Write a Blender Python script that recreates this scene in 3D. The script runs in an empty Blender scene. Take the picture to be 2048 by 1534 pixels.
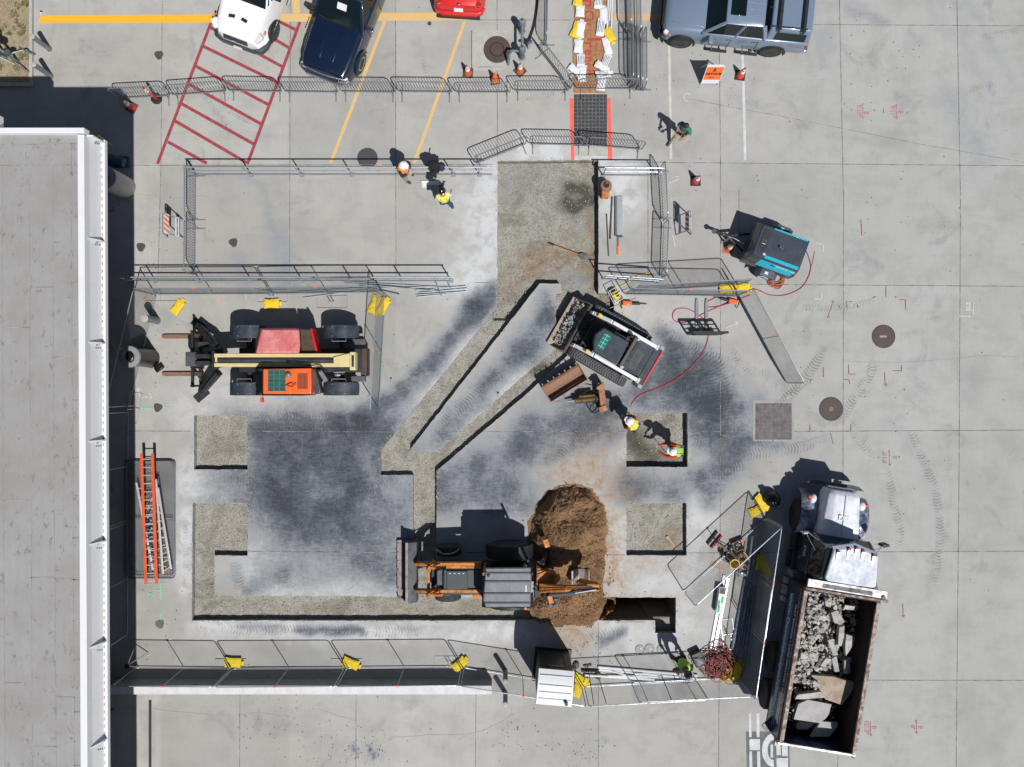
import bpy, bmesh, math, random
import numpy as np
from mathutils import Vector, Matrix, noise
from mathutils.geometry import delaunay_2d_cdt, tessellate_polygon

# ---------------------------------------------------------------- camera, sky, sun, exposure
H = 29.0           # camera height above the concrete
S = 55.0           # measured photo units per metre on the ground
scn = bpy.context.scene
cam = bpy.data.objects.new("Camera", bpy.data.cameras.new("Camera"))
scn.collection.objects.link(cam)
cam.data.sensor_width = 36.0
cam.data.lens = 36.0 * (H * S) / 2048.0
cam.location = (0, 0, H)
cam.rotation_euler = (0, 0, 0)
cam.data.clip_end = 1000.0
scn.camera = cam
SHX, SHY = -0.338, 0.546          # shadow offset per metre of height
SUN = Vector((-SHX, -SHY, 1.0)).normalized()
ELEV = math.asin(SUN.z); AZ = math.atan2(SUN.x, SUN.y)
w = bpy.data.worlds.new("World"); scn.world = w; w.use_nodes = True
nt = w.node_tree
sky = nt.nodes.new("ShaderNodeTexSky"); sky.sky_type = 'NISHITA'; sky.sun_disc = False
sky.sun_elevation = ELEV; sky.sun_rotation = AZ
bg = nt.nodes["Background"]; bg.inputs[1].default_value = 0.05
nt.links.new(sky.outputs[0], bg.inputs[0])
sl = bpy.data.lights.new("sun", 'SUN'); sl.energy = 5.0; sl.angle = math.radians(0.5); sl.color = (1, .965, .91)
so = bpy.data.objects.new("sun", sl); scn.collection.objects.link(so)
so.rotation_euler = SUN.to_track_quat('Z', 'Y').to_euler(); so.location = (0, 0, 40)
scn.view_settings.view_transform = 'Standard'; scn.view_settings.look = 'None'
scn.view_settings.exposure = -0.10; scn.view_settings.gamma = 1.0
scn.render.engine = 'CYCLES'
scn.cycles.max_bounces = 5; scn.cycles.diffuse_bounces = 2; scn.cycles.transparent_max_bounces = 12

# ---------------------------------------------------------------- helpers
C = scn.collection
R = random.Random(7)
rad = math.radians
def P(px, py, z=0.0):
    k = (H - z) / H / S
    return Vector(((px - 1024) * k, (767 - py) * k, z))
def rot2(x, y, a): return (x*math.cos(a) - y*math.sin(a), x*math.sin(a) + y*math.cos(a))

class MB:
    def __init__(s): s.v = []; s.f = []
    def add(s, vs, fs):
        n = len(s.v); s.v += [tuple(v) for v in vs]; s.f += [tuple(i+n for i in f) for f in fs]; return s
    def box(s, x0, y0, z0, x1, y1, z1):
        if x0 > x1: x0, x1 = x1, x0
        if y0 > y1: y0, y1 = y1, y0
        if z0 > z1: z0, z1 = z1, z0
        return s.add([(x0,y0,z0),(x1,y0,z0),(x1,y1,z0),(x0,y1,z0),(x0,y0,z1),(x1,y0,z1),(x1,y1,z1),(x0,y1,z1)],
              [(0,3,2,1),(4,5,6,7),(0,1,5,4),(1,2,6,5),(2,3,7,6),(3,0,4,7)])
    def obox(s, c, d, rz=0, ry=0, rx=0):
        m = Matrix.Translation(c) @ Matrix.Rotation(rz,4,'Z') @ Matrix.Rotation(ry,4,'Y') @ Matrix.Rotation(rx,4,'X')
        a,b,e = d[0]/2, d[1]/2, d[2]/2
        return s.add([m @ Vector(q) for q in ((-a,-b,-e),(a,-b,-e),(a,b,-e),(-a,b,-e),(-a,-b,e),(a,-b,e),(a,b,e),(-a,b,e))],
              [(0,3,2,1),(4,5,6,7),(0,1,5,4),(1,2,6,5),(2,3,7,6),(3,0,4,7)])
    def bar(s, a, b, w, h):                      # rectangular bar between two points
        a, b = Vector(a), Vector(b); d = (b-a); L = d.length; d.normalize()
        u = Vector((0,0,1)) if abs(d.z) < .95 else Vector((1,0,0))
        r = d.cross(u).normalized()*w/2; t = r.cross(d).normalized()*h/2
        vs = [a-r-t, a+r-t, a+r+t, a-r+t, b-r-t, b+r-t, b+r+t, b-r+t]
        return s.add(vs, [(0,1,2,3),(7,6,5,4),(0,4,5,1),(1,5,6,2),(2,6,7,3),(3,7,4,0)])
    def tube(s, pts, r, n=8, closed=False, r1=None):
        pts = [Vector(p) for p in pts]; N = len(pts); rings = []; up = None
        for i, p in enumerate(pts):
            if closed: d = pts[(i+1) % N] - pts[i-1]
            else: d = pts[min(i+1, N-1)] - pts[max(i-1, 0)]
            if d.length < 1e-9: d = Vector((0,0,1))
            d.normalize()
            if up is None:
                up = Vector((0,0,1)) if abs(d.z) < .9 else Vector((1,0,0))
            a = d.cross(up)
            if a.length < 1e-4: a = d.cross(Vector((0,1,0.01)))
            a.normalize(); b = a.cross(d).normalized(); up = b
            rr = r if r1 is None else r + (r1-r)*i/max(1, N-1)
            rings.append([p + a*rr*math.cos(2*math.pi*k/n) + b*rr*math.sin(2*math.pi*k/n) for k in range(n)])
        vs = [v for ring in rings for v in ring]; fs = []
        for i in range(N if closed else N-1):
            j = (i+1) % N
            for k in range(n): fs.append((i*n+k, i*n+(k+1)%n, j*n+(k+1)%n, j*n+k))
        if not closed: fs += [tuple(range(n))[::-1], tuple(range((N-1)*n, N*n))]
        return s.add(vs, fs)
    def cyl(s, a, b, r0, r1=None, n=16): return s.tube([a, b], r0, n, r1=r1)
    def prism(s, poly, z0, z1, ax='z', top=None):  # polygon extruded; top = optional different polygon
        t = top or poly; n = len(poly)
        def m(p, z): return {'z': (p[0],p[1],z), 'y': (p[0],z,p[1]), 'x': (z,p[0],p[1])}[ax]
        vs = [m(p, z0) for p in poly] + [m(p, z1) for p in t]
        return s.add(vs, [tuple(range(n))[::-1], tuple(range(n, 2*n))] + [(i, (i+1)%n, n+(i+1)%n, n+i) for i in range(n)])
    def loft(s, rings, caps=True):
        n = len(rings[0]); N = len(rings); vs = [v for r in rings for v in r]
        fs = [(i*n+k, i*n+(k+1)%n, (i+1)*n+(k+1)%n, (i+1)*n+k) for i in range(N-1) for k in range(n)]
        if caps: fs += [tuple(range(n))[::-1], tuple(range((N-1)*n, N*n))]
        return s.add(vs, fs)
    def lathe(s, c, prof, n=24, ax='z'):          # prof: (r, h) pairs
        rings = []
        for r, h in prof:
            ring = []
            for k in range(n):
                a = 2*math.pi*k/n; x, y = max(r,1e-4)*math.cos(a), max(r,1e-4)*math.sin(a)
                q = {'z': (x,y,h), 'y': (x,h,-y), 'x': (h,x,y)}[ax]
                ring.append((c[0]+q[0], c[1]+q[1], c[2]+q[2]))
            rings.append(ring)
        return s.loft(rings)
    def ell(s, c, r, n=12):
        if not hasattr(r, '__len__'): r = (r,r,r)
        rings = []
        for i in range(n//2+1):
            t = -math.pi/2 + math.pi*i/(n//2); cr = max(math.cos(t), .02)
            rings.append([(c[0]+r[0]*cr*math.cos(2*math.pi*k/n), c[1]+r[1]*cr*math.sin(2*math.pi*k/n), c[2]+r[2]*math.sin(t)) for k in range(n)])
        return s.loft(rings)
    def xf(s, m): s.v = [tuple(m @ Vector(v)) for v in s.v]; return s
    def build(s, name, mat, parent=None, bevel=0, smooth=None, seg=2, world=False):
        me = bpy.data.meshes.new(name)
        vs = s.v
        if world and parent is not None:
            im = parent.matrix_basis.inverted(); vs = [im @ Vector(v) for v in vs]
        me.from_pydata(vs, [], s.f)
        bm = bmesh.new(); bm.from_mesh(me); bmesh.ops.recalc_face_normals(bm, faces=bm.faces); bm.to_mesh(me); bm.free()
        me.materials.append(M[mat] if isinstance(mat, str) else mat)
        o = bpy.data.objects.new(name, me); C.objects.link(o)
        if parent is not None: o.parent = parent
        if bevel:
            b = o.modifiers.new("bevel", 'BEVEL'); b.width = bevel; b.segments = seg; b.limit_method = 'ANGLE'; b.angle_limit = rad(28)
            if smooth is None: smooth = True
        if smooth:
            me.polygons.foreach_set("use_smooth", [True]*len(me.polygons)); me.set_sharp_from_angle(angle=rad(35 if not bevel else 50))
        return o
def tag(o, label=None, cat=None, group=None, kind=None):
    if label: o['label'] = label
    if cat: o['category'] = cat
    if group: o['group'] = group
    if kind: o['kind'] = kind
    return o
def thing(name, label, cat, loc=(0,0,0), rz=0, group=None):
    o = bpy.data.objects.new(name, None); C.objects.link(o); o.empty_display_size = .2
    o.location = loc; o.rotation_euler = (0,0,rz); bpy.context.view_layer.update if False else None
    o.matrix_basis = Matrix.Translation(loc) @ Matrix.Rotation(rz, 4, 'Z')
    return tag(o, label, cat, group)
def copy_tree(o, loc=None, rz=None, label=None, group=None, parent=None, sc=None):
    c = o.copy(); C.objects.link(c); c.parent = parent
    if loc is not None: c.location = loc
    if rz is not None: c.rotation_euler = (0,0,rz)
    if label: c['label'] = label
    if group: c['group'] = group
    if sc: c.scale = sc
    for ch in [q for q in o.children]: copy_tree(ch, parent=c)
    return c
def text_mesh(name, txt, size, mat, parent, loc, rot, bold=0.0, ext=.002, al='CENTER'):
    cu = bpy.data.curves.new(name, 'FONT'); cu.body = txt; cu.size = size; cu.extrude = ext; cu.offset = bold
    cu.align_x = al; cu.align_y = 'CENTER'; cu.resolution_u = 3
    t = bpy.data.objects.new("tmp", cu); C.objects.link(t)
    dg = bpy.context.evaluated_depsgraph_get(); me = bpy.data.meshes.new_from_object(t.evaluated_get(dg))
    bpy.data.objects.remove(t); me.name = name; me.materials.clear(); me.materials.append(M[mat])
    o = bpy.data.objects.new(name, me); C.objects.link(o); o.parent = parent; o.location = loc; o.rotation_euler = rot
    return o
def inpoly(x, y, poly):
    c = False; n = len(poly); j = n-1
    for i in range(n):
        xi, yi = poly[i]; xj, yj = poly[j]
        if (yi > y) != (yj > y) and x < (xj-xi)*(y-yi)/(yj-yi)+xi: c = not c
        j = i
    return c
def bez(pts, n=10):                               # Catmull-Rom through points
    pts = [Vector(p) for p in pts]; out = []
    for i in range(len(pts)-1):
        p0 = pts[max(i-1,0)]; p1 = pts[i]; p2 = pts[i+1]; p3 = pts[min(i+2,len(pts)-1)]
        for k in range(n):
            t = k/n
            out.append(.5*((2*p1)+(p2-p0)*t+(2*p0-5*p1+4*p2-p3)*t*t+(3*p1-p0-3*p2+p3)*t**3))
    out.append(pts[-1]); return out

# ---------------------------------------------------------------- materials
M = {}
def nodes(name):
    m = bpy.data.materials.new(name); m.use_nodes = True; t = m.node_tree
    M[name] = m; return m, t, t.nodes["Principled BSDF"]
def nnoise(t, scale, detail=4, rough=.6, vec=None, dist=0):
    n = t.nodes.new("ShaderNodeTexNoise"); n.inputs["Scale"].default_value = scale; n.inputs["Detail"].default_value = detail
    n.inputs["Roughness"].default_value = rough; n.inputs["Distortion"].default_value = dist
    if vec is not None: t.links.new(vec, n.inputs["Vector"])
    return n.outputs["Fac"]
def ramp(t, fac, a, b, ca=(0,0,0,1), cb=(1,1,1,1)):
    n = t.nodes.new("ShaderNodeMapRange"); n.interpolation_type = 'SMOOTHSTEP'
    n.inputs[1].default_value = a; n.inputs[2].default_value = b; t.links.new(fac, n.inputs[0]); return n.outputs[0]
def math_(t, op, a, b=None):
    n = t.nodes.new("ShaderNodeMath"); n.operation = op
    for i, q in enumerate((a, b)):
        if q is None: continue
        if isinstance(q, (int, float)): n.inputs[i].default_value = q
        else: t.links.new(q, n.inputs[i])
    return n.outputs[0]
def mixc(t, fac, a, b):
    n = t.nodes.new("ShaderNodeMix"); n.data_type = 'RGBA'
    for s_, q in ((0, fac), (6, a), (7, b)):
        if isinstance(q, (int, float)): n.inputs[s_].default_value = q
        elif isinstance(q, (tuple, list)): n.inputs[s_].default_value = (*q[:3], 1)
        else: t.links.new(q, n.inputs[s_])
    return n.outputs[2]
def coord(t, kind="Object"):
    n = t.nodes.new("ShaderNodeTexCoord"); return n.outputs[kind]
def wpos(t):
    return t.nodes.new("ShaderNodeNewGeometry").outputs["Position"]
def scaled(t, vec, s, r=0):
    n = t.nodes.new("ShaderNodeMapping"); n.inputs["Scale"].default_value = s; n.inputs["Rotation"].default_value = (0,0,r)
    t.links.new(vec, n.inputs["Vector"]); return n.outputs[0]
def bumpn(t, b, h, strength, dist=.01):
    n = t.nodes.new("ShaderNodeBump"); n.inputs["Strength"].default_value = strength; n.inputs["Distance"].default_value = dist
    t.links.new(h, n.inputs["Height"]); t.links.new(n.outputs[0], b.inputs["Normal"])
def mat(name, col, rough=.5, metal=0, dirt=.25, dcol=None, sc=4.0, bump=0, coat=0, spec=.5, dscale=None):
    m, t, b = nodes(name)
    v = coord(t)
    n1 = nnoise(t, sc, 6, .65, v); n2 = nnoise(t, sc*7, 3, .6, v)
    dcol = dcol or tuple(c*.55+.02 for c in col)
    f = math_(t, 'MULTIPLY', ramp(t, math_(t, 'ADD', math_(t, 'MULTIPLY', n1, .7), math_(t, 'MULTIPLY', n2, .3)), .38, .68), dirt*2)
    f = math_(t, 'MINIMUM', f, 1.0)
    t.links.new(mixc(t, f, col, dcol), b.inputs["Base Color"])
    b.inputs["Metallic"].default_value = metal
    t.links.new(math_(t, 'MINIMUM', math_(t, 'ADD', rough, math_(t, 'MULTIPLY', f, .25)), 1.0), b.inputs["Roughness"])
    b.inputs["Coat Weight"].default_value = coat; b.inputs["Coat Roughness"].default_value = .06
    b.inputs["Specular IOR Level"].default_value = spec
    if bump: bumpn(t, b, n2, bump)
    return m
mat('galv', (.30,.33,.36), .45, .6, .3, (.16,.18,.2))
mat('galv_bright', (.62,.66,.70), .35, .7, .25)
mat('darksteel', (.020,.023,.028), .5, .3, .3, (.055,.052,.05))
mat('black', (.012,.013,.015), .5, 0, .3, (.03,.03,.03))
mat('rubber', (.018,.019,.022), .8, 0, .5, (.07,.07,.07), sc=9, bump=.3)
mat('track_rubber', (.045,.048,.055), .75, 0, .5, (.13,.13,.14), sc=6, bump=.3)
mat('fender', (.022,.032,.048), .4, 0, .4, (.06,.075,.095), sc=3)
mat('white_paint', (.78,.80,.82), .35, 0, .12, (.5,.5,.5), coat=.4)
mat('white_metal', (.69,.71,.745), .5, 0, .12, (.56,.58,.62), sc=1.5)
mat('white_fabric', (.72,.74,.78), .8, 0, .2, (.45,.47,.52), sc=8, bump=.5)
mat('yellow_fabric', (.72,.53,.02), .7, 0, .25, (.5,.36,.02), sc=8, bump=.6)
mat('yellow', (.72,.52,.02), .5, 0, .2)
mat('cream', (.66,.55,.28), .4, 0, .2, (.42,.34,.18), sc=3, coat=.2)
mat('orange', (.80,.13,.02), .4, 0, .2, (.5,.09,.03), sc=4, coat=.3)
mat('orange_machine', (.62,.22,.035), .45, 0, .45, (.10,.06,.03), sc=5, coat=.2)
mat('orange_paint', (.85,.16,.03), .5, 0, .15, (.6,.13,.04))
mat('cone', (.75,.07,.02), .45, 0, .2, (.4,.05,.02))
mat('cone_old', (.55,.14,.04), .5, 0, .4, (.22,.09,.05))
mat('cone_base', (.13,.055,.04), .8, 0, .4, (.05,.04,.04))
mat('refl', (.78,.78,.76), .4, 0, .15)
mat('red', (.60,.015,.012), .3, 0, .1, (.35,.01,.01), coat=.6)
mat('red_hood', (.62,.14,.15), .6, 0, .6, (.72,.30,.30), sc=1.4)
mat('tail_red', (.45,.02,.02), .2)
mat('amber', (.75,.20,.03), .3)
mat('blue_dark', (.006,.016,.045), .22, .35, .15, (.012,.03,.07), coat=1.0, sc=2)
mat('truck_blue', (.012,.022,.06), .3, .2, .3, (.03,.045,.09), coat=.8, sc=2)
mat('dusty_hood', (.72,.75,.80), .6, 0, .32, (.26,.32,.45), sc=1.2, coat=.1)
mat('grey_paint', (.175,.235,.33), .32, .1, .12, (.16,.20,.26), coat=.8)
mat('glass', (.004,.010,.011), .10, 0, 0, spec=.5, coat=.2)
mat('glass_green', (.02,.09,.08), .15, 0, .3, (.05,.16,.14), spec=.7)
mat('chrome', (.75,.77,.8), .18, 1.0, .15)
mat('lamp_lens', (.7,.72,.74), .12, 0, .1, coat=1)
mat('rust_steel', (.20,.12,.085), .65, .3, .6, (.30,.17,.11), sc=5, bump=.4)
mat('worn_steel', (.33,.29,.265), .5, .4, .5, (.16,.12,.10), sc=4, bump=.3)
mat('bright_steel', (.55,.53,.52), .4, .5, .4, (.3,.26,.24), sc=4)
mat('steel_grey', (.10,.11,.125), .5, .3, .45, (.045,.045,.05), sc=4)
mat('roof_seam_grey', (.19,.185,.18), .9, 0, .6, (.33,.33,.33), sc=2)
mat('roof_steel', (.11,.125,.15), .45, .1, .5, (.22,.24,.27), sc=3.2)
mat('charcoal', (.032,.04,.05), .45, 0, .3, (.06,.066,.075), sc=2.5, coat=.2)
mat('teal', (.005,.42,.58), .4, 0, .15, (.0,.2,.28), coat=.5)
mat('cast_iron', (.075,.062,.062), .7, .3, .4, (.13,.10,.09), sc=12, bump=.5)
mat('plywood', (.38,.20,.095), .75, 0, .5, (.25,.12,.055), sc=7, bump=.2)
mat('wood', (.50,.34,.20), .7, 0, .35, (.32,.2,.12), sc=6)
mat('cardboard', (.42,.29,.19), .8, 0, .3, (.3,.2,.13))
mat('red_marking', (.29,.018,.035), .7, 0, .45, (.26,.10,.11), sc=7)
mat('yellow_marking', (.70,.42,.10), .7, 0, .6, (.50,.41,.27), sc=6)
mat('yellow_fresh', (.80,.40,.012), .65, 0, .2, (.68,.40,.06), sc=5)
mat('pale_marking', (.52,.51,.46), .75, 0, .7, (.45,.45,.43), sc=5)
mat('white_marking', (.56,.58,.61), .75, 0, .7, (.46,.48,.5), sc=5)
mat('grey_marking', (.085,.09,.105), .75, 0, .4, (.2,.2,.21), sc=4)
mat('coral_marking', (.80,.10,.07), .7, 0, .25, (.62,.22,.18), sc=4)
mat('spray_red', (.44,.05,.08), .8, 0, .9, (.40,.33,.33), sc=14)
mat('spray_white', (.56,.58,.60), .8, 0, .9, (.45,.45,.45), sc=16)
mat('spray_green', (.10,.55,.22), .8, 0, .5, (.40,.48,.42), sc=14)
mat('spray_orange', (.70,.25,.12), .8, 0, .5, (.45,.40,.36), sc=14)
mat('hose_red', (.42,.02,.05), .45, 0, .2)
mat('hose_rust', (.25,.035,.032), .5, 0, .3)
mat('hose_orange', (.40,.12,.05), .5, 0, .3)
mat('faded_orange', (.60,.36,.20), .7, 0, .5, (.45,.38,.32), sc=5)
mat('pvc', (.80,.82,.85), .35, 0, .15)
mat('zinc_tube', (.16,.20,.26), .35, .6, .4, (.40,.44,.50), sc=5)
mat('asph_patch', (.045,.048,.055), .85, 0, .4, (.09,.09,.1), sc=20)
mat('chunk', (.47,.455,.43), .9, 0, .5, (.24,.23,.215), sc=5, bump=.6)
mat('chunk_dark', (.07,.07,.07), .9, 0, .5, (.15,.145,.14), sc=6, bump=.6)
mat('slab_tan', (.40,.34,.27), .9, 0, .5, (.25,.19,.13), sc=2.5, bump=.3)
mat('skin', (.42,.22,.15), .55, 0, .1)
mat('hair', (.03,.022,.018), .7, 0, .2)
mat('hair_grey', (.25,.23,.21), .7, 0, .3)
mat('hat_white', (.80,.82,.86), .3, 0, .08, coat=.4)
mat('hat_black', (.008,.008,.01), .2, 0, 0, coat=.8)
mat('vest_yellow', (.78,.80,.05), .7, 0, .2, (.6,.6,.04), sc=9)
mat('vest_lime', (.32,.72,.03), .7, 0, .2, (.2,.5,.02), sc=9)
mat('vest_orange', (.90,.22,.01), .7, 0, .2, (.7,.14,.01), sc=9)
mat('shirt_green', (.01,.26,.15), .8, 0, .3, sc=8)
mat('shirt_white', (.7,.7,.72), .8, 0, .2, sc=8)
mat('shirt_dark', (.02,.02,.028), .8, 0, .3, sc=8)
mat('shirt_red', (.70,.07,.02), .8, 0, .3, sc=8)
mat('khaki', (.36,.29,.24), .8, 0, .3, sc=8)
mat('denim', (.02,.06,.12), .8, 0, .3, sc=8)
mat('boot', (.07,.045,.035), .7, 0, .4)
mat('toilet_green', (.004,.03,.022), .5, 0, .2, coat=.1)
mat('blue_plastic', (.03,.07,.12), .6, 0, .2)
mat('ladder_alu', (.62,.58,.56), .4, .4, .3)
mat('burgundy', (.16,.01,.03), .7, 0, .3)
mat('bag_black', (.008,.008,.01), .18, 0, .1, bump=.8, sc=6)
mat('bin_white', (.50,.47,.44), .6, 0, .2)
mat('plastic_lid', (.27,.285,.30), .7, 0, .4, (.4,.41,.43), sc=9, spec=.1)
mat('roof_white', (.72,.75,.80), .4, 0, .15, (.5,.52,.56))
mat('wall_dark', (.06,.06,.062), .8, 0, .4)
mat('hatch_surround', (.33,.33,.325), .9, 0, .4, (.26,.26,.26), sc=4)
mat('stone_grain', (.34,.33,.29), .9, 0, .6, (.2,.19,.16), sc=8)
mat('lime_green', (.02,.35,.18), .5)

def ground_mat():
    m, t, b = nodes('concrete'); v = wpos(t)
    at = t.nodes.new("ShaderNodeVertexColor"); at.layer_name = "soil"
    sp = t.nodes.new("ShaderNodeSeparateColor"); t.links.new(at.outputs[0], sp.inputs[0])
    dark, white, brown = sp.outputs[0], sp.outputs[1], sp.outputs[2]
    big = nnoise(t, .16, 3, .6, v); mid = nnoise(t, 1.1, 6, .65, v); fine = nnoise(t, 22, 4, .75, v)
    grit = nnoise(t, 90, 2, .6, v)
    base = mixc(t, ramp(t, big, .35, .65), (.405,.402,.39), (.385,.375,.35))
    tone = at.outputs[1]
    base = mixc(t, ramp(t, tone, .0, 1.0), mixc(t, .16, base, (.12,.12,.125)), mixc(t, .10, base, (.6,.6,.6)))
    # cooler to the right, warmer to the left
    sx = t.nodes.new("ShaderNodeSeparateXYZ"); t.links.new(v, sx.inputs[0])
    base = mixc(t, math_(t, 'MULTIPLY', ramp(t, sx.outputs[0], 2, 14), .55), base, (.375,.388,.395))
    base = mixc(t, math_(t, 'MULTIPLY', ramp(t, mid, .40, .72), .45), base, (.27,.268,.26))
    base = mixc(t, math_(t, 'MULTIPLY', ramp(t, nnoise(t, .33, 5, .62, v, .4), .50, .70), .38), base, (.255,.26,.265))
    base = mixc(t, math_(t, 'MULTIPLY', ramp(t, nnoise(t, .8, 4, .7, scaled(t, v, (.25,1.2,1), -.9)), .52, .70), .28), base, (.25,.255,.26))
    # brushed finish streaks
    st = nnoise(t, 1.0, 3, .7, scaled(t, v, (14,.5,1))); st2 = nnoise(t, 1.0, 3, .7, scaled(t, v, (.35,22,1)))
    base = mixc(t, math_(t, 'MULTIPLY', ramp(t, st, .45, .75), .10), base, (.22,.22,.21))
    base = mixc(t, math_(t, 'MULTIPLY', ramp(t, st2, .45, .75), .10), base, (.24,.24,.23))
    base = mixc(t, math_(t, 'MULTIPLY', ramp(t, fine, .40, .70), .22), base, (.24,.24,.235))
    # old drips and stains
    sp1 = nnoise(t, .55, 5, .72, v, .8)
    base = mixc(t, math_(t, 'MULTIPLY', ramp(t, sp1, .56, .70), .42), base, (.20,.205,.215))
    vo = t.nodes.new("ShaderNodeTexVoronoi"); vo.inputs["Scale"].default_value = 1.5; t.links.new(v, vo.inputs["Vector"])
    spot = math_(t, 'SUBTRACT', 1.0, ramp(t, vo.outputs["Distance"], .018, .045))
    sc = t.nodes.new("ShaderNodeSeparateColor"); t.links.new(vo.outputs["Color"], sc.inputs[0])
    spot = math_(t, 'MULTIPLY', spot, ramp(t, sc.outputs[0], .72, .80))
    base = mixc(t, math_(t, 'MULTIPLY', spot, .75), base, (.05,.05,.05))
    vo2 = t.nodes.new("ShaderNodeTexVoronoi"); vo2.inputs["Scale"].default_value = 5; t.links.new(v, vo2.inputs["Vector"])
    sc2 = t.nodes.new("ShaderNodeSeparateColor"); t.links.new(vo2.outputs["Color"], sc2.inputs[0])
    spot2 = math_(t, 'MULTIPLY', math_(t, 'SUBTRACT', 1.0, ramp(t, vo2.outputs["Distance"], .03, .09)), ramp(t, sc2.outputs[0], .86, .92))
    base = mixc(t, math_(t, 'MULTIPLY', spot2, .6), base, (.09,.09,.09))
    # white cutting dust
    wv = nnoise(t, 1.7, 6, .7, v, .25)
    wf = math_(t, 'MULTIPLY', white, math_(t, 'ADD', .35, ramp(t, wv, .35, .62)))
    base = mixc(t, math_(t, 'MINIMUM', wf, .9), base, (.53,.545,.57))
    # dark slurry dust with wiped swirls
    dn = nnoise(t, .9, 6, .62, v, .5); dn2 = nnoise(t, 7.0, 5, .7, v, .6)
    sw = nnoise(t, 1.0, 4, .7, scaled(t, v, (3.0, 14, 1), .6), 1.0); sw2 = nnoise(t, 1.0, 4, .7, scaled(t, v, (15, 2.5, 1), .35), 1.0)
    q = math_(t, 'ADD', math_(t, 'MULTIPLY', dn, .55), math_(t, 'MULTIPLY', dn2, .20))
    q = math_(t, 'ADD', q, math_(t, 'ADD', math_(t, 'MULTIPLY', sw, .16), math_(t, 'MULTIPLY', sw2, .16)))
    lv = math_(t, 'MULTIPLY', dark, math_(t, 'ADD', .84, math_(t, 'MULTIPLY', ramp(t, dn, .30, .68), .52)))
    lv = math_(t, 'MULTIPLY', lv, math_(t, 'ADD', .80, math_(t, 'MULTIPLY', ramp(t, math_(t, 'ADD', math_(t, 'MULTIPLY', dn2, .5), math_(t, 'MULTIPLY', sw, .5)), .38, .62), .32)))
    lv = math_(t, 'ADD', lv, math_(t, 'MULTIPLY', math_(t, 'MULTIPLY', ramp(t, dark, .0, .3), math_(t, 'SUBTRACT', sw2, .5)), .25))
    base = mixc(t, ramp(t, lv, .0, .42), base, (.25,.268,.295))
    base = mixc(t, ramp(t, lv, .30, .80), base, (.096,.109,.130))
    base = mixc(t, ramp(t, lv, .72, 1.15), base, (.045,.053,.066))
    scr = nnoise(t, 1.0, 2, .5, scaled(t, v, (60, 1.5, 1), -.5))
    base = mixc(t, math_(t, 'MULTIPLY', math_(t, 'MULTIPLY', dark, ramp(t, scr, .64, .72)), .25), base, (.45,.46,.48))
    # brown soil smears
    bn = nnoise(t, 2.6, 7, .75, v, .2)
    bf = math_(t, 'MULTIPLY', brown, ramp(t, bn, .34, .66))
    base = mixc(t, math_(t, 'MINIMUM', math_(t, 'MULTIPLY', bf, 1.2), .95), base, mixc(t, ramp(t, dn2, .35, .65), (.27,.185,.12), (.38,.29,.21)))
    base = mixc(t, math_(t, 'MULTIPLY', ramp(t, grit, .55, .75), .12), base, (.1,.1,.1))
    t.links.new(base, b.inputs["Base Color"]); b.inputs["Roughness"].default_value = .85
    b.inputs["Specular IOR Level"].default_value = .25
    bumpn(t, b, math_(t, 'ADD', fine, math_(t, 'MULTIPLY', grit, .5)), .25, .006)
ground_mat()
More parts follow.
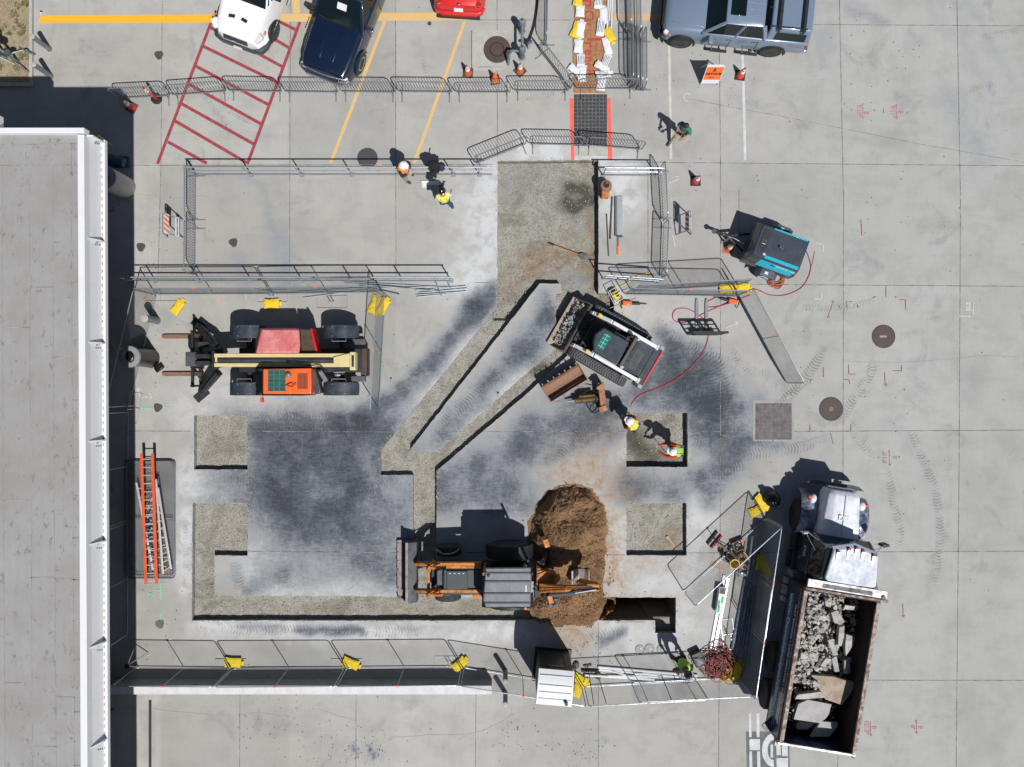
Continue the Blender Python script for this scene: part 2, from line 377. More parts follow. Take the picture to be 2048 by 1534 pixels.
def gravel_mat(name, c1, c2, c3, olive=True):
    m, t, b = nodes(name); v = wpos(t)
    at = t.nodes.new("ShaderNodeVertexColor"); at.layer_name = "soil"
    sp = t.nodes.new("ShaderNodeSeparateColor"); t.links.new(at.outputs[0], sp.inputs[0])
    n1 = nnoise(t, 30, 4, .8, v); n2 = nnoise(t, 1.3, 5, .7, v); n3 = nnoise(t, 9, 4, .7, v)
    vo = t.nodes.new("ShaderNodeTexVoronoi"); vo.inputs["Scale"].default_value = 34; t.links.new(v, vo.inputs["Vector"])
    sc = t.nodes.new("ShaderNodeSeparateColor"); t.links.new(vo.outputs["Color"], sc.inputs[0])
    base = mixc(t, ramp(t, n2, .35, .65), c1, c2)
    base = mixc(t, math_(t, 'MULTIPLY', ramp(t, n3, .4, .7), .5), base, c3)
    base = mixc(t, math_(t, 'MULTIPLY', ramp(t, sc.outputs[0], .2, 1), .5), base, tuple(c*1.5 for c in c2))
    base = mixc(t, math_(t, 'MULTIPLY', ramp(t, n1, .50, .66), .60), base, tuple(c*.28 for c in c1))
    if name != 'dirt': base = mixc(t, math_(t, 'MULTIPLY', ramp(t, sc.outputs[1], .97, .985), .6), base, (.50,.49,.47))
    if name == 'gravel':
        base = mixc(t, math_(t, 'MULTIPLY', ramp(t, nnoise(t, 1.1, 6, .72, v, .5), .44, .66), .70), base, (.19,.175,.135))
        base = mixc(t, math_(t, 'MULTIPLY', ramp(t, nnoise(t, 3.2, 5, .75, v), .52, .66), .55), base, (.42,.41,.385))
    base = mixc(t, math_(t, 'MINIMUM', math_(t, 'MULTIPLY', sp.outputs[2], ramp(t, math_(t,'ADD',math_(t,'MULTIPLY',n2,.5),math_(t,'MULTIPLY',n3,.5)), .36, .60)), .95), base, mixc(t, n3, (.20,.13,.075), (.33,.235,.155)))
    base = mixc(t, math_(t, 'MINIMUM', math_(t, 'MULTIPLY', sp.outputs[0], 1.0), .9), base, mixc(t, ramp(t, n1, .35, .75), (.025,.024,.02), (.16,.155,.13)) if name != 'dirt' else mixc(t, n1, (.07,.038,.02), (.15,.085,.045)))
    base = mixc(t, math_(t, 'MULTIPLY', sp.outputs[1], ramp(t, n2, .3, .6)), base, (.30,.31,.32))
    t.links.new(base, b.inputs["Base Color"]); b.inputs["Roughness"].default_value = .95; b.inputs["Specular IOR Level"].default_value = .15
    bumpn(t, b, math_(t, 'ADD', math_(t, 'MULTIPLY', vo.outputs["Distance"], 1.0), n1), .9, .03)
gravel_mat('gravel', (.33,.315,.275), (.37,.36,.335), (.26,.245,.21))
gravel_mat('dirt', (.31,.19,.105), (.24,.14,.075), (.40,.27,.165))
gravel_mat('dry_soil', (.36,.29,.20), (.40,.33,.24), (.27,.21,.12))
def roofing():
    m, t, b = nodes('roof_membrane'); v = wpos(t)
    n1 = nnoise(t, .5, 5, .7, v); n2 = nnoise(t, 3.5, 6, .75, scaled(t, v, (1.6,.8,1))); n3 = nnoise(t, 60, 3, .7, v)
    st = nnoise(t, 1.0, 4, .7, scaled(t, v, (9,.25,1)))
    base = mixc(t, ramp(t, n1, .3, .7), (.32,.32,.33), (.265,.26,.255))
    base = mixc(t, math_(t, 'MULTIPLY', ramp(t, st, .4, .7), .35), base, (.27,.262,.25))
    base = mixc(t, math_(t, 'MULTIPLY', ramp(t, n2, .55, .70), .85), base, (.13,.12,.11))
    base = mixc(t, math_(t, 'MULTIPLY', ramp(t, nnoise(t, .9, 6, .7, scaled(t, v, (1,.35,1))), .50, .66), .45), base, (.25,.24,.225))
    base = mixc(t, math_(t, 'MULTIPLY', ramp(t, n3, .4, .7), .25), base, (.2,.2,.2))
    t.links.new(base, b.inputs["Base Color"]); b.inputs["Roughness"].default_value = .9; bumpn(t, b, n3, .4, .01)
roofing()
def track_mat():
    m, t, b = nodes('tyre_trace'); u = coord(t, "UV"); v = wpos(t)
    s = t.nodes.new("ShaderNodeSeparateXYZ"); t.links.new(u, s.inputs[0])
    n = nnoise(t, 2.2, 5, .7, v); n2 = nnoise(t, 12, 3, .7, v)
    chev = math_(t, 'ADD', s.outputs[0], math_(t, 'MULTIPLY', math_(t, 'ABSOLUTE', math_(t, 'SUBTRACT', s.outputs[1], .5)), .16))
    w_ = math_(t, 'SINE', math_(t, 'MULTIPLY', chev, 2*math.pi/.115))
    stripe = ramp(t, math_(t, 'ADD', w_, math_(t, 'MULTIPLY', n2, 1.4)), .2, 1.4)
    edge = ramp(t, math_(t, 'SUBTRACT', .5, math_(t, 'ABSOLUTE', math_(t, 'SUBTRACT', s.outputs[1], .5))), .0, .16)
    at = t.nodes.new("ShaderNodeVertexColor"); at.layer_name = "soil"
    fac = math_(t, 'MULTIPLY', math_(t, 'MULTIPLY', stripe, edge), math_(t, 'MULTIPLY', ramp(t, n, .33, .62), at.outputs[0]))
    b.inputs["Base Color"].default_value = (.07,.078,.092,1); b.inputs["Roughness"].default_value = .9
    tr = t.nodes.new("ShaderNodeBsdfTransparent"); mx = t.nodes.new("ShaderNodeMixShader")
    t.links.new(fac, mx.inputs[0]); t.links.new(tr.outputs[0], mx.inputs[1]); t.links.new(b.outputs[0], mx.inputs[2])
    t.links.new(mx.outputs[0], t.nodes["Material Output"].inputs[0])
track_mat()
def wipe_mat(name, col):
    m, t, b = nodes(name); u = coord(t, "UV"); v = wpos(t); s = t.nodes.new("ShaderNodeSeparateXYZ"); t.links.new(u, s.inputs[0])
    st = nnoise(t, 1.0, 4, .75, scaled(t, u, (1.1, 13, 1))); n = nnoise(t, 2.5, 4, .7, v)
    edge = ramp(t, math_(t, 'SUBTRACT', .5, math_(t, 'ABSOLUTE', math_(t, 'SUBTRACT', s.outputs[1], .5))), .0, .25)
    at = t.nodes.new("ShaderNodeVertexColor"); at.layer_name = "soil"
    fac = math_(t, 'MULTIPLY', math_(t, 'MULTIPLY', ramp(t, st, .46, .68), edge), math_(t, 'MULTIPLY', ramp(t, n, .30, .60), at.outputs[0]))
    b.inputs["Base Color"].default_value = (*col, 1); b.inputs["Roughness"].default_value = .9
    tr = t.nodes.new("ShaderNodeBsdfTransparent"); mx = t.nodes.new("ShaderNodeMixShader")
    t.links.new(fac, mx.inputs[0]); t.links.new(tr.outputs[0], mx.inputs[1]); t.links.new(b.outputs[0], mx.inputs[2]); t.links.new(mx.outputs[0], t.nodes["Material Output"].inputs[0])
wipe_mat('wipe_dark', (.05,.058,.072)); wipe_mat('wipe_light', (.42,.44,.47))

mat('concrete_cut', (.33,.33,.32), .9, 0, .5, sc=5, bump=.4)
mat('wall_soil', (.16,.13,.09), .95, 0, .5, sc=5, bump=.6)
mat('joint', (.075,.075,.075), .9, 0, .6, (.3,.3,.29), sc=3); mat('crack', (.22,.22,.21), .9, 0, .6, (.35,.35,.34), sc=3)
mat('pale_concrete', (.42,.415,.39), .85, 0, .35, (.3,.29,.27), sc=4, bump=.3)
mat('weed', (.10,.12,.035), .8, 0, .4, (.22,.2,.08), sc=3)
mat('grey_concrete', (.33,.335,.34), .85, 0, .4, sc=3); mat('white_concrete', (.62,.63,.65), .8, 0, .3, (.45,.45,.45), sc=3)
mat('bollard', (.20,.23,.25), .5, .2, .4, (.12,.13,.14), sc=5)
mat('galv_rail', (.40,.45,.50), .4, .6, .35, (.22,.25,.28))
mat('hood_brown', (.055,.035,.018), .5, 0, .4, (.1,.07,.04), coat=.2); mat('galv_green', (.12,.22,.18), .5, .3, .3); mat('dark_brown', (.05,.032,.026), .6, 0, .4, (.10,.07,.06))
mat('track_lug', (.11,.115,.125), .7, 0, .4, (.05,.05,.055), sc=4); mat('charcoal_blue', (.016,.026,.040), .45, 0, .4, (.05,.065,.085), sc=3, coat=.3); mat('window_teal', (.02,.17,.14), .2, 0, .2); mat('teal_bar', (.20,.50,.44), .5, 0, .2)
mat('olive_steel', (.10,.095,.075), .5, .2, .3); mat('red_sign', (.75,.03,.02), .4, 0, .1); mat('bucket_tan', (.42,.34,.28), .65, .1, .5, (.24,.19,.16), sc=3, bump=.2); mat('steel_brown', (.09,.07,.065), .6, .3, .4); mat('chunk_mid', (.13,.13,.13), .9, 0, .6, (.42,.42,.42), sc=2.2, bump=.6)
mat('worn_pink', (.30,.25,.25), .55, .2, .5, (.18,.14,.13), sc=5); mat('steel_blue', (.24,.30,.38), .3, .6, .3)
mat('hood_faint', (.72,.74,.78), .6, 0, .5, (.55,.58,.64), sc=9)
mat('rust_dark', (.018,.015,.013), .8, .2, .5, (.06,.04,.028), sc=3); mat('rust_rail', (.34,.30,.285), .6, .2, .7, (.17,.10,.075), sc=7); mat('silver_paint', (.55,.56,.58), .4, .3, .5, (.3,.27,.26), sc=5); mat('sign_text', (.80,.85,.92), .5, 0, .2)
mat('sign_blue', (.50,.66,.86), .5, 0, .3); mat('panel_blue', (.035,.055,.09), .5, 0, .7, (.15,.20,.26), sc=10)
mat('dusty_visor', (.14,.17,.24), .5, 0, .4, (.25,.28,.35), sc=3); mat('door_blue', (.005,.010,.022), .3, 0, .2, coat=.8); mat('door_gold', (.62,.50,.30), .5); mat('dusty_fender', (.05,.07,.13), .4, .1, .6, (.42,.46,.56), sc=1.6, coat=.4); mat('amber_red', (.8,.09,.02), .3); mat('silver_tank', (.30,.31,.35), .3, .6, .4, (.05,.05,.06), sc=3); mat('worn_lilac', (.26,.25,.31), .5, .2, .4)
mat('slab_pale', (.42,.42,.43), .9, 0, .4, (.28,.28,.28), sc=2.5, bump=.3)
mat('compressor_grey', (.028,.042,.066), .42, .1, .3, (.05,.06,.075), sc=3, coat=.4); mat('galv_dark', (.09,.11,.135), .4, .3, .3)
mat('shirt_rust', (.40,.07,.03), .8, 0, .3, sc=8)
mat('vest_tape', (.62,.50,.42), .4, .1, .2); mat('glove', (.45,.42,.38), .8, 0, .3)
mat('hand_red', (.45,.02,.03), .7, 0, .3, (.40,.10,.06))
mat('mat_grey', (.13,.13,.14), .8, 0, .5, (.06,.06,.065), sc=6)
mat('pad_black', (.022,.022,.028), .6, 0, .4, (.07,.07,.08), sc=6)
mat('stud', (.16,.14,.145), .6, .3, .3)
mat('manhole_brown', (.075,.05,.048), .7, .2, .4, (.10,.075,.07))
mat('hatch_iron', (.13,.115,.125), .7, .3, .4); mat('hatch_stud', (.24,.22,.235), .6, .3, .4)
mat('cover_grey', (.13,.13,.13), .8, 0, .4)
mat('valve_grey', (.17,.22,.26), .5, .1, .3)
mat('wood_orange', (.50,.20,.05), .6, 0, .3)
mat('tine_grey', (.22,.26,.28), .5, .3, .3)
mat('rust_orange', (.40,.20,.10), .6, .2, .5, (.20,.10,.06), sc=6); mat('breaker_ochre', (.12,.07,.015), .5, .2, .5, (.03,.025,.02), sc=6)
mat('orange_ladder', (.70,.09,.02), .5, 0, .3); mat('blue_ladder', (.03,.09,.24), .5, 0, .3)
mat('toilet_rib', (.02,.045,.035), .5); mat('rib_grey', (.5,.53,.58), .5)
mat('rim_grey', (.24,.25,.27), .6, 0, .3)
mat('bag_cloth', (.006,.006,.008), .85, 0, .2, bump=.6, sc=8); mat('bag_navy', (.02,.02,.06), .8, 0, .3)
mat('burgundy_dark', (.03,.008,.02), .6); mat('broom_red', (.30,.01,.035), .6, 0, .2)
# ---------------------------------------------------------------- the setting: slab, excavation, soil
def struct(o): return tag(o, kind='structure')
HOLE = [(995,322),(1197,320),(1197,587),(1228,587),(1228,627),(1140,706),(1060,782),(873,942),(873,1195),(1352,1195),(1352,1266),(1310,1266),(1310,1241),
        (384,1241),(385,1006),(495,1006),(495,1111),(429,1111),(429,1191),(826,1193),(826,950),(761,950),(761,902),(849,793),(995,613)]
ISLE = [(1079,567),(1121,567),(1121,587),(1112,588),(1112,697),(1053,746),(875,904),(823,903),(823,895)]
SQA = [(388,831),(495,831),(495,939),(388,939)]
SQC = [(1253,826),(1375,826),(1375,934),(1253,934)]
SQD = [(1253,1006),(1373,1006),(1373,1111),(1253,1111)]
HOLES = [HOLE, SQA, SQC, SQD]
_rj = random.Random(21)
def ragged(poly, j=.55):
    out = []
    for (x0,y0),(x1,y1) in zip(poly, poly[1:]+poly[:1]):
        L = math.hypot(x1-x0, y1-y0); n = max(1, int(L/9))
        for k in range(n):
            u = k/n; o_ = _rj.uniform(-j, j)*(2.6 if _rj.random() < .07 else 1) if k else 0; out.append((x0+(x1-x0)*u-(y1-y0)/L*o_, y0+(y1-y0)*u+(x1-x0)/L*o_))
    return out
def in_hole(x, y):
    if inpoly(x, y, ISLE): return False
    return any(inpoly(x, y, h) for h in HOLES)
DARK = [([(480,880),(790,880)],70,.40),([(480,1000),(800,1010)],75,.42),([(560,1140),(800,1140)],45,.30),([(575,900),(690,900),(700,1010),(600,1040),(560,960)],62,.62),
  ([(556,935),(556,1000),(600,1045)],26,.55),([(615,930),(640,960)],34,.35),([(690,900),(700,960)],14,.5),([(690,1060),(760,1090)],40,.5),([(735,1110),(780,1150)],30,.35),([(520,866),(770,866)],18,.55),([(425,848),(520,842),(780,845)],15,.28),
  ([(470,1150),(490,1175)],20,.3),([(690,865),(790,800),(880,700),(960,610)],20,.62),([(860,735),(870,720)],20,.4),([(950,625),(985,590)],26,.55),([(1095,640),(1060,700)],34,.6),([(1040,700),(950,800),(890,860)],26,.55),([(1090,600),(1095,640)],20,.4),
  ([(900,980),(1050,1000)],50,.45),([(890,960),(890,1010)],22,.35),([(960,930),(1060,870)],45,.50),([(1060,870),(1200,860)],40,.45),([(1130,770),(1200,830)],42,.5),([(1150,860),(1130,840)],14,.5),([(1100,920),(1170,880)],12,.35),
  ([(1215,820),(1250,800),(1300,800)],34,.45),([(1300,760),(1370,770)],40,.55),([(1325,670),(1345,700)],20,.65),([(1350,720),(1400,740),(1440,790)],42,.65),([(1385,790),(1440,850)],45,.72),([(1400,760),(1410,800)],26,.45),([(1420,870),(1470,900),(1430,950)],34,.6),
  ([(1470,820),(1510,810)],26,.45),([(1480,870),(1560,885)],16,.5),([(1280,965),(1340,975)],38,.52),([(1390,950),(1420,1000)],20,.45),([(1240,960),(1260,980)],30,.35),([(600,1260),(720,1262)],9,.6),([(480,1255),(560,1258)],10,.35),([(800,1255),(900,1258)],10,.2),([(1200,1285),(1240,1265)],12,.5),
  ([(1640,880),(1600,900)],16,.2),([(1700,25),(1760,42)],12,.32),([(1660,60),(1668,90)],12,.2),([(1820,65),(1840,82)],10,.25),([(1980,170),(1990,180)],7,.3),([(1860,0),(1900,60),(1950,140)],10,.14),([(1930,10),(1980,80),(2030,170)],14,.14),([(1900,0),(1930,60)],8,.12),([(1640,60),(1650,130)],14,.15),
  ([(1900,200),(1960,320)],40,.16),([(560,480),(570,560)],26,.30),([(470,520),(500,550)],20,.2),([(470,350),(530,380),(545,470)],7,.25),([(300,440),(380,440)],6,.2),([(1050,900),(1000,1000)],30,.25),([(700,1490),(712,1500)],6,.6),([(742,1490),(750,1505)],6,.7),([(1212,1480),(1214,1486)],5,.5),
  ([(950,620),(1000,560)],16,.3),([(500,1180),(560,1150)],16,.25),([(400,190),(440,240),(460,270)],6,.25),([(770,120),(790,110)],6,.3),([(300,1430),(300,1500)],16,.2),([(1780,840),(1850,930),(1890,1080)],10,.15)]
WHITE = [([(430,975),(400,960)],45,1.0),([(372,1030),(368,1180)],16,.9),([(450,850),(385,820)],40,.45),([(500,1170),(800,1180)],24,.75),([(510,1130),(560,1120)],40,.7),
  ([(990,560),(985,380),(960,440)],55,.75),([(930,560),(960,590)],50,.6),([(1060,300),(1180,310)],30,.95),([(1250,330),(1230,420),(1260,400)],32,.8),
  ([(770,890),(860,780),(985,600)],16,.75),([(740,950),(790,930)],30,.6),([(880,900),(960,820),(1070,740)],18,.85),([(400,1250),(640,1262),(1050,1262)],18,.8),
  ([(1240,1130),(1240,1000),(1240,850)],18,.6),([(1260,1180),(1380,1140),(1400,1060)],40,.5),([(1390,1020),(1400,980)],30,.5),([(1230,1250),(1290,1290),(1380,1240)],40,.5),
  ([(1240,600),(1260,640)],24,.4),([(900,960),(860,1000)],12,.4),([(420,780),(700,800)],30,.35),([(1080,720),(1110,650)],16,.3),([(1300,620),(1380,640)],20,.3),([(1050,1180),(1000,1240)],30,.3)]
BROWN = [([(1170,960),(1210,990)],56,.85),([(1150,930),(1190,900)],34,.5),([(1218,1060),(1222,1180)],18,.9),([(1205,1040),(1225,1120),(1225,1160)],24,.8),([(1130,1250),(1150,1262)],30,1.0),([(1125,1290),(1150,1300)],18,.75),([(1060,1255),(1080,1250)],14,.6),
  ([(1230,850),(1240,900)],26,.35),([(1270,1125),(1350,1130)],18,.5),([(465,1175),(480,1170)],12,.4),([(380,130),(330,60)],30,.2),([(280,300),(300,380)],20,.15),([(110,110),(110,150)],16,.35),
  ([(1345,610),(1300,640)],12,.25),([(1220,650),(1290,660)],14,.25),([(280,590),(300,600)],12,.5),([(1180,1200),(1240,1190)],26,.5)]
def field(xs, ys, specs):
    out = np.zeros(xs.shape)
    for pl, r, a in specs:
        d = np.full(xs.shape, 1e9)
        for (x0,y0),(x1,y1) in zip(pl[:-1], pl[1:]):
            dx, dy = x1-x0, y1-y0; L = dx*dx+dy*dy
            t = np.clip(((xs-x0)*dx+(ys-y0)*dy)/L, 0, 1)
            d = np.minimum(d, np.hypot(xs-x0-t*dx, ys-y0-t*dy))
        out = 1-(1-out)*(1-min(a,1)*np.exp(-(d/r)**2*.8))
    return np.clip(out, 0, 1)
def warp(xs, ys, amp=13):
    wx = np.array([noise.noise(Vector((x/60, y/60, 3.1)))*amp + noise.noise(Vector((x/20, y/20, 8.1)))*amp*.5 for x, y in zip(xs, ys)])
    wy = np.array([noise.noise(Vector((x/60, y/60, 17.7)))*amp + noise.noise(Vector((x/20, y/20, 1.1)))*amp*.5 for x, y in zip(xs, ys)])
    return xs+wx, ys+wy
def set_soil(me, dark, white, brown, tone=None):
    ca = me.color_attributes.new("soil", 'FLOAT_COLOR', 'POINT')
    arr = np.ones((len(dark), 4), dtype=np.float32); arr[:,0] = dark; arr[:,1] = white; arr[:,2] = brown
    if tone is not None: arr[:,3] = tone
    ca.data.foreach_set("color", arr.ravel())
RAG = [ragged(q) for q in HOLES + [ISLE]]
def make_ground():
    pts = []; edges = []
    for poly in RAG:
        n0 = len(pts); pts += [tuple(map(float, p)) for p in poly]; n = len(poly)
        edges += [(n0+i, n0+(i+1) % n) for i in range(n)]
    def near(x, y):
        for poly in HOLES + [ISLE]:
            for (x0,y0),(x1,y1) in zip(poly, poly[1:]+poly[:1]):
                dx, dy = x1-x0, y1-y0; t = max(0, min(1, ((x-x0)*dx+(y-y0)*dy)/(dx*dx+dy*dy)))
                if math.hypot(x-x0-t*dx, y-y0-t*dy) < 3: return True
        return False
    st = 8
    for iy in range(-20, 1560+20, st):
        for ix in range(-20, 2048+30, st):
            if in_hole(ix, iy): continue
            if 370 < ix < 1390 and 300 < iy < 1280 and near(ix, iy): continue
            pts.append((float(ix), float(iy)))
    for x, y in [(-1500,-1300),(500,-1300),(1500,-1300),(3500,-1300),(3500,600),(3500,2800),(1500,2800),(500,2800),(-1500,2800),(-1500,700)]: pts.append((float(x),float(y)))
    v, e, f, *_ = delaunay_2d_cdt([Vector(p) for p in pts], edges, [], 0, .01)
    faces = []
    for t in f:
        if len(t) < 3: continue
        cx = sum(v[i][0] for i in t)/len(t); cy = sum(v[i][1] for i in t)/len(t)
        if inpoly(cx, cy, RAG[4]) or not any(inpoly(cx, cy, q) for q in RAG[:4]): faces.append(tuple(t))
    xs = np.array([q[0] for q in v]); ys = np.array([q[1] for q in v])
    me = bpy.data.meshes.new("ground")
    me.from_pydata([P(x, y) for x, y in zip(xs, ys)], [], [f_[::-1] for f_ in faces])
    wx, wy = warp(xs, ys)
    gx = np.searchsorted([322,579,791,995,1196,1441,1687,1916], xs); gy = np.searchsorted([46,328,570,862,1104,1360], ys)
    tn = np.random.RandomState(4).rand(12, 12)[gx, gy]
    set_soil(me, field(wx, wy, DARK), field(wx, wy, WHITE), field(wx, wy, BROWN), tn)
    bm = bmesh.new(); bm.from_mesh(me); bmesh.ops.recalc_face_normals(bm, faces=bm.faces)
    if sum(q.normal.z for q in bm.faces) < 0: bmesh.ops.reverse_faces(bm, faces=bm.faces)
    bm.to_mesh(me); bm.free()
    me.materials.append(M['concrete']); o = bpy.data.objects.new("ground", me); C.objects.link(o); struct(o)
    # cut faces of the slab round every opening
    mb = MB(); mb2 = MB()
    for poly in RAG:
        n = len(poly)
        for i in range(n):
            a, b = P(*poly[i]), P(*poly[(i+1) % n])
            up = [a, b, b+Vector((0,0,-.2)), a+Vector((0,0,-.2))]; mb.add(up, [(0,1,2,3)])
            mb2.add([a+Vector((0,0,-.2)), b+Vector((0,0,-.2)), b+Vector((0,0,-3.7)), a+Vector((0,0,-3.7))], [(0,1,2,3)])
    struct(mb.build("slab_edge", "concrete_cut")); struct(mb2.build("trench_wall", "wall_soil"))
make_ground()

def depth(x, y):
    if x > 1372 or (x > 1235 and y < 1180): d = .26
    elif y > 1238 and x > 1296: d = .42
    elif y > 1180 and x > 1196: d = .25 + 3.0*min(1, max(0, (x-1196)/45))
    elif 985 < x < 1250 and y < 640: d = .36
    else: d = .25
    if 1240 < x < 1385 and 815 < y < 945: d = .34
    return d
def make_floor():
    st = 4; x0, x1, y0, y1 = 376, 1388, 312, 1276
    nx = (x1-x0)//st+1; ny = (y1-y0)//st+1
    XS, YS = np.meshgrid(np.arange(nx)*st+x0, np.arange(ny)*st+y0); xs = XS.ravel().astype(float); ys = YS.ravel().astype(float)
    wx, wy = warp(xs, ys, 12)
    dk = field(wx, wy, [([(1140,375),(1175,380),(1180,400),(1150,408),(1135,400)],15,1.4),([(1260,880),(1300,920),(1340,925)],22,.8),([(1262,845),(1270,900)],16,.6),([(1330,850),(1345,840)],10,.5),([(1065,740),(1085,735)],13,.9),([(1240,1215),(1300,1222),(1340,1215)],18,1.6),([(1120,570),(1000,595)],10,.3)])  # stroke along the deep right-hand trench puts its shade into the floor colour
    br = field(wx, wy, [([(1100,515),(1180,525),(1190,560)],30,1.0),([(1050,505),(1110,515)],20,.9),([(1000,560),(1060,540)],24,.9),([(1185,430),(1190,520)],10,.7),([(1170,325),(1190,335)],8,.6),([(1340,1080),(1360,1070)],20,.7),([(1270,870),(1300,920)],26,.5),([(1100,1220),(1230,1220)],40,1.0),([(470,1220),(700,1220),(1000,1225)],10,.25),([(1210,590),(1230,610)],12,.3)])
    wh = field(wx, wy, [([(1130,545),(1160,560)],18,.9),([(1010,360),(1100,340)],30,.4),([(1330,915),(1350,925)],14,.7)])
    vs = []
    for x, y, b_ in zip(xs, ys, br):
        p = P(x, y); n = noise.fractal(Vector((x/18, y/18, 0)), .9, 2.1, 4)
        p.z = -depth(x, y) + n*(.02 + .055*b_*(1 if y < 700 else .4)) + noise.noise(Vector((x/5, y/5, 4)))*.012
        if y > 570 and x > 985 and y < 640 and x < 1110: p.z -= .06*min(1, (y-570)/20)
        vs.append(p)
    fs = [(j*nx+i, (j+1)*nx+i, (j+1)*nx+i+1, j*nx+i+1) for j in range(ny-1) for i in range(nx-1)]
    me = bpy.data.meshes.new("trench_floor"); me.from_pydata(vs, [], fs); set_soil(me, dk, wh, br)
    me.polygons.foreach_set("use_smooth", [p_.normal.z > .6 for p_ in me.polygons])
    me.materials.append(M['gravel']); o = bpy.data.objects.new("trench_floor", me); C.objects.link(o); struct(o)
make_floor()

def make_pile():
    poly = [(1096,988),(1120,975),(1150,971),(1182,982),(1203,1008),(1211,1050),(1206,1110),(1200,1170),(1206,1200),(1226,1206),(1205,1228),(1180,1247),(1110,1247),(1075,1238),(1062,1216),(1080,1180),(1072,1130),(1058,1090),(1062,1045),(1078,1010)]
    st = 1.6; x0, x1, y0, y1 = 1036, 1250, 950, 1275; nx = int((x1-x0)/st)+1; ny = int((y1-y0)/st)+1; vs = []; keep = []
    for j in range(ny):
        for i in range(nx):
            x, y = x0+i*st, y0+j*st
            wx = x+noise.fractal(Vector((x/16, y/16, 2)), .9, 2.2, 4)*5; wy = y+noise.fractal(Vector((x/16, y/16, 9)), .9, 2.2, 4)*5
            d = 1e9
            for (ax,ay),(bx,by) in zip(poly, poly[1:]+poly[:1]):
                dx, dy = bx-ax, by-ay; t = max(0, min(1, ((wx-ax)*dx+(wy-ay)*dy)/(dx*dx+dy*dy))); d = min(d, math.hypot(wx-ax-t*dx, wy-ay-t*dy))
            if not inpoly(wx, wy, poly): d = -d
            top = 1.0 if y < 1120 else 1.0 - .68*min(1, (y-1120)/60)
            top *= 1+.35*noise.noise(Vector((x/45, y/45, 21)))
            h = top*(1-math.exp(-max(d, 0)/26)) if d > 0 else 0
            k = min(1, max(0, d)/16)
            n = noise.fractal(Vector((x/40, y/40, 5)), .9, 2.1, 4)*.16
            u, v_ = (x*.55+y*.83), (x*.83-y*.55)
            rdg = noise.fractal(Vector((u/60, v_/9, 1)), .8, 2.2, 4)*.05
            fine = noise.fractal(Vector((x/5, y/5, 0)), .55, 2.2, 5)*.038
            h += (n + rdg + fine)*k + max(0, noise.noise(Vector((x/3.1, y/3.1, 3)))-.25)*.09*min(1, max(0, d+2)/5)
            if d <= 0: h = .004 + (.02*max(0, noise.noise(Vector((x/2.3, y/2.3, 7)))) if d > -9 else -.02) - (.012 if d < -5 else 0)
            p = P(x, y); p.z = h
            if in_hole(x, y) and d > -6 and x > 1196 and y > 1190: p.z = h - 1.0*min(1, max(0, (x-1196)/40))
            vs.append(p); keep.append(d > -9)
    fs = [(j*nx+i, (j+1)*nx+i, (j+1)*nx+i+1, j*nx+i+1) for j in range(ny-1) for i in range(nx-1) if keep[j*nx+i] and keep[j*nx+i+1] and keep[(j+1)*nx+i] and keep[(j+1)*nx+i+1]]
    me = bpy.data.meshes.new("soil_pile"); me.from_pydata(vs, [], fs)
    bm = bmesh.new(); bm.from_mesh(me); bmesh.ops.delete(bm, geom=[v for v in bm.verts if not v.link_faces], context='VERTS')
    rr = random.Random(8)
    for _ in range(420):
        a_ = rr.uniform(0, 6.28); q = rr.choice(poly); cx = q[0]+(1140-q[0])*rr.uniform(-.25,.8); cy = q[1]+(1100-q[1])*rr.uniform(-.12,.8); p = P(cx, cy); sz = rr.uniform(.015,.045)
        if inpoly(cx, cy, poly):
            i_ = int((cx-x0)/st); j_ = int((cy-y0)/st); p.z = vs[j_*nx+i_].z+sz*.3
        elif in_hole(cx, cy): continue
        else: p.z = sz*.4
        q_ = [bm.verts.new(p+Vector((rr.gauss(0,1),rr.gauss(0,1),rr.gauss(0,1))).normalized()*sz*rr.uniform(.8,1.1)) for _ in range(8)]
        bmesh.ops.convex_hull(bm, input=q_); bmesh.ops.delete(bm, geom=[v for v in q_ if v.is_valid and not v.link_faces], context='VERTS')
    bm.to_mesh(me); bm.free()
    nv = len(me.vertices); set_soil(me, np.array([.55*max(0, min(1, .5+1.6*noise.noise(v.co*1.3))) for v in me.vertices]), np.zeros(nv), np.zeros(nv))
    me.materials.append(M['dirt'])
    o = bpy.data.objects.new("soil_pile", me); C.objects.link(o)
    tag(o, 'large heap of brown soil dug out beside the backhoe arm', 'soil pile')
make_pile()
def stone(name, px, py, r, m, label, group=None, z=0, flat=.6, seed=1):
    rr = random.Random(seed); bm = bmesh.new(); 
    for _ in range(16):
        v = Vector((rr.gauss(0,1), rr.gauss(0,1), rr.gauss(0,1))).normalized()*r*rr.uniform(.8,1.1); v.z *= flat; bm.verts.new(v)
    bmesh.ops.convex_hull(bm, input=bm.verts); me = bpy.data.meshes.new(name)
    bmesh.ops.delete(bm, geom=[v for v in bm.verts if not v.link_faces], context='VERTS'); bm.to_mesh(me); bm.free()
    me.materials.append(M[m]); o = bpy.data.objects.new(name, me); C.objects.link(o); o.location = P(px, py, z)+Vector((0,0,r*flat*.8))
    return tag(o, label, 'stone', group)
stone('stone', 1087, 1014, .10, 'slab_tan', 'pale round stone resting on the left edge of the brown soil heap', seed=3)

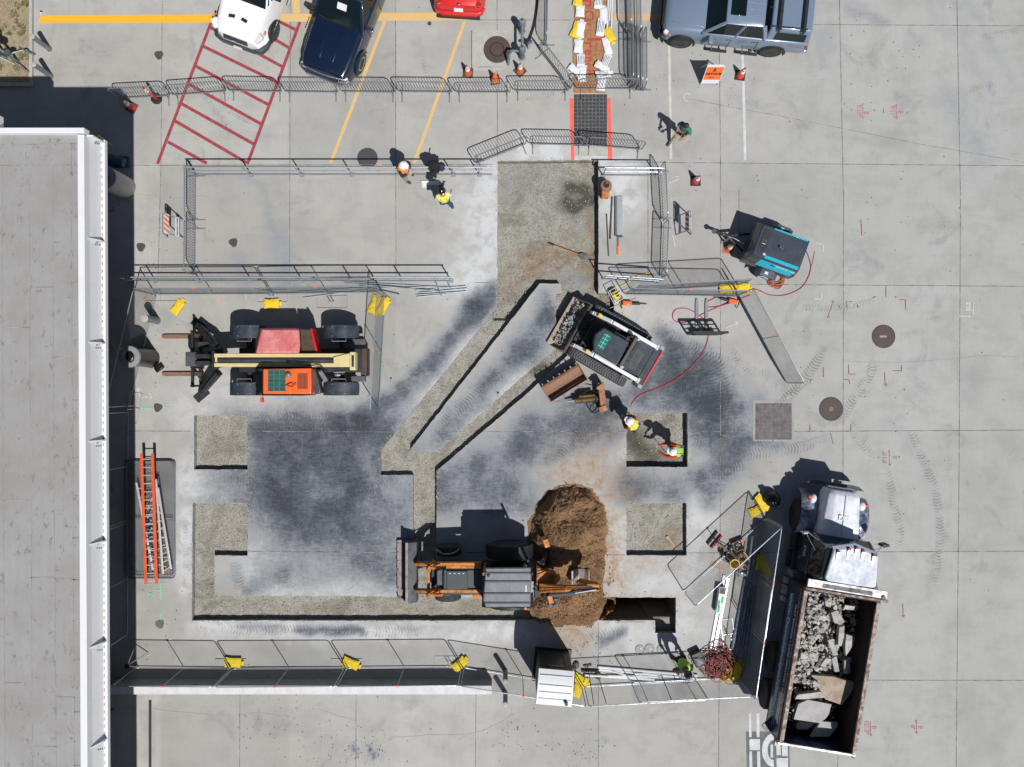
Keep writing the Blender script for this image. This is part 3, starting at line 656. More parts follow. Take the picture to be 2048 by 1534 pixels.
# joints between slabs, clipped at the openings
jm = MB()
def ribbon(mb, pts, wd, z=.004, mask=True, step=8):
    out = []
    for (x0,y0),(x1,y1) in zip(pts[:-1], pts[1:]):
        L = math.hypot(x1-x0, y1-y0); n = max(1, int(L/step)) if mask else 1
        nxv, nyv = -(y1-y0)/L*wd/2, (x1-x0)/L*wd/2
        for k in range(n):
            a, b = k/n, (k+1)/n; ax, ay, bx, by = x0+(x1-x0)*a, y0+(y1-y0)*a, x0+(x1-x0)*b, y0+(y1-y0)*b
            if mask and any(in_hole(ax+(bx-ax)*q, ay+(by-ay)*q) for q in (0,.5,1)): continue
            mb.add([P(ax+nxv,ay+nyv)+Vector((0,0,z)), P(ax-nxv,ay-nyv)+Vector((0,0,z)), P(bx-nxv,by-nyv)+Vector((0,0,z)), P(bx+nxv,by+nyv)+Vector((0,0,z))], [(0,1,2,3)])
for pts in [[(325,-40),(322,330),(316,560)],[(581,-40),(579,570)],[(480,1385),(479,1560)],[(712,1385),(712,1560)],[(791,-40),(792,560)],[(952,1385),(951,1560)],[(994,-40),(995,322)],[(1196,330),(1196,325)],
            [(1196,1010),(1197,1560)],[(1296,330),(1296,560)],[(1437,-40),(1441,320),(1441,960),(1437,1560)],[(1478,380),(1478,520)],[(1678,-40),(1687,400),(1686,960),(1675,1560)],[(1913,-40),(1921,400),(1918,960),(1912,1560)],
            [(215,331),(985,329)],[(1230,324),(2080,332)],[(260,862),(830,864)],[(870,863),(1250,863)],[(1380,863),(1500,864)],[(1583,863),(2080,860)],[(1400,568),(2080,573)],[(430,1102),(820,1105)],[(880,1104),(1250,1110)],[(1370,1106),(2080,1102)],
            [(1480,1360),(2080,1361)],[(950,565),(995,566)],[(1320,47),(2080,52)],[(940,40),(1140,40)],[(1230,1244),(1290,1244)]]:
    ribbon(jm, pts, 1.25)
ribbon(jm, [(1378,198),(1440,210),(1560,232),(1690,258),(1850,290),(1915,301),(2070,328)], .8, mask=False)
struct(jm.build("slab_joints", "black"))
cm_ = MB()
def crack(pts, wd=.6):
    q = [tuple(v)[:2] for v in bez([(x, y, 0) for x, y in pts], 5)]; q = [(x+R.uniform(-1,1), y+R.uniform(-1,1)) for x, y in q]
    ribbon(cm_, q, wd, z=.005)
crack([(270,388),(310,392),(345,398),(400,392),(425,400),(445,425),(475,432)]); crack([(1685,722),(1800,724),(1900,718),(1980,710),(2040,716)]); crack([(780,1475),(860,1470),(950,1466),(1000,1445),(1030,1425)])
crack([(640,1420),(700,1438),(712,1440)]); crack([(480,1430),(520,1425),(560,1432)]); crack([(1480,883),(1440,868)]); crack([(1590,886),(1620,880),(1650,870)]); crack([(420,1430),(300,1416)]); crack([(1590,1300),(1680,1480)])
struct(cm_.build("hairline_cracks", "black"))
for nm_, mt_ in (("slab_joints",'joint'),("hairline_cracks",'crack')):
    bpy.data.objects[nm_].data.materials.clear(); bpy.data.objects[nm_].data.materials.append(M[mt_])

# tyre traces: ribbons with a tread pattern
def trace(pts, wd, amt):
    q = bez([(x, y, 0) for x, y in pts], 8); vs = []; fs = []; uv = []; L = 0; col = []
    for i, p in enumerate(q):
        d = (q[min(i+1, len(q)-1)]-q[max(i-1, 0)]).normalized(); n = Vector((-d.y, d.x, 0))*wd/2
        if i: L += (q[i]-q[i-1]).length/S
        t = i/(len(q)-1); a = amt*min(1, t*5, (1-t)*5)
        for s_ in (-1, 1):
            w_ = P(p.x+n.x*s_, p.y+n.y*s_); w_.z = .0085 + .00012*(len(traces) % 60); vs.append(w_); uv.append((L, .5+.5*s_)); col.append(a)
        if i and not (in_hole(q[i].x, q[i].y) or in_hole(q[i-1].x, q[i-1].y)): fs.append((2*i-2, 2*i-1, 2*i+1, 2*i))
    traces.append((vs, fs, uv, col))
traces = []
for a in [([(1650,690),(1625,735),(1590,780),(1540,830)],24,1.0),([(1745,715),(1742,745),(1720,780),(1700,810),(1680,850)],22,.9),([(1785,820),(1825,870),(1850,930),(1870,980),(1880,1060),(1872,1140),(1850,1200)],20,.8),
          ([(1690,835),(1720,880),(1745,910)],24,.7),([(1765,930),(1778,960),(1790,1020),(1800,1060),(1795,1120)],20,.8),([(1470,915),(1530,905),(1600,895),(1640,880)],26,.9),([(1380,955),(1450,940),(1500,925)],26,.9),
          ([(1600,615),(1680,614),(1760,600)],16,.8),([(1790,675),(1850,665)],18,.5),([(1395,700),(1420,730),(1440,790),(1450,860)],60,1.0),([(1340,670),(1400,700),(1460,730)],30,.9),([(1460,700),(1500,740),(1540,750)],22,.7),
          ([(455,828),(560,832),(700,836),(760,842)],20,.9),([(470,850),(620,858),(800,862)],22,.8),([(800,840),(880,760),(950,670),(985,628)],22,.9),([(790,860),(740,890),(700,905)],26,.7),
          ([(560,900),(545,960),(570,1020),(620,1052),(680,1050)],26,1.0),([(600,900),(588,960),(610,1000),(650,1020)],24,.9),([(660,905),(685,950),(690,1000),(660,1030)],24,1.0),([(450,960),(500,972),(560,990)],24,.8),
          ([(445,1000),(380,1000)],20,.4),([(370,1040),(372,1100),(372,1180)],12,.7),([(700,1000),(740,980),(800,950)],24,.8),([(720,1100),(740,1050),(760,1000)],24,.6),([(640,890),(700,880),(740,870)],22,.8),
          ([(400,1250),(500,1262),(620,1258),(760,1264),(900,1260)],22,1.0),([(1160,1285),(1210,1270),(1250,1262)],26,.9),([(870,860),(940,800),(1010,740)],24,.9),([(1110,850),(1150,810),(1160,780)],26,.7),
          ([(1110,930),(1150,870),(1200,850)],24,.8),([(1340,800),(1350,860),(1420,900)],24,.7),([(1460,780),(1480,830),(1500,850)],30,.8),([(440,180),(455,220),(500,245),(540,258)],9,.6),([(780,105),(790,130),(760,150)],8,.5),([(845,115),(850,150)],9,.6),
          ([(730,228),(780,215)],8,.5),([(1960,75),(2040,60)],14,.6),([(1935,180),(1990,165)],14,.6),([(1560,860),(1530,880),(1480,880)],26,.6),([(470,1120),(480,1180)],26,.6),([(560,1130),(590,1180)],26,.6),([(1800,700),(1790,760),(1700,800)],16,.3),([(1895,820),(1900,980),(1890,1100)],12,.35),([(1560,800),(1620,760)],16,.6)]:
    trace(a[0], a[1], min(1.3, a[2]*1.35))
def emit_traces(name, m):
  tv = []; tf = []; tu = []; tc = []
  for vs, fs, uv, col in traces:
    n = len(tv); tv += vs; tu += uv; tc += col; tf += [tuple(i+n for i in f) for f in fs]
  me = bpy.data.meshes.new(name); me.from_pydata(tv, [], tf); ul = me.uv_layers.new(name="UVMap")
  for l in me.loops: ul.data[l.index].uv = tu[l.vertex_index]
  set_soil(me, np.array(tc), np.zeros(len(tc)), np.zeros(len(tc))); me.materials.append(M[m])
  o = bpy.data.objects.new(name, me); C.objects.link(o); struct(o)
emit_traces("tyre_traces", 'tyre_trace')
# swirls wiped through the slurry by the turning machines
zones = [((640,970),150,110,34),((1060,900),120,90,16),((1400,790),70,70,14),((1430,930),90,50,10),((1180,820),80,50,8),((620,1140),150,30,10),((900,760),60,60,6),((1320,960),70,30,6),((960,1000),60,50,6),((600,860),150,18,6),((760,1050),60,50,6)]
rs = random.Random(33)
for nm_, m_, share, am in (("dark_wipes",'wipe_dark',1.0,.75),("pale_wipes",'wipe_light',.85,.55)):
    traces = []
    for (cx,cy), rx, ry, n in zones:
        for _ in range(int(n*share)):
            x, y = cx+rs.gauss(0,rx*.55), cy+rs.gauss(0,ry*.55); r = rs.uniform(18,95); a0 = rs.uniform(0,6.28); da = rs.uniform(.5,1.7)
            pts = [(x+r*math.cos(a0+da*k/4), y+r*.8*math.sin(a0+da*k/4)) for k in range(5)]; trace(pts, rs.uniform(10,34), am*rs.uniform(.5,1))
    emit_traces(nm_, m_)

# painted markings
def strips(name, matn, segs, z=.004, wd=6):
    mb = MB()
    for s_ in segs:
        if isinstance(s_[0][0], (int, float)): pts, w_ = s_, wd
        else: pts, w_ = s_
        ribbon(mb, pts, w_, z, mask=False); z += .0006
    return struct(mb.build(name, matn))
def polys(name, matn, pl, z=.004):
    mb = MB()
    for p in pl: mb.add([P(x, y)+Vector((0,0,z)) for x, y in p], [tuple(range(len(p)))])
    return struct(mb.build(name, matn))
strips("red_hatching", 'red_marking', [[(422,46),(315,328)],[(600,44),(495,328)],[(418,53),(440,66)],[(560,44),(592,60)],[(405,92),(559,167)],[(505,101),(567,135)],[(548,78),(580,97)],[(389,131),(536,209)],[(375,167),(522,248)],[(362,207),(507,288)],[(350,242),(494,326)],[(336,284),(414,327)]], z=.008, wd=6.2)
polys("yellow_lane_line", 'yellow_fresh', [[(81,31),(430,29),(430,45),(78,46)]], z=.006)
polys("worn_lane_line", 'yellow_marking', [[(430.5,29),(900,25),(945,25),(943,40),(430.5,45)],[(584,-20),(599,-20),(600,26.5),(586,27)],[(766,42),(773,42),(665,326),(658,326)],[(926,42),(933,42),(832,326),(825,326)]], z=.006)
polys("faded_lane_line", 'faded_orange', [[(1228,27),(1335,29),(1335,42),(1228,40)]], z=.006)
strips("pale_lane_line", 'pale_marking', [[(1338,80),(1340,200),(1342,318)]], wd=5.5, z=.006)
strips("white_lane_line", 'white_marking', [[(1485,110),(1488,220),(1490,320)]], wd=5.5, z=.006)
polys("coral_edge_line", 'coral_marking', [[(1139,197),(1147,197),(1149,321),(1142,321)],[(1214,196),(1221,196),(1225,320),(1216,320)]])
polys("dark_letter_ground", 'grey_marking', [[(1492,1463),(1578,1463),(1580,1550),(1494,1550)]])
o_out = [(1548+ (24*math.cos(a)), 1500+34*math.sin(a)) for a in [math.pi*.5+math.pi*k/12 for k in range(13)]]
o_in = [(1547+ (12*math.cos(a)), 1500+20*math.sin(a)) for a in [math.pi*1.5-math.pi*k/12 for k in range(13)]]
polys("white_ground_letters", 'white_marking', [[(1497,1426),(1502,1426),(1503,1474),(1498,1474)],[(1512.6,1426),(1518.5,1426),(1519,1474),(1513,1474)],[(1498.5,1478),(1519.6,1478),(1520,1500),(1499,1500)],[(1498.5,1502.5),(1504,1502.5),(1505,1550),(1499,1550)],[(1514,1502.5),(1520,1502.5),(1521,1550),(1515,1550)],
    o_out+o_in, [(1541,1489),(1546,1489),(1546,1515),(1541,1515)], [(1552,1480),(1560,1480),(1562,1510),(1553,1510)],[(1563,1470),(1574,1476),(1576,1512),(1564,1512)],[(1553,1516),(1576,1516),(1576,1550),(1553,1550)]], z=.008)
def arrow(x, y0, y1): return [[(x,y0),(x,y1)],[(x-2.5,y0+4),(x,y0),(x+2.5,y0+4)],[(x-2.5,y1-4),(x,y1),(x+2.5,y1-4)]]
red = arrow(1726,207,237)+arrow(1793,209,239)+arrow(1779,901,932)+arrow(1833,1440,1468)+[[(1741,1443),(1741,1472)],[(1738,1468),(1741,1472),(1744,1468)]]
red += [[(1749,219),(1749,223)],[(1767,217),(1767,227)],[(1815,224),(1815,228)],[(1703,218),(1703,222)],[(1757,914),(1758,917)],[(1799,912),(1798,916)],[(1667,602),(1655,637)],[(1652,633),(1655,637),(1659,634)],[(1663,604),(1667,602),(1668,607)],
  [(1693,604),(1706,604)],[(1693,604),(1693,615)],[(1798,600),(1811,600),(1811,620)],[(1772,571),(1772,594)],[(1697,730),(1698,749),(1712,749)],[(1786,742),(1803,742),(1803,732)],[(1686,760),(1698,760),(1700,769)],[(1769,745),(1771,773)],[(1768,768),(1771,773),(1774,768)],
  [(1620,850),(1620,863),(1632,863)],[(1702,849),(1702,863),(1690,863)],[(1661,866),(1667,889)],[(1621,768),(1621,760),(1627,760)],[(1647,735),(1647,755)],[(1722,440),(1724,472)],[(1715,610),(1717,617)],[(1679,612),(1679,617)],[(1806,1208),(1807,1236)],[(1804,1231),(1807,1236),(1810,1231)],[(1715,1236),(1716,1240)],[(1745,596),(1752,594)],[(1791,593),(1792,597)]]
strips("red_spray_marks", 'spray_red', [(q, 1.15) for q in red], z=.01)
strips("white_spray_marks", 'spray_white', [(q, 2.2) for q in [[(1632,487),(1646,488),(1646,504)],[(1628,598),(1643,598),(1643,585)],[(1337,367),(1358,357)],[(1350,352),(1359,355),(1352,363)],[(1452,655),(1476,646)],[(1468,644),(1476,646),(1472,652)],[(276,777),(281,795),(305,792)],[(272,783),(276,775),(284,780)],[(298,786),(306,792),(299,798)],
   [(1917,632),(1945,632),(1946,605)],[(1380,190),(1374,186),(1367,190),(1368,200),(1376,203)],[(330,1285),(345,1275)],[(1345,470),(1350,495)]]], z=.01)
strips("green_spray_marks", 'spray_green', [(q, 2.2) for q in [[(282,817),(340,814)],[(283,813),(287,820),(292,812)],[(321,1165),(322,1200)],[(309,1180),(322,1180)],[(296,1190),(302,1185),(300,1194),(308,1190)],[(294,1166),(300,1170),(306,1166)],[(322,1225),(322,1240)],[(487,1328),(497,1334)],[(492,587),(492,600)],[(321,1167),(335,1167)]]], z=.01)
strips("orange_spray_marks", 'spray_orange', [(q, 3) for q in [[(428,588),(436,590)],[(753,326),(763,331)],[(440,594),(436,606)]]], z=.01)
for i, (x, y, s_) in enumerate([(1718,222,"9'10\""),(1785,224,"9'11\""),(1770,915,"8'10\""),(1733,1455,"12'-3\""),(1826,1455,"8'"),(1790,915,"E"),(1733,226,"E"),(1801,224,"E"),(1748,1455,"E"),(1841,1455,"E")]):
    t_ = text_mesh("sprayed_figures", s_, .22, 'spray_red', None, P(x, y)+Vector((0,0,.01)), (0,0,rad(-90 if i != 2 else 90)), bold=.004); struct(t_)
struct(text_mesh("sprayed_letters", "ELE", .22, 'spray_white', None, P(1936,612)+Vector((0,0,.01)), (0,0,rad(90)), bold=.01))

# dry planting bed with its kerb, top left
mb = MB(); n = 24
vs = []; fs = []
for j in range(n+1):
    for i in range(n+1):
        x = -60+ (62+60)*i/n; y = -60+(166+60)*j/n; p = P(x, y); p.z = .10+noise.noise(Vector((x/12,y/12,0)))*.03; vs.append(p)
fs = [(j*(n+1)+i, (j+1)*(n+1)+i, (j+1)*(n+1)+i+1, j*(n+1)+i+1) for j in range(n) for i in range(n)]
me = bpy.data.meshes.new("dry_bed"); me.from_pydata(vs, [], fs); set_soil(me, np.zeros(len(vs)), np.zeros(len(vs)), np.array([.5*(.5+noise.noise(v)) for v in vs])); me.materials.append(M['dry_soil'])
o = bpy.data.objects.new("dry_soil_bed", me); C.objects.link(o); struct(o)
a = P(62,-60); b = P(75,175); c_ = P(-60,167)
mb.box(a.x, b.y, 0, P(68,0).x, a.y, .14); mb.box(c_.x, b.y, 0, a.x-.003, c_.y, .137)
struct(mb.build("kerb", 'pale_concrete', bevel=.015))
gb = MB()
for _ in range(140):
    x, y = R.uniform(-10,60), R.uniform(-10,145)
    if noise.noise(Vector((x/25,y/25,7))) < -.05: continue
    p = P(x, y)
    for k in range(9):
        a_ = R.uniform(0, 6.28); l = R.uniform(.05,.13); q = Vector((math.cos(a_)*l, math.sin(a_)*l, 0)); s_ = Vector((-q.y, q.x, 0))*.18
        z = Vector((0,0,.1)); gb.add([p+z-s_, p+z+s_, p+z+q+Vector((0,0,l*.8))], [(0,1,2)])
tag(gb.build("weeds", 'weed'), 'sparse dry weeds sprouting in the soil bed', 'weeds', kind='stuff')
# crumbs of concrete scattered on the slab
cb = MB()
for cx, cy, r, n in [(690,1490,50,70),(760,1500,40,50),(1165,1500,30,50),(1030,1480,40,40),(560,1440,60,60),(700,1420,200,40),(400,200,200,30),(1450,250,200,60),(1400,160,60,25),(1250,660,50,40),(1330,640,40,20),(1760,120,80,40),(300,480,60,30),(320,700,60,50),(300,1250,60,40),(1750,800,200,40),(1300,1250,60,20),(860,700,80,20),(1170,1300,30,40),(1840,400,160,30),(1480,680,90,30)]:
    for _ in range(n):
        x, y = R.gauss(cx, r), R.gauss(cy, r*.7)
        if in_hole(x, y): continue
        p = P(x, y); q = R.uniform(.006,.022); a_ = R.uniform(0, 3)
        cb.obox((p.x, p.y, q*.35), (q*2, q*1.3, q*.7), a_)
tag(cb.build("concrete_crumbs", 'chunk_dark'), 'small dark crumbs strewn over the concrete', 'debris', kind='stuff')

# loose stones lying on the excavated floors and along the cut edges
sb = MB(); n_ = 0
while n_ < 3800:
    x, y = R.uniform(380,1378), R.uniform(318,1265)
    if not in_hole(x, y) or (y > 1190 and x > 1070): continue
    p = P(x, y); q = R.choice([.006,.008,.010,.013,.018,.026]); zz = -depth(x, y)+.005
    sb.obox((p.x, p.y, zz+q*.3), (q*2, q*1.4, q), R.uniform(0,3), R.uniform(-.5,.5)); n_ += 1
tag(sb.build("gravel_stones", 'stone_grain'), 'loose pale stones scattered over the gravel in the trenches', 'gravel', kind='stuff')
eb = MB()
for poly in HOLES + [ISLE]:
    for (x0,y0),(x1,y1) in zip(poly, poly[1:]+poly[:1]):
        L = math.hypot(x1-x0, y1-y0)
        for k in range(int(L*.55)):
            u = R.random(); o_ = R.gauss(0, 3.2); x, y = x0+(x1-x0)*u-(y1-y0)/L*o_, y0+(y1-y0)*u+(x1-x0)/L*o_; p = P(x, y); q = R.uniform(.006,.022)
            zz = (-depth(x, y) if in_hole(x, y) else 0); eb.obox((p.x, p.y, zz+q*.3), (q*2, q*1.3, q*.7), R.uniform(0,3))
tag(eb.build("edge_crumbs", 'chunk'), 'broken concrete crumbs along the sawn trench edges', 'debris', kind='stuff')

# ---------------------------------------------------------------- building on the left
def building():
    t = thing('building', 'large flat roofed building with white fascia along the left side', 'building', P(120, 767)*1.0)
    zt, zb = 6.6, 5.8
    xe = P(168,0,zt).x; yn = P(0,255,zt).y; xw = -34; ys = -22
    # the roof edge drifts a little, like in the photo
    sk = lambda x, y: x - (y-yn)*(.0050)
    def q(x, y, z): return (sk(x, y), y, z)
    mb = MB(); mb.prism([q(xw,yn,0)[:2], q(xe-.14,yn-.14,0)[:2], q(xe-.14,ys,0)[:2], q(xw,ys,0)[:2]], 6.1, 6.42); mb.build('roof', 'roof_membrane', t, world=True)
    mb = MB(); cw = .19
    mb.prism([q(xe-cw,yn-cw,0)[:2], q(xe,yn-cw,0)[:2], q(xe,ys,0)[:2], q(xe-cw,ys,0)[:2]], 6.3, zt)
    mb.prism([q(xw,yn-.155,0)[:2], q(xw,yn,0)[:2], q(xe,yn,0)[:2], q(xe,yn-.155,0)[:2]], 6.3, zt+.002)
    mb.build('parapet_cap', 'white_metal', t, bevel=.012, world=True)
    xp = P(203,0,zb).x; xf = P(210,0,zb).x
    mb = MB(); mb.add([q(xe-.02,yn-.1,6.45), q(xe-.02,ys,6.45), q(xp,ys,zb), q(xp,yn-.1,zb), q(xe-.12,yn-.1,6.45), q(xe-.12,ys,6.45), q(xp-.1,ys,zb), q(xp-.1,yn-.1,zb)],
       [(0,1,2,3),(7,6,5,4),(0,3,7,4),(1,5,6,2)]); mb.build('fascia_panel', 'white_metal', t, world=True)
    mb = MB(); mb.prism([q(xp-.02,yn-.1,0)[:2], q(xf,yn-.1,0)[:2], q(xf,ys,0)[:2], q(xp-.02,ys,0)[:2]], zb-.14, zb+.02); mb.build('drip_flange', 'white_metal', t, bevel=.01, world=True)
    mb = MB(); y = yn-.3
    while y > ys: mb.box(sk(xp+.012,y), y, zb+.02, sk(xp+.03,y), y-.10, zb+.026); y -= .21
    mb.build('drain_slot', 'rust_steel', t, world=True)['kind'] = 'stuff'
    for i, py in enumerate([268,474,684,884,1092,1300,1502,1705]):
        y = P(0, py, zt).y
        mb = MB(); mb.prism([(sk(xe,y),6.45),(sk(xf,y)-.01,6.45 if i == 0 else 6.0),(sk(xf,y)-.01,zb+.02),(sk(xp,y),zb+.02)], y-.02, y+.02, 'y'); mb.build('fascia_fin', 'white_metal', t, world=True)
        for k in range(3): mb = MB(); mb.obox((sk(xe,y)+.10+k*.05, y-.14, 6.2-k*.02), (.03,.05,.03), 0); mb.build('weep_tab', 'galv', t, world=True)
    # walls set back under the overhang, posts
    xw2 = P(205,0,0).x
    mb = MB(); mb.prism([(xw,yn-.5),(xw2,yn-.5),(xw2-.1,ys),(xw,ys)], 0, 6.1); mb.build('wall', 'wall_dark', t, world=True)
    # roofing seams
    mb = MB(); z = 6.425
    def seam(pts, wd=.022):
        for (ax,ay),(bx,by) in zip(pts[:-1], pts[1:]):
            a, b = P(ax,ay,6.42), P(bx,by,6.42); d = (b-a).normalized(); n = Vector((-d.y,d.x,0))*wd/2
            mb.add([(a+n)[:2]+(z,), (a-n)[:2]+(z,), (b-n)[:2]+(z,), (b+n)[:2]+(z,)], [(0,1,2,3)])
    seam([(0,291),(150,286)]); seam([(0,331),(143,330)]); 
    for x0 in (4, 59, 106, 143): seam([(x0,331 if x0 < 140 else 288),(x0+1,700),(x0+3,1000),(x0+5,1300),(x0+7,1600)], .016)
    for s_ in [[(107,485),(141,483)],[(62,575),(106,574)],[(106,715),(142,711)],[(60,1155),(110,1155)],[(110,1157),(150,1159)],[(5,655),(58,655)],[(2,1001),(60,1001)],[(10,1366),(64,1365)],[(66,1494),(113,1493)],[(113,1393),(150,1395)],[(0,1273),(8,1274)],[(52,290),(52,331)],[(66,290),(66,331)]]: seam(s_, .03)
    for y in (288,346,424,502,566,650,742,800,916,990,1076,1160,1242,1320,1424,1530): seam([(142+(y-288)/200,y),(153+(y-288)/160,y+R.uniform(-2,2))], .035)
    mb.build('roof_seam', 'roof_seam_grey', t, world=True)['kind'] = 'stuff'
    # unseen slab, added outside the frame to cast the shadow by the planting bed
    mb = MB(); c = P(221,347); mb.box(-40, c.y-1.5, 6.1, c.x, c.y, 6.5); mb.box(-40, yn, 5.9, -23, c.y-1.5, 6.3); mb.build('shadow_slab', 'roof_white', t, world=True)
    mb = MB(); a = P(215,1340); mb.box(a.x, ys, 0, a.x+.25, ys+.25, 5.8)
    mb.build('canopy_post', 'galv', t, world=True)
    for py in (420, 700, 980, 1420): mb = MB(); p = P(226, py); mb.cyl(p, p+Vector((0,0,5.8)), .06, n=10); mb.build('canopy_post', 'galv', t, world=True)
building()

# low concrete wall along the south fence
def low_wall():
    t = thing('low_wall', 'long low white topped concrete wall below the south fence', 'wall', P(600,1365))
    a, b = P(150,1357), P(984,1357); z = .72
    mb = MB(); mb.box(a.x, a.y-.29, 0, b.x, a.y, z-.05); mb.build('wall_body', 'grey_concrete', t, world=True)
    mb = MB(); mb.box(a.x, a.y-.30, z-.05, b.x+.01, a.y+.01, z); mb.build('coping', 'white_concrete', t, bevel=.01, world=True)
low_wall()

# bollards
def bollard(px, py, label, h=1.06, r=.085, group='steel bollards', m='bollard'):
    t = thing('bollard', label, 'bollard', P(px, py), 0, group)
    mb = MB(); mb.lathe((0,0,0), [(r+.02,0),(r+.02,.015),(r,.016),(r,h-.02)], 20); mb.build('post', m, t, smooth=True)
    mb = MB(); mb.lathe((0,0,0), [(r+.004,h-.02),(r+.004,h),(r*.8,h+.012),(0,h+.02)], 20); mb.build('cap', 'pale_concrete', t, smooth=True)
    return t
bollard(99,98,'grey steel bollard at the kerb, the one farther from the building')
bollard(102,152,'grey steel bollard at the kerb, just inside the building shadow')
bollard(1011,1342,'dark grey pipe bollard inside the south fence beside the end of the low wall')
bollard(1011,1386,'dark grey pipe bollard outside the fence beyond the end of the low wall')
bollard(314,641,'stubby grey bollard behind the leaning chain link fence near the fork tips', 1.0, .13)
def pump_set():
    t = thing('pump', 'blue pump with yellow handles standing in the shade of the building', 'pump', P(243,325))
    mb = MB(); mb.cyl((-.4,.1,.3),(.25,-.1,.3),.16); mb.box(-.5,-.2,.0,.3,.2,.12); mb.build('pump_body','blue_plastic',t,bevel=.01)
    mb = MB(); mb.tube([(-.5,.2,.1),(-.5,.25,.9),(-.5,-.25,.9),(-.5,-.2,.1)],.03); mb.tube([(-.3,.6,.1),(-.3,.65,1.1),(-.3,.35,1.1)],.03); mb.build('handle','yellow',t)
pump_set()
def drum():
    t = thing('storage_tank', 'pale upright cylindrical tank in the shade under the roof edge', 'tank', P(250,375))
    mb = MB(); mb.lathe((0,0,0), [(.38,0),(.40,.03),(.40,1.4),(.38,1.43)], 32); mb.build('tank_body','bin_white',t,smooth=True)
    mb = MB(); mb.lathe((0,0,0), [(.40,1.431),(.40,1.46),(.24,1.48),(.23,1.46),(0,1.46)], 32); mb.build('lid','galv',t,smooth=True)
    mb = MB(); mb.lathe((0,0,0), [(.14,1.461),(.14,1.50),(.02,1.51)], 24); mb.build('port','black',t)
drum()
def meter():
    t = thing('utility_meter', 'grey pipe assembly with valves and meter box at the soil bed edge', 'utility pipes', P(30,120,.1))
    mb = MB(); mb.obox((-.35,.28,1.3),(.5,.35,.5)); mb.build('meter_box','galv_bright',t,bevel=.02)
    mb = MB(); mb.ell((-.05,.1,1.15),(.2,.13,.16)); mb.build('regulator','galv_bright',t,smooth=True)
    mb = MB(); mb.tube([(-.1,.1,1.1),(.1,-.05,.7),(.15,-.1,0)],.05); mb.tube([(-.35,.25,1.2),(-.3,.1,.4),(-.3,.05,0)],.05); mb.tube([(-.5,.25,1.1),(-.5,.9,1.1),(-.5,.95,.0)],.05); mb.tube([(.1,-.05,.6),(.6,.15,.5),(.7,.2,0)],.035)
    mb.tube([(-.3,-.1,.9),(.3,-.35,.5),(.55,-.45,.0)],.03); mb.build('pipe','galv',t)
    mb = MB(); mb.lathe((.2,-.05,.75),[(.12,0),(.12,.03)],16); mb.build('valve_wheel','steel_grey',t); mb = MB(); mb.lathe((0,-.2,.95),[(.1,0),(.1,.03)],16); mb.build('valve_wheel','steel_grey',t)
meter()

# ---------------------------------------------------------------- crowd barriers
def crowd_proto():
    L, h = 2.08, 1.08
    t = thing('crowd_barrier', 'x', 'crowd barrier', (0,0,0), 0, 'galvanised crowd barriers round the work area')
    mb = MB(); a = L/2; r = .021; c = .17; q = []
    for cx, cz, a0 in ((a-c, h-c, 0), (-a+c, h-c, 90), (-a+c, .15+c*.5, 180), (a-c, .15+c*.5, 270)):
        cc = c if cz > .5 else c*.5
        for k in range(5): an = rad(a0+90*k/4); q.append((cx + (c-cc)*(1 if cx > 0 else -1) + cc*math.cos(an), 0, cz + cc*math.sin(an)))
    mb.tube(q, r, 6, closed=True); mb.build('frame', 'galv', t, smooth=True)
    mb = MB(); n = 19
    for i in range(1, n): x = -a + L*i/n; mb.tube([(x,0,.17),(x,0,h-.01)], .0095, 5)
    mb.build('bars', 'galv', t)
    for s_ in (-1, 1):
        mb = MB(); x = s_*(a-.12); mb.bar((x,-.33,.012),(x,.33,.012),.045,.016); mb.tube([(x,-.1,.02),(x,0,.2),(x,.1,.02)],.012,5); mb.build('foot', 'galv', t)
    mb = MB(); mb.tube([(a,0,.75),(a+.06,0,.75),(a+.06,0,.68)],.009,5); mb.build('hook', 'galv', t); mb = MB(); mb.tube([(-a,0,.75),(-a-.05,.03,.73),(-a-.05,-.03,.73),(-a,0,.75)],.009,5); mb.build('hook', 'galv', t)
    return t
CB = crowd_proto(); cb_used = False
def crowd(x0, y0, x1, y1, label, flipfoot=False):
    global cb_used
    a, b = P(x0, y0), P(x1, y1); m = (a+b)/2; d = b-a; sc = d.length/2.14; rz = math.atan2(d.y, d.x)
    if not cb_used: cb_used = True; o = CB; o.location = m; o.rotation_euler = (0,0,rz); o.scale = (sc,1,1); o['label'] = label
    else: o = copy_tree(CB, m, rz, label, sc=(sc,1,1))
    o.matrix_basis = Matrix.LocRotScale(m, o.rotation_euler, (sc,1,1))
    return o
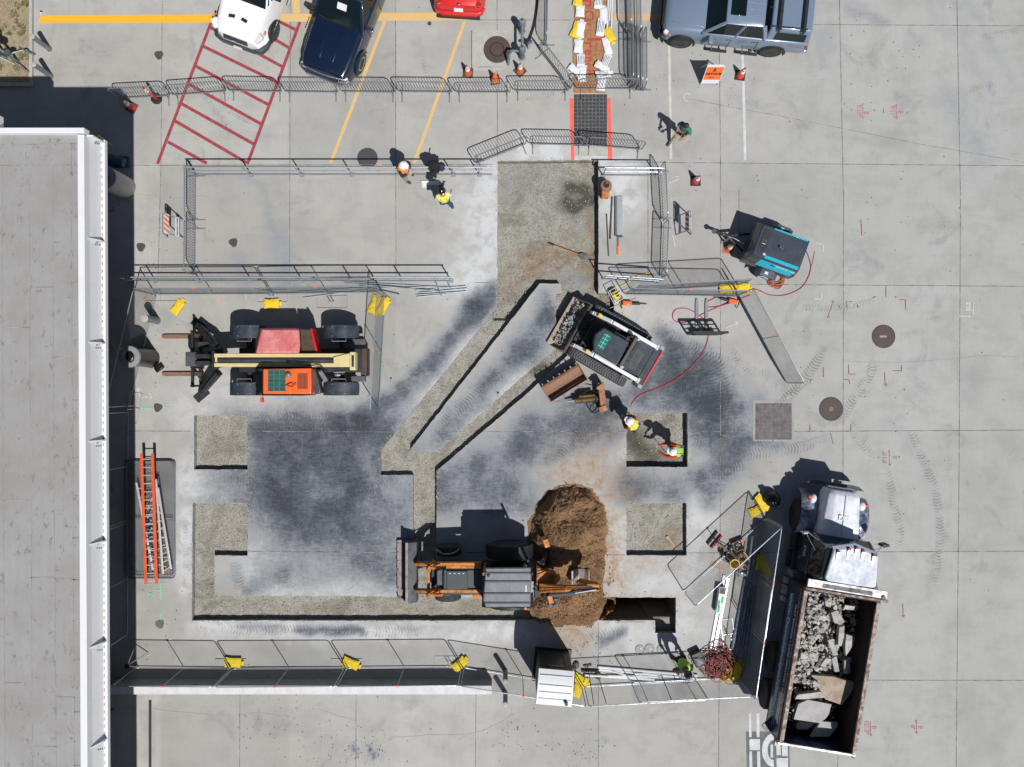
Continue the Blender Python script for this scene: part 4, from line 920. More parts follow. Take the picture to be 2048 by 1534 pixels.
for a in [(240,199,345,194,'crowd barrier behind the red cone at the left end of the top row'),(348,193,457,185,'crowd barrier crossing the left red hatching line in the top row'),
  (460,184,568,186,'crowd barrier in the top row ending at the right red hatching line'),(572,186,680,187,'crowd barrier in the top row directly below the dark blue pickup'),
  (684,186,794,187,'crowd barrier in the top row crossing the yellow line right of the blue pickup'),(797,186,907,187,'crowd barrier in the top row crossing the second yellow line'),
  (911,187,1022,187,'crowd barrier in the top row in front of the orange cone'),(1028,184,1138,184,'crowd barrier in the top row just left of the plywood walkway'),
  (1153,180,1268,180,'crowd barrier standing across the plywood walkway in front of the rubber grate'),
  (1080,102,1142,182,'crowd barrier set diagonally left of the plywood walkway'),(1093,-12,1091,98,'crowd barrier running up to the frame edge left of the plywood walkway'),
  (1252,-30,1254,72,'crowd barrier right of the walkway, inner one reaching the frame edge'),(1270,-25,1273,85,'crowd barrier right of the walkway, outer one reaching the frame edge'),
  (1257,70,1258,178,'innermost barrier of the stack right of the white sandbags'),(1266,72,1268,182,'second barrier from the sandbags in the stack right of the walkway'),
  (1275,74,1276,186,'third barrier from the sandbags in the stack right of the walkway'),(1283,76,1284,188,'outermost barrier of the stack right of the walkway'),
  (951,330,1053,289,'crowd barrier set at a slant at the left end of the second row'),(1058,290,1165,292,'crowd barrier in the second row left of the grate end'),(1170,292,1284,301,'crowd barrier in the second row over the lower end of the grate'),
  (1319,336,1325,445,'crowd barrier right of the square pit, upper one of the two'),(1326,448,1322,558,'crowd barrier right of the square pit, lower one of the two'),
  (393,345,393,447,'crowd barrier at the left end of the pipe railing, upper one'),(393,450,392,552,'crowd barrier at the left end of the pipe railing, lower one')]:
    crowd(*a)

# pipe railings
def railing(x0, y0, x1, y1, label, posts, h=1.07, group='galvanised pipe railings'):
    a, b = P(x0,y0), P(x1,y1); d = (b-a); t = thing('pipe_railing', label, 'railing', a, math.atan2(d.y, d.x), group); L = d.length
    for z in (h, h*.52): mb = MB(); mb.tube([(0,0,z),(L,0,z)], .026, 8); mb.build('rail', 'galv_rail', t, smooth=True)
    mb = MB(); mb.tube([(0,.0,.06),(L,.0,.06)], .02, 6); mb.build('toe_rail', 'galv_rail', t, smooth=True)
    for x in posts:
        if x > L: continue
        mb = MB(); mb.tube([(x,0,.03),(x,0,h)], .024, 8); mb.obox((x,0,.008),(.16,.16,.016)); mb.build('post', 'galv_rail', t, smooth=True)
    return t
railing(390,350,984,350,'long pipe railing behind the worker in the orange vest',[.05,2.05,3.9,5.72,7.55,9.4,10.35])
railing(262,562,906,562,'long pipe railing running left from the square pit above the loose pipes',[.05,.9,2.52,4.4,6.25,8.05,9.9,11.65])
railing(1203,351,1318,352,'short pipe railing at the upper right corner of the square pit',[.05,2.0])
railing(1204,558,1316,566,'short pipe railing at the lower right corner of the square pit',[.05,2.0])

# ---------------------------------------------------------------- chain link panels
def link_panel(L, h=1.83, sp=.085):
    t = thing('chain_link_panel', 'x', 'fence panel', (0,0,0), 0, 'temporary chain link fence panels')
    z0 = .08; c = .12
    mb = MB(); q = []
    for cx, cz, a0 in ((L-c, h-c, 0), (c, h-c, 90), (c, z0+c, 180), (L-c, z0+c, 270)):
        for k in range(5): an = rad(a0+90*k/4); q.append((cx + c*math.cos(an), 0, cz + c*math.sin(an)))
    mb.tube(q, .019, 6, closed=True); mb.build('frame', 'galv_rail', t, smooth=True)
    mb = MB(); mb.tube([(L/2,0,z0),(L/2,0,h)], .015, 6); mb.build('brace', 'galv_rail', t, smooth=True)
    mb = MB(); mb.obox((L/2,0,h-.0),(.10,.045,.045)); mb.build('orange_clip', 'orange_paint', t)
    mb = MB(); hh = h-z0; n = int((L+hh)/sp)
    def wire(a, b):
        d = Vector(b)-Vector(a); r = .0021; ps = []
        for p in (a, b):
            for k in range(3): an = 2.1*k; ps.append((p[0]+r*math.cos(an)*.7, r*math.sin(an), p[2]+r*math.cos(an)*.7))
        mb.add(ps, [(0,1,4,3),(1,2,5,4),(2,0,3,5)])
    for i in range(1, n):
        s_ = i*sp
        x0, zz0 = (s_, 0) if s_ <= L else (L, s_-L); x1, zz1 = (s_-hh, hh) if s_ >= hh else (0, s_)
        wire((x0,0,z0+zz0), (x1,0,z0+zz1)); wire((L-x0,.006,z0+zz0), (L-x1,.006,z0+zz1))
    mb.build('mesh', 'galv', t)
    return t
FP = {}
def fence(x0, y0, x1, y1, label):
    a, b = P(x0,y0), P(x1,y1); d = b-a; L = d.length; rz = math.atan2(d.y, d.x); key = round(L*2)/2
    if key not in FP: FP[key] = link_panel(key); o = FP[key]; o['label'] = label
    else: o = copy_tree(FP[key], label=label)
    o.location = a; o.rotation_euler = (0,0,rz); o.scale = (L/key,1,1); o.matrix_basis = Matrix.LocRotScale(a, o.rotation_euler, (L/key,1,1)); return o
for a in [(312,589,543,588,'chain link panel above the telehandler forks, beside the building shade'),(547,588,765,584,'chain link panel above the telehandler wheels, below the loose pipes'),
  (771,592,758,818,'chain link panel standing behind the rear end of the telehandler'),(314,592,260,812,'chain link panel leaning line left of the wrapped barrel and fork tips'),
  (258,824,257,1040,'chain link panel in the building shade left of the ladders, upper one'),(257,1045,257,1268,'chain link panel in the building shade left of the ladders, lower one'),
  (274,1334,463,1336,'chain link panel at the left end of the south fence, by the tripod'),(467,1336,690,1335,'chain link panel of the south fence between the two left yellow sandbags'),
  (695,1335,923,1333,'chain link panel of the south fence left of the empty fence stand'),(928,1334,1163,1372,'chain link panel of the south fence running past the pipe bollards to the portable toilet'),
  (1168,1372,1392,1360,'chain link panel of the south fence right of the portable toilet'),(1262,1364,1476,1354,'chain link panel of the south fence between the hose puller and the red hose heap'),
  (1481,1360,1511,1150,'chain link panel beside the dump truck body, lower one'),(1498,1250,1530,1034,'chain link panel beside the dump truck cab, upper one'),
  (1368,1184,1529,1037,'chain link panel standing slanted over the red broom'),(1249,589,1470,593,'chain link panel nearest the hammer tool right of the square pit'),
  (1264,583,1475,571,'chain link panel just behind the first right of the square pit'),(1476,589,1572,766,'chain link panel running diagonally below the air compressor')]:
    fence(*a)
def stand(px, py, ang, label):
    t = thing('fence_stand', label, 'fence foot', P(px,py), rad(ang), 'steel fence stands')
    mb = MB(); mb.tube([(-.55,-.22,.03),(.55,-.22,.03),(.55,.22,.03),(-.55,.22,.03)],.013,6,closed=True); mb.tube([(0,-.22,.03),(0,.22,.03)],.013,6); mb.build('base','galv_bright',t)
    mb = MB(); mb.tube([(-.06,0,.03),(-.06,0,.45)],.016,6); mb.tube([(.06,0,.03),(.06,0,.45)],.016,6); mb.build('socket','galv_bright',t)
for a in [(665,604,0,'empty steel fence stand below the loose pipes'),(900,1325,0,'steel fence stand right of the second yellow sandbag on the south fence'),(545,592,0,'steel fence stand holding the yellow sandbag above the telehandler'),
  (322,590,0,'steel fence stand at the fence corner by the building shade'),(1456,1268,-82,'steel fence stand beside the long strut channels'),(268,815,80,'steel fence stand by the white sprayed arrow'),
  (462,1330,0,'steel fence stand under the leftmost sandbag of the south fence'),(694,1330,0,'steel fence stand under the middle sandbag of the south fence'),(1240,596,20,'steel fence stand near the yellow framed tool right of the pit')]:
    stand(*a)

# panels stored flat under the ladders
def flat_panel(cx, cy, L, W, z, rz, label):
    t = thing('gate_panel', label, 'fence panel', P(cx,cy)+Vector((0,0,z)), rz, 'gate panels lying under the ladders')
    mb = MB(); q = []; c = .15
    for x_, y_, a0 in ((W/2-c, L/2-c, 0), (-W/2+c, L/2-c, 90), (-W/2+c, -L/2+c, 180), (W/2-c, -L/2+c, 270)):
        for k in range(5): an = rad(a0+90*k/4); q.append((x_+c*math.cos(an), y_+c*math.sin(an), 0))
    mb.tube(q, .02, 6, closed=True); mb.tube([(-W/2,0,0),(W/2,0,0)],.018,6); mb.build('frame','galv',t,smooth=True)
    mb = MB(); sp = .11; n = int((L+W)/sp)
    for i in range(1, n):
        s_ = i*sp; x0, y0 = (s_, 0) if s_ <= W else (W, s_-W); x1, y1 = (s_-L, L) if s_ >= L else (0, s_)
        mb.bar((x0-W/2,y0-L/2,0),(x1-W/2,y1-L/2,0),.007,.006); mb.bar((W/2-x0,y0-L/2,.006),(W/2-x1,y1-L/2,.006),.007,.006)
    mb.build('mesh','galv',t)
flat_panel(300,1038,4.3,1.85,.03,0,'gate panel lying flat under the ladders, bottom of the pile')
flat_panel(303,1036,4.2,1.75,.10,rad(-.8),'gate panel lying flat directly beneath the orange ladder')
flat_panel(305,1035,4.1,1.7,.17,rad(.8),'topmost gate panel lying flat in the ladder pile')

# ---------------------------------------------------------------- cars and pickups
class Fr:
    def __init__(s, px, py, hx, hy, z=0):
        s.o = P(px, py) + Vector((0,0,z)); s.a = math.atan2(-hy, hx); s.m = Matrix.Translation(s.o) @ Matrix.Rotation(s.a, 4, 'Z'); s.i = s.m.inverted()
    def l(s, px, py, z=0): q = s.i @ P(px, py, z); return (q.x, q.y, z)
def ring(x, hw, z0, z1, rb=.12, rt=.15, top=None, n=4):
    ht = hw if top is None else top; pts = []
    for (cy, cz, a0, r) in ((hw-rb, z0+rb, -90, rb), (ht-rt, z1-rt, 0, rt), (-ht+rt, z1-rt, 90, rt), (-hw+rb, z0+rb, 180, rb)):
        for k in range(n): a = rad(a0+90*k/(n-1)); pts.append((x, cy+r*math.cos(a), cz+r*math.sin(a)))
    return pts
def wheel(t, x, y, r, wd, hub='steel_grey', n=28):
    s_ = 1 if y > 0 else -1
    mb = MB(); mb.lathe((x,y,r),[(r*.62,-wd/2),(r*.93,-wd/2),(r,-wd*.36),(r,wd*.36),(r*.93,wd/2),(r*.62,wd/2)],n,'y')
    tread = MB()
    w_ = mb.build('wheel','rubber',t,smooth=True)
    for k in range(n):
        a = 2*math.pi*k/n; tread.obox((x+math.cos(a)*r*.995, y, r+math.sin(a)*r*.995), (.03, wd*.8, .02), 0, -a+math.pi/2)
    tread.build('tread','rubber',w_)
    mb = MB(); mb.lathe((x,y+s_*wd*.30,r),[(0,0),(r*.62,0)],n,'y'); mb.lathe((x,y+s_*wd*.33,r),[(r*.60,-.02),(r*.63,.05),(r*.56,.05),(r*.54,-.02)],n,'y')
    for k in range(6): a = 2*math.pi*k/6; mb.bar((x+math.cos(a)*r*.12,y+s_*wd*.38,r+math.sin(a)*r*.12),(x+math.cos(a)*r*.56,y+s_*wd*.42,r+math.sin(a)*r*.56),.05,.03)
    mb.build('rim',hub,w_)
    return w_
def arch(t, x, y, r, m, wd=.09):
    s_ = 1 if y > 0 else -1; mb = MB(); rings = []
    for k in range(13):
        a = rad(-8+196*k/12); rings.append([(x+math.cos(a)*(r+q), y+s_*e, r*.92+math.sin(a)*(r+q)) for q, e in ((0,-.12),(0,wd),(.07,wd*.6),(.09,-.12))])
    mb.loft(rings); mb.build('wheel_arch', m, t, smooth=True)
def body(t, secs, m, name='body'): 
    mb = MB(); mb.loft([ring(*q) for q in secs]); o = mb.build(name, m, t, smooth=True); o.data.set_sharp_from_angle(angle=rad(32)); s_ = o.modifiers.new('s','BEVEL'); s_.width=.02; s_.segments=2; s_.angle_limit=rad(40); return o
def cabin(t, fb, ft, rt_, rb, hb, ht, z0, z1, paint, roofm=None):
    """glass house: fb/ft front base/top x, rt_/rb rear top/base x; hb/ht half widths"""
    mb = MB(); mb.add([(fb,hb,z0),(fb,-hb,z0),(rb,-hb,z0),(rb,hb,z0),(ft,ht,z1),(ft,-ht,z1),(rt_,-ht,z1),(rt_,ht,z1)], [(0,1,5,4),(1,2,6,5),(2,3,7,6),(3,0,4,7),(4,5,6,7),(3,2,1,0)])
    g = mb.build('windows','glass',t,bevel=.03)
    mb = MB(); e = .03
    mb.loft([[(ft+e,ht+e,z1-.03),(ft+e,-ht-e,z1-.03),(rt_-e,-ht-e,z1-.03),(rt_-e,ht+e,z1-.03)],[(ft,ht,z1+.01),(ft,-ht,z1+.01),(rt_,-ht,z1+.01),(rt_,ht,z1+.01)],[(ft-.15,ht-.12,z1+.055),(ft-.15,-ht+.12,z1+.055),(rt_+.12,-ht+.12,z1+.055),(rt_+.12,ht-.12,z1+.055)]])
    rf = mb.build('roof',roofm or paint,t,bevel=.03)
    xm = (fb+rb)/2-.05
    for s_ in (-1, 1):
        for a_, b_, w_, h_ in (((fb+.05,s_*hb,z0),(ft+.02,s_*ht,z1),.10,.08),((rb-.05,s_*hb,z0),(rt_-.02,s_*ht,z1),.16,.08),((xm,s_*(hb+.005),z0),((ft+rt_)/2-.05,s_*(ht+.005),z1),.09,.05)):
            mb = MB(); mb.bar(a_,b_,w_,h_); mb.build('pillar',paint,t,bevel=.015)
    return rf
def mirror(t, x, y, z, paint):
    s_ = 1 if y > 0 else -1
    mb = MB(); mb.obox((x,y+s_*.13,z),(.16,.26,.17)); mb.bar((x+.02,y-s_*.1,z-.05),(x,y+s_*.05,z-.04),.06,.05); mb.build('mirror',paint,t,bevel=.04)
def lamp(t, c, d, m, rz=0, name='headlight', ry=0): mb = MB(); mb.obox(c,d,rz,ry); mb.build(name,m,t,bevel=.03)

def grey_pickup():
    f = Fr(1450,55,-178,-18); t = thing('pickup_truck','grey pickup truck with black roof rack and camper shell','pickup truck',f.o,f.a)
    wb = 1.62
    secs = [(2.36,.62,.55,.92,.1,.1,.55),(2.28,.80,.42,1.02,.12,.12,.72),(2.12,.90,.40,1.08,.12,.16,.80),(1.6,.92,.42,1.17,.12,.18,.84),(.95,.93,.42,1.22,.12,.16,.86),(.7,.93,.42,1.20,.12,.12,.88),(-.95,.93,.42,1.20,.12,.08,.89),(-1.1,.93,.42,1.20,.12,.06,.89),(-2.6,.93,.50,1.22,.12,.08,.88),(-2.72,.90,.55,1.18,.1,.1,.86)]
    body(t, secs, 'grey_paint')
    rf = cabin(t, .98,.35,-.95,-1.12,.84,.66,1.19,1.74,'grey_paint')
    mb = MB(); mb.obox((-.02,0,1.80),(.52,.78,.02)); mb.build('sunroof','glass',rf,bevel=.008)
    mb = MB(); mb.loft([[(-1.16,.86,1.21),(-1.16,-.86,1.21),(-2.70,-.86,1.21),(-2.70,.86,1.21)],[(-1.20,.68,1.78),(-1.20,-.68,1.78),(-2.60,-.68,1.78),(-2.60,.68,1.78)]]); sh = mb.build('camper_shell','grey_paint',t,bevel=.06)
    for s_ in (-1,1):
        mb = MB(); mb.add([(-1.42,s_*.845,1.30),(-2.5,s_*.845,1.30),(-2.47,s_*.745,1.63),(-1.45,s_*.745,1.63)],[(0,1,2,3)] if s_ > 0 else [(3,2,1,0)]); mb.xf(Matrix.Translation((0,s_*.012,.0))); mb.build('shell_window','glass',sh)
        mb = MB(); mb.bar((-1.12,s_*.66,1.86),(-2.4,s_*.66,1.86),.04,.04); mb.build('rack_rail','black',sh)
    for x in (-1.45,-2.28): mb = MB(); mb.bar((x,-.78,1.90),(x,.78,1.90),.10,.05); [mb.bar((x,s_*.74,1.9),(x,s_*.78,1.74),.05,.05) for s_ in (-1,1)]; mb.build('rack_bar','black',sh)
    for s_ in (-1,1):
        wheel(t, wb, s_*.80, .40, .27); wheel(t, -wb, s_*.80, .40, .27); arch(t, wb, s_*.88, .44, 'black'); arch(t, -wb, s_*.88, .44, 'black')
        mirror(t, .72, s_*.93, 1.18, 'grey_paint')
        lamp(t, (2.22,s_*.72,.88), (.16,.28,.14), 'lamp_lens', -s_*.5); lamp(t, (2.13,s_*.84,.84), (.12,.05,.06),'amber', -s_*.3, 'turn_signal')
        lamp(t, (-2.66,s_*.82,1.0),(.12,.16,.26),'tail_red',0,'tail_light')
        for x in (.12,-.75): mb = MB(); mb.bar((x,s_*.945,1.08),(x-.18,s_*.945,1.08),.03,.03); mb.build('door_handle','chrome',t)
        for x in (.55,-.55): mb = MB(); mb.bar((x,s_*1.03,.38),(x-.6,s_*1.03,.38),.10,.04); mb.bar((x-.05,s_*.85,.45),(x-.05,s_*1.03,.39),.04,.03); mb.bar((x-.55,s_*.85,.45),(x-.55,s_*1.03,.39),.04,.03); mb.build('side_step','black',t)
        for x in (.90,-.02,-.98): mb = MB(); mb.bar((x,s_*.933,.5),(x,s_*.923,1.12),.012,.008); mb.build('door_gap','black',t)
    mb = MB(); mb.obox((2.36,0,.72),(.10,1.0,.34)); mb.build('grille','black',t,bevel=.02)
    mb = MB(); mb.loft([ring(2.46,.60,.42,.62,.05,.05),ring(2.36,.86,.40,.64,.05,.05),ring(2.22,.92,.40,.60,.05,.05)]); mb.build('front_bumper','black',t,smooth=True)
    mb = MB(); mb.obox((-2.78,0,.55),(.16,1.7,.18)); mb.build('rear_bumper','chrome',t,bevel=.03)
    text_mesh('side_lettering', 'TRD 4x4', .12, 'red', t, (-2.28,.941,1.08), (rad(90),0,rad(180)), bold=.002); mb = MB(); mb.obox((-1.10,0,1.80),(.07,.05,.05)); mb.build('antenna','black',t)
    for y in (-.32,-.11,.11,.32): mb = MB(); mb.obox((-.45,y,1.797),(.7,.025,.012)); mb.build('roof_rib','grey_paint',rf)
    for s_ in (-1,1): mb = MB(); mb.bar((1.0,s_*.62,1.225),(2.1,s_*.5,1.11),.03,.03); mb.build('hood_crease','grey_paint',t,bevel=.012)
grey_pickup()

def blue_pickup():
    f = Fr(677,117,-.36,.933); t = thing('pickup_truck','dark blue pickup truck parked nose down behind the barriers','pickup truck',f.o,f.a)
    x0 = 0   # origin at the front axle
    secs = [(.98,.60,.5,.95,.1,.08,.55),(.88,.84,.42,1.08,.1,.1,.78),(.6,.97,.40,1.15,.12,.16,.88),(0,.99,.42,1.20,.12,.16,.90),(-.75,1.0,.42,1.25,.12,.14,.90),(-1.0,1.0,.42,1.24,.12,.1,.93),(-3.2,1.0,.42,1.24,.12,.08,.94),(-3.3,1.0,.42,1.28,.12,.08,.94),(-5.0,1.0,.5,1.28,.12,.08,.94)]
    body(t, secs, 'blue_dark')
    cabin(t, -.72,-1.5,-3.0,-3.25,.90,.70,1.23,1.86,'blue_dark')
    mb = MB(); mb.box(-4.9,-.82,1.0,-3.42,.82,1.295); mb.build('bed_cover','black',t)
    for s_ in (-1,1):
        wheel(t, 0, s_*.86, .41, .28,'chrome'); wheel(t, -3.7, s_*.86, .41, .28,'chrome'); arch(t, 0, s_*.94, .44, 'blue_dark'); mirror(t, -.95, s_*.98, 1.22, 'chrome' if s_ > 0 else 'black')
        lamp(t, (.84,s_*.76,.80),(.16,.20,.2),'lamp_lens',-s_*.5)
        mb = MB(); mb.bar((-.55,s_*.28,1.235),(.55,s_*.24,1.17),.07,.03); mb.build('hood_ridge','blue_dark',t,bevel=.014)
        for x in (-1.7,-2.6): mb = MB(); mb.bar((x,s_*1.01,1.1),(x-.2,s_*1.01,1.1),.03,.03); mb.build('door_handle','chrome',t)
        for x in (-.98,-2.0,-3.0): mb = MB(); mb.bar((x,s_*1.003,.5),(x,s_*.993,1.15),.012,.008); mb.build('door_gap','black',t)
        for k in range(5): mb = MB(); mb.obox((-.55+k*.09,s_*.935,1.17),(.06,.02,.05)); mb.build('badge_letter','chrome',t)
    mb = MB(); mb.loft([ring(1.07,.70,.46,.66,.06,.06),ring(.95,.95,.44,.68,.06,.06),ring(.75,1.01,.44,.66,.06,.06)]); mb.build('front_bumper','chrome',t,smooth=True)
    mb = MB(); mb.tube([(.93,-.78,.98),(1.0,-.4,1.04),(1.02,0,1.06),(1.0,.4,1.04),(.93,.78,.98)],.035); mb.build('chrome_strip','chrome',t,smooth=True)
    mb = MB(); mb.obox((.99,0,.82),(.06,1.2,.26)); mb.build('grille','black',t)
    mb = MB(); mb.tube([(-.70,.5,1.27),(-.78,-.1,1.29)],.012,5); mb.tube([(-.70,-.15,1.27),(-.80,-.75,1.29)],.012,5); mb.build('wiper','black',t)
    mb = MB(); mb.obox((-1.2,.05,1.655),(.22,.34,.01),0,rad(39)); mb.build('paper_on_dashboard','lamp_lens',t)
blue_pickup()

def white_van():
    f = Fr(505,53,-.35,.937); t = thing('van','white van parked nose down over the red hatching','van',f.o,f.a)
    secs = [(.95,.60,.45,.80,.1,.1,.5),(.86,.82,.40,.98,.1,.12,.66),(.6,.98,.38,1.12,.12,.2,.80),(.1,1.02,.40,1.27,.12,.25,.84),(-.35,1.03,.40,1.38,.12,.25,.88),(-.6,1.03,.40,1.40,.12,.15,.93),(-5.0,1.03,.45,1.42,.12,.1,.98)]
    body(t, secs, 'white_paint')
    mb = MB(); mb.add([(-.28,.86,1.36),(-.28,-.86,1.36),(-1.25,-.84,2.12),(-1.25,.84,2.12),(-1.4,.84,2.1),(-1.4,-.84,2.1),(-.5,-.90,1.3),(-.5,.90,1.3)],[(0,1,2,3),(3,2,5,4),(4,5,6,7),(7,6,1,0),(0,3,4,7),(1,6,5,2)]); mb.build('windshield','glass',t,bevel=.02)
    mb = MB(); mb.loft([[(-1.22,.86,2.12),(-1.22,-.86,2.12),(-1.4,-.99,1.35),(-1.4,.99,1.35)],[(-1.6,.86,2.32),(-1.6,-.86,2.32),(-1.65,-.99,1.35),(-1.65,.99,1.35)],[(-5.0,.86,2.36),(-5.0,-.86,2.36),(-5.0,-.99,1.35),(-5.0,.99,1.35)]]); mb.build('cargo_box','white_paint',t,bevel=.06)
    for s_ in (-1,1):
        mb = MB(); mb.bar((-.30,s_*.88,1.36),(-1.24,s_*.86,2.13),.07,.06); mb.build('windshield_pillar','white_paint',t,bevel=.02)
        mb = MB(); mb.prism([(-.62,1.42),(-1.32,2.0),(-1.9,2.0),(-1.9,1.42)],s_*.945,s_*1.035 if 0 else s_*.99,'y'); mb.build('side_window','glass',t)
        wheel(t, 0, s_*.90, .36, .24,'steel_grey'); wheel(t, -3.5, s_*.90, .36, .24,'steel_grey'); arch(t, 0, s_*.97, .38, 'black', .07)
        mirror(t, -.75, s_*1.02, 1.5, 'black'); lamp(t,(.62,s_*.80,.98),(.34,.24,.16),'lamp_lens',-s_*.7,ry=rad(25)); lamp(t,(.38,s_*.95,.98),(.16,.06,.09),'amber',0,'turn_signal')
        mb = MB(); mb.bar((.30,s_*.34,1.245),(.26,s_*.02+s_*.10,1.25),.12,.03); mb.build('hood_vent','black',t,bevel=.01)
        mb = MB(); mb.tube([(-1.0,s_*1.12,.42),(-3.2,s_*1.12,.42)],.05,8); mb.build('side_step','galv_bright',t,smooth=True)
    for i, p in enumerate([((-.3,.5,1.4),(-.42,-.2,1.44)),((-.3,-.3,1.4),(-.42,-.8,1.44))]): mb = MB(); mb.tube(p,.014,5); mb.build('wiper','black',t)
    mb = MB(); mb.loft([ring(1.02,.66,.36,.60,.08,.08),ring(.93,.90,.34,.62,.08,.08),ring(.70,1.03,.34,.60,.08,.08),ring(.42,1.05,.34,.56,.08,.08)]); mb.build('front_bumper','charcoal',t,smooth=True)
    g = MB(); g.obox((.89,0,.86),(.10,.92,.20),0,rad(-35)); gr = g.build('grille','charcoal',t,bevel=.03)
    for k in range(3): mb = MB(); mb.obox((.955-k*.04,0,.83+k*.055),(.03,.88,.016)); mb.build('grille_bar','chrome',gr)
    mb = MB(); mb.lathe((.97,0,.88),[(0,0),(.08,0),(.08,.02),(0,.025)],16,'x'); mb.build('badge','chrome',gr)
    mb = MB(); mb.obox((1.03,0,.50),(.02,.32,.15),0,rad(-25)); mb.build('licence_plate','lamp_lens',t)
    mb = MB(); mb.tube([(-.5,-1.0,1.4),(-.2,-1.15,2.1)],.006,4); mb.build('antenna','black',t)
white_van()

def red_car():
    f = Fr(925,-52,.06,-1); t = thing('car','red car at the top edge seen from behind','car',f.o,f.a)
    secs = [(-1.62,.60,.45,.72,.1,.08,.55),(-1.55,.82,.35,.86,.12,.12,.7),(-1.3,.91,.30,.96,.12,.18,.76),(-.8,.93,.28,1.0,.12,.2,.78),(0,.93,.28,1.0,.12,.15,.8),(2.2,.92,.28,.95,.12,.15,.8),(2.9,.75,.35,.75,.12,.1,.6)]
    body(t, secs, 'red'); cabin(t, 1.6,.9,-.35,-1.05,.80,.60,.98,1.42,'red')
    for s_ in (-1,1):
        wheel(t,-.75,s_*.80,.33,.22,'chrome'); wheel(t,1.95,s_*.80,.33,.22,'chrome'); lamp(t,(-1.48,s_*.70,.84),(.16,.22,.10),'tail_red',s_*.4,'tail_light')
    mb = MB(); mb.obox((-1.64,0,.70),(.02,.32,.14),0,rad(25)); pl = mb.build('licence_plate','lamp_lens',t)
    mb = MB(); mb.loft([ring(-1.70,.62,.28,.50,.06,.06),ring(-1.6,.84,.28,.52,.06,.06),ring(-1.4,.93,.28,.5,.06,.06)]); mb.build('rear_bumper','red',t,smooth=True)
    mb = MB(); mb.obox((-1.60,0,.27),(.3,1.5,.06)); mb.build('diffuser','black',t)
    mb = MB(); mb.ell((-1.52,0,.90),(.05,.06,.02)); mb.build('badge','chrome',t)
red_car()

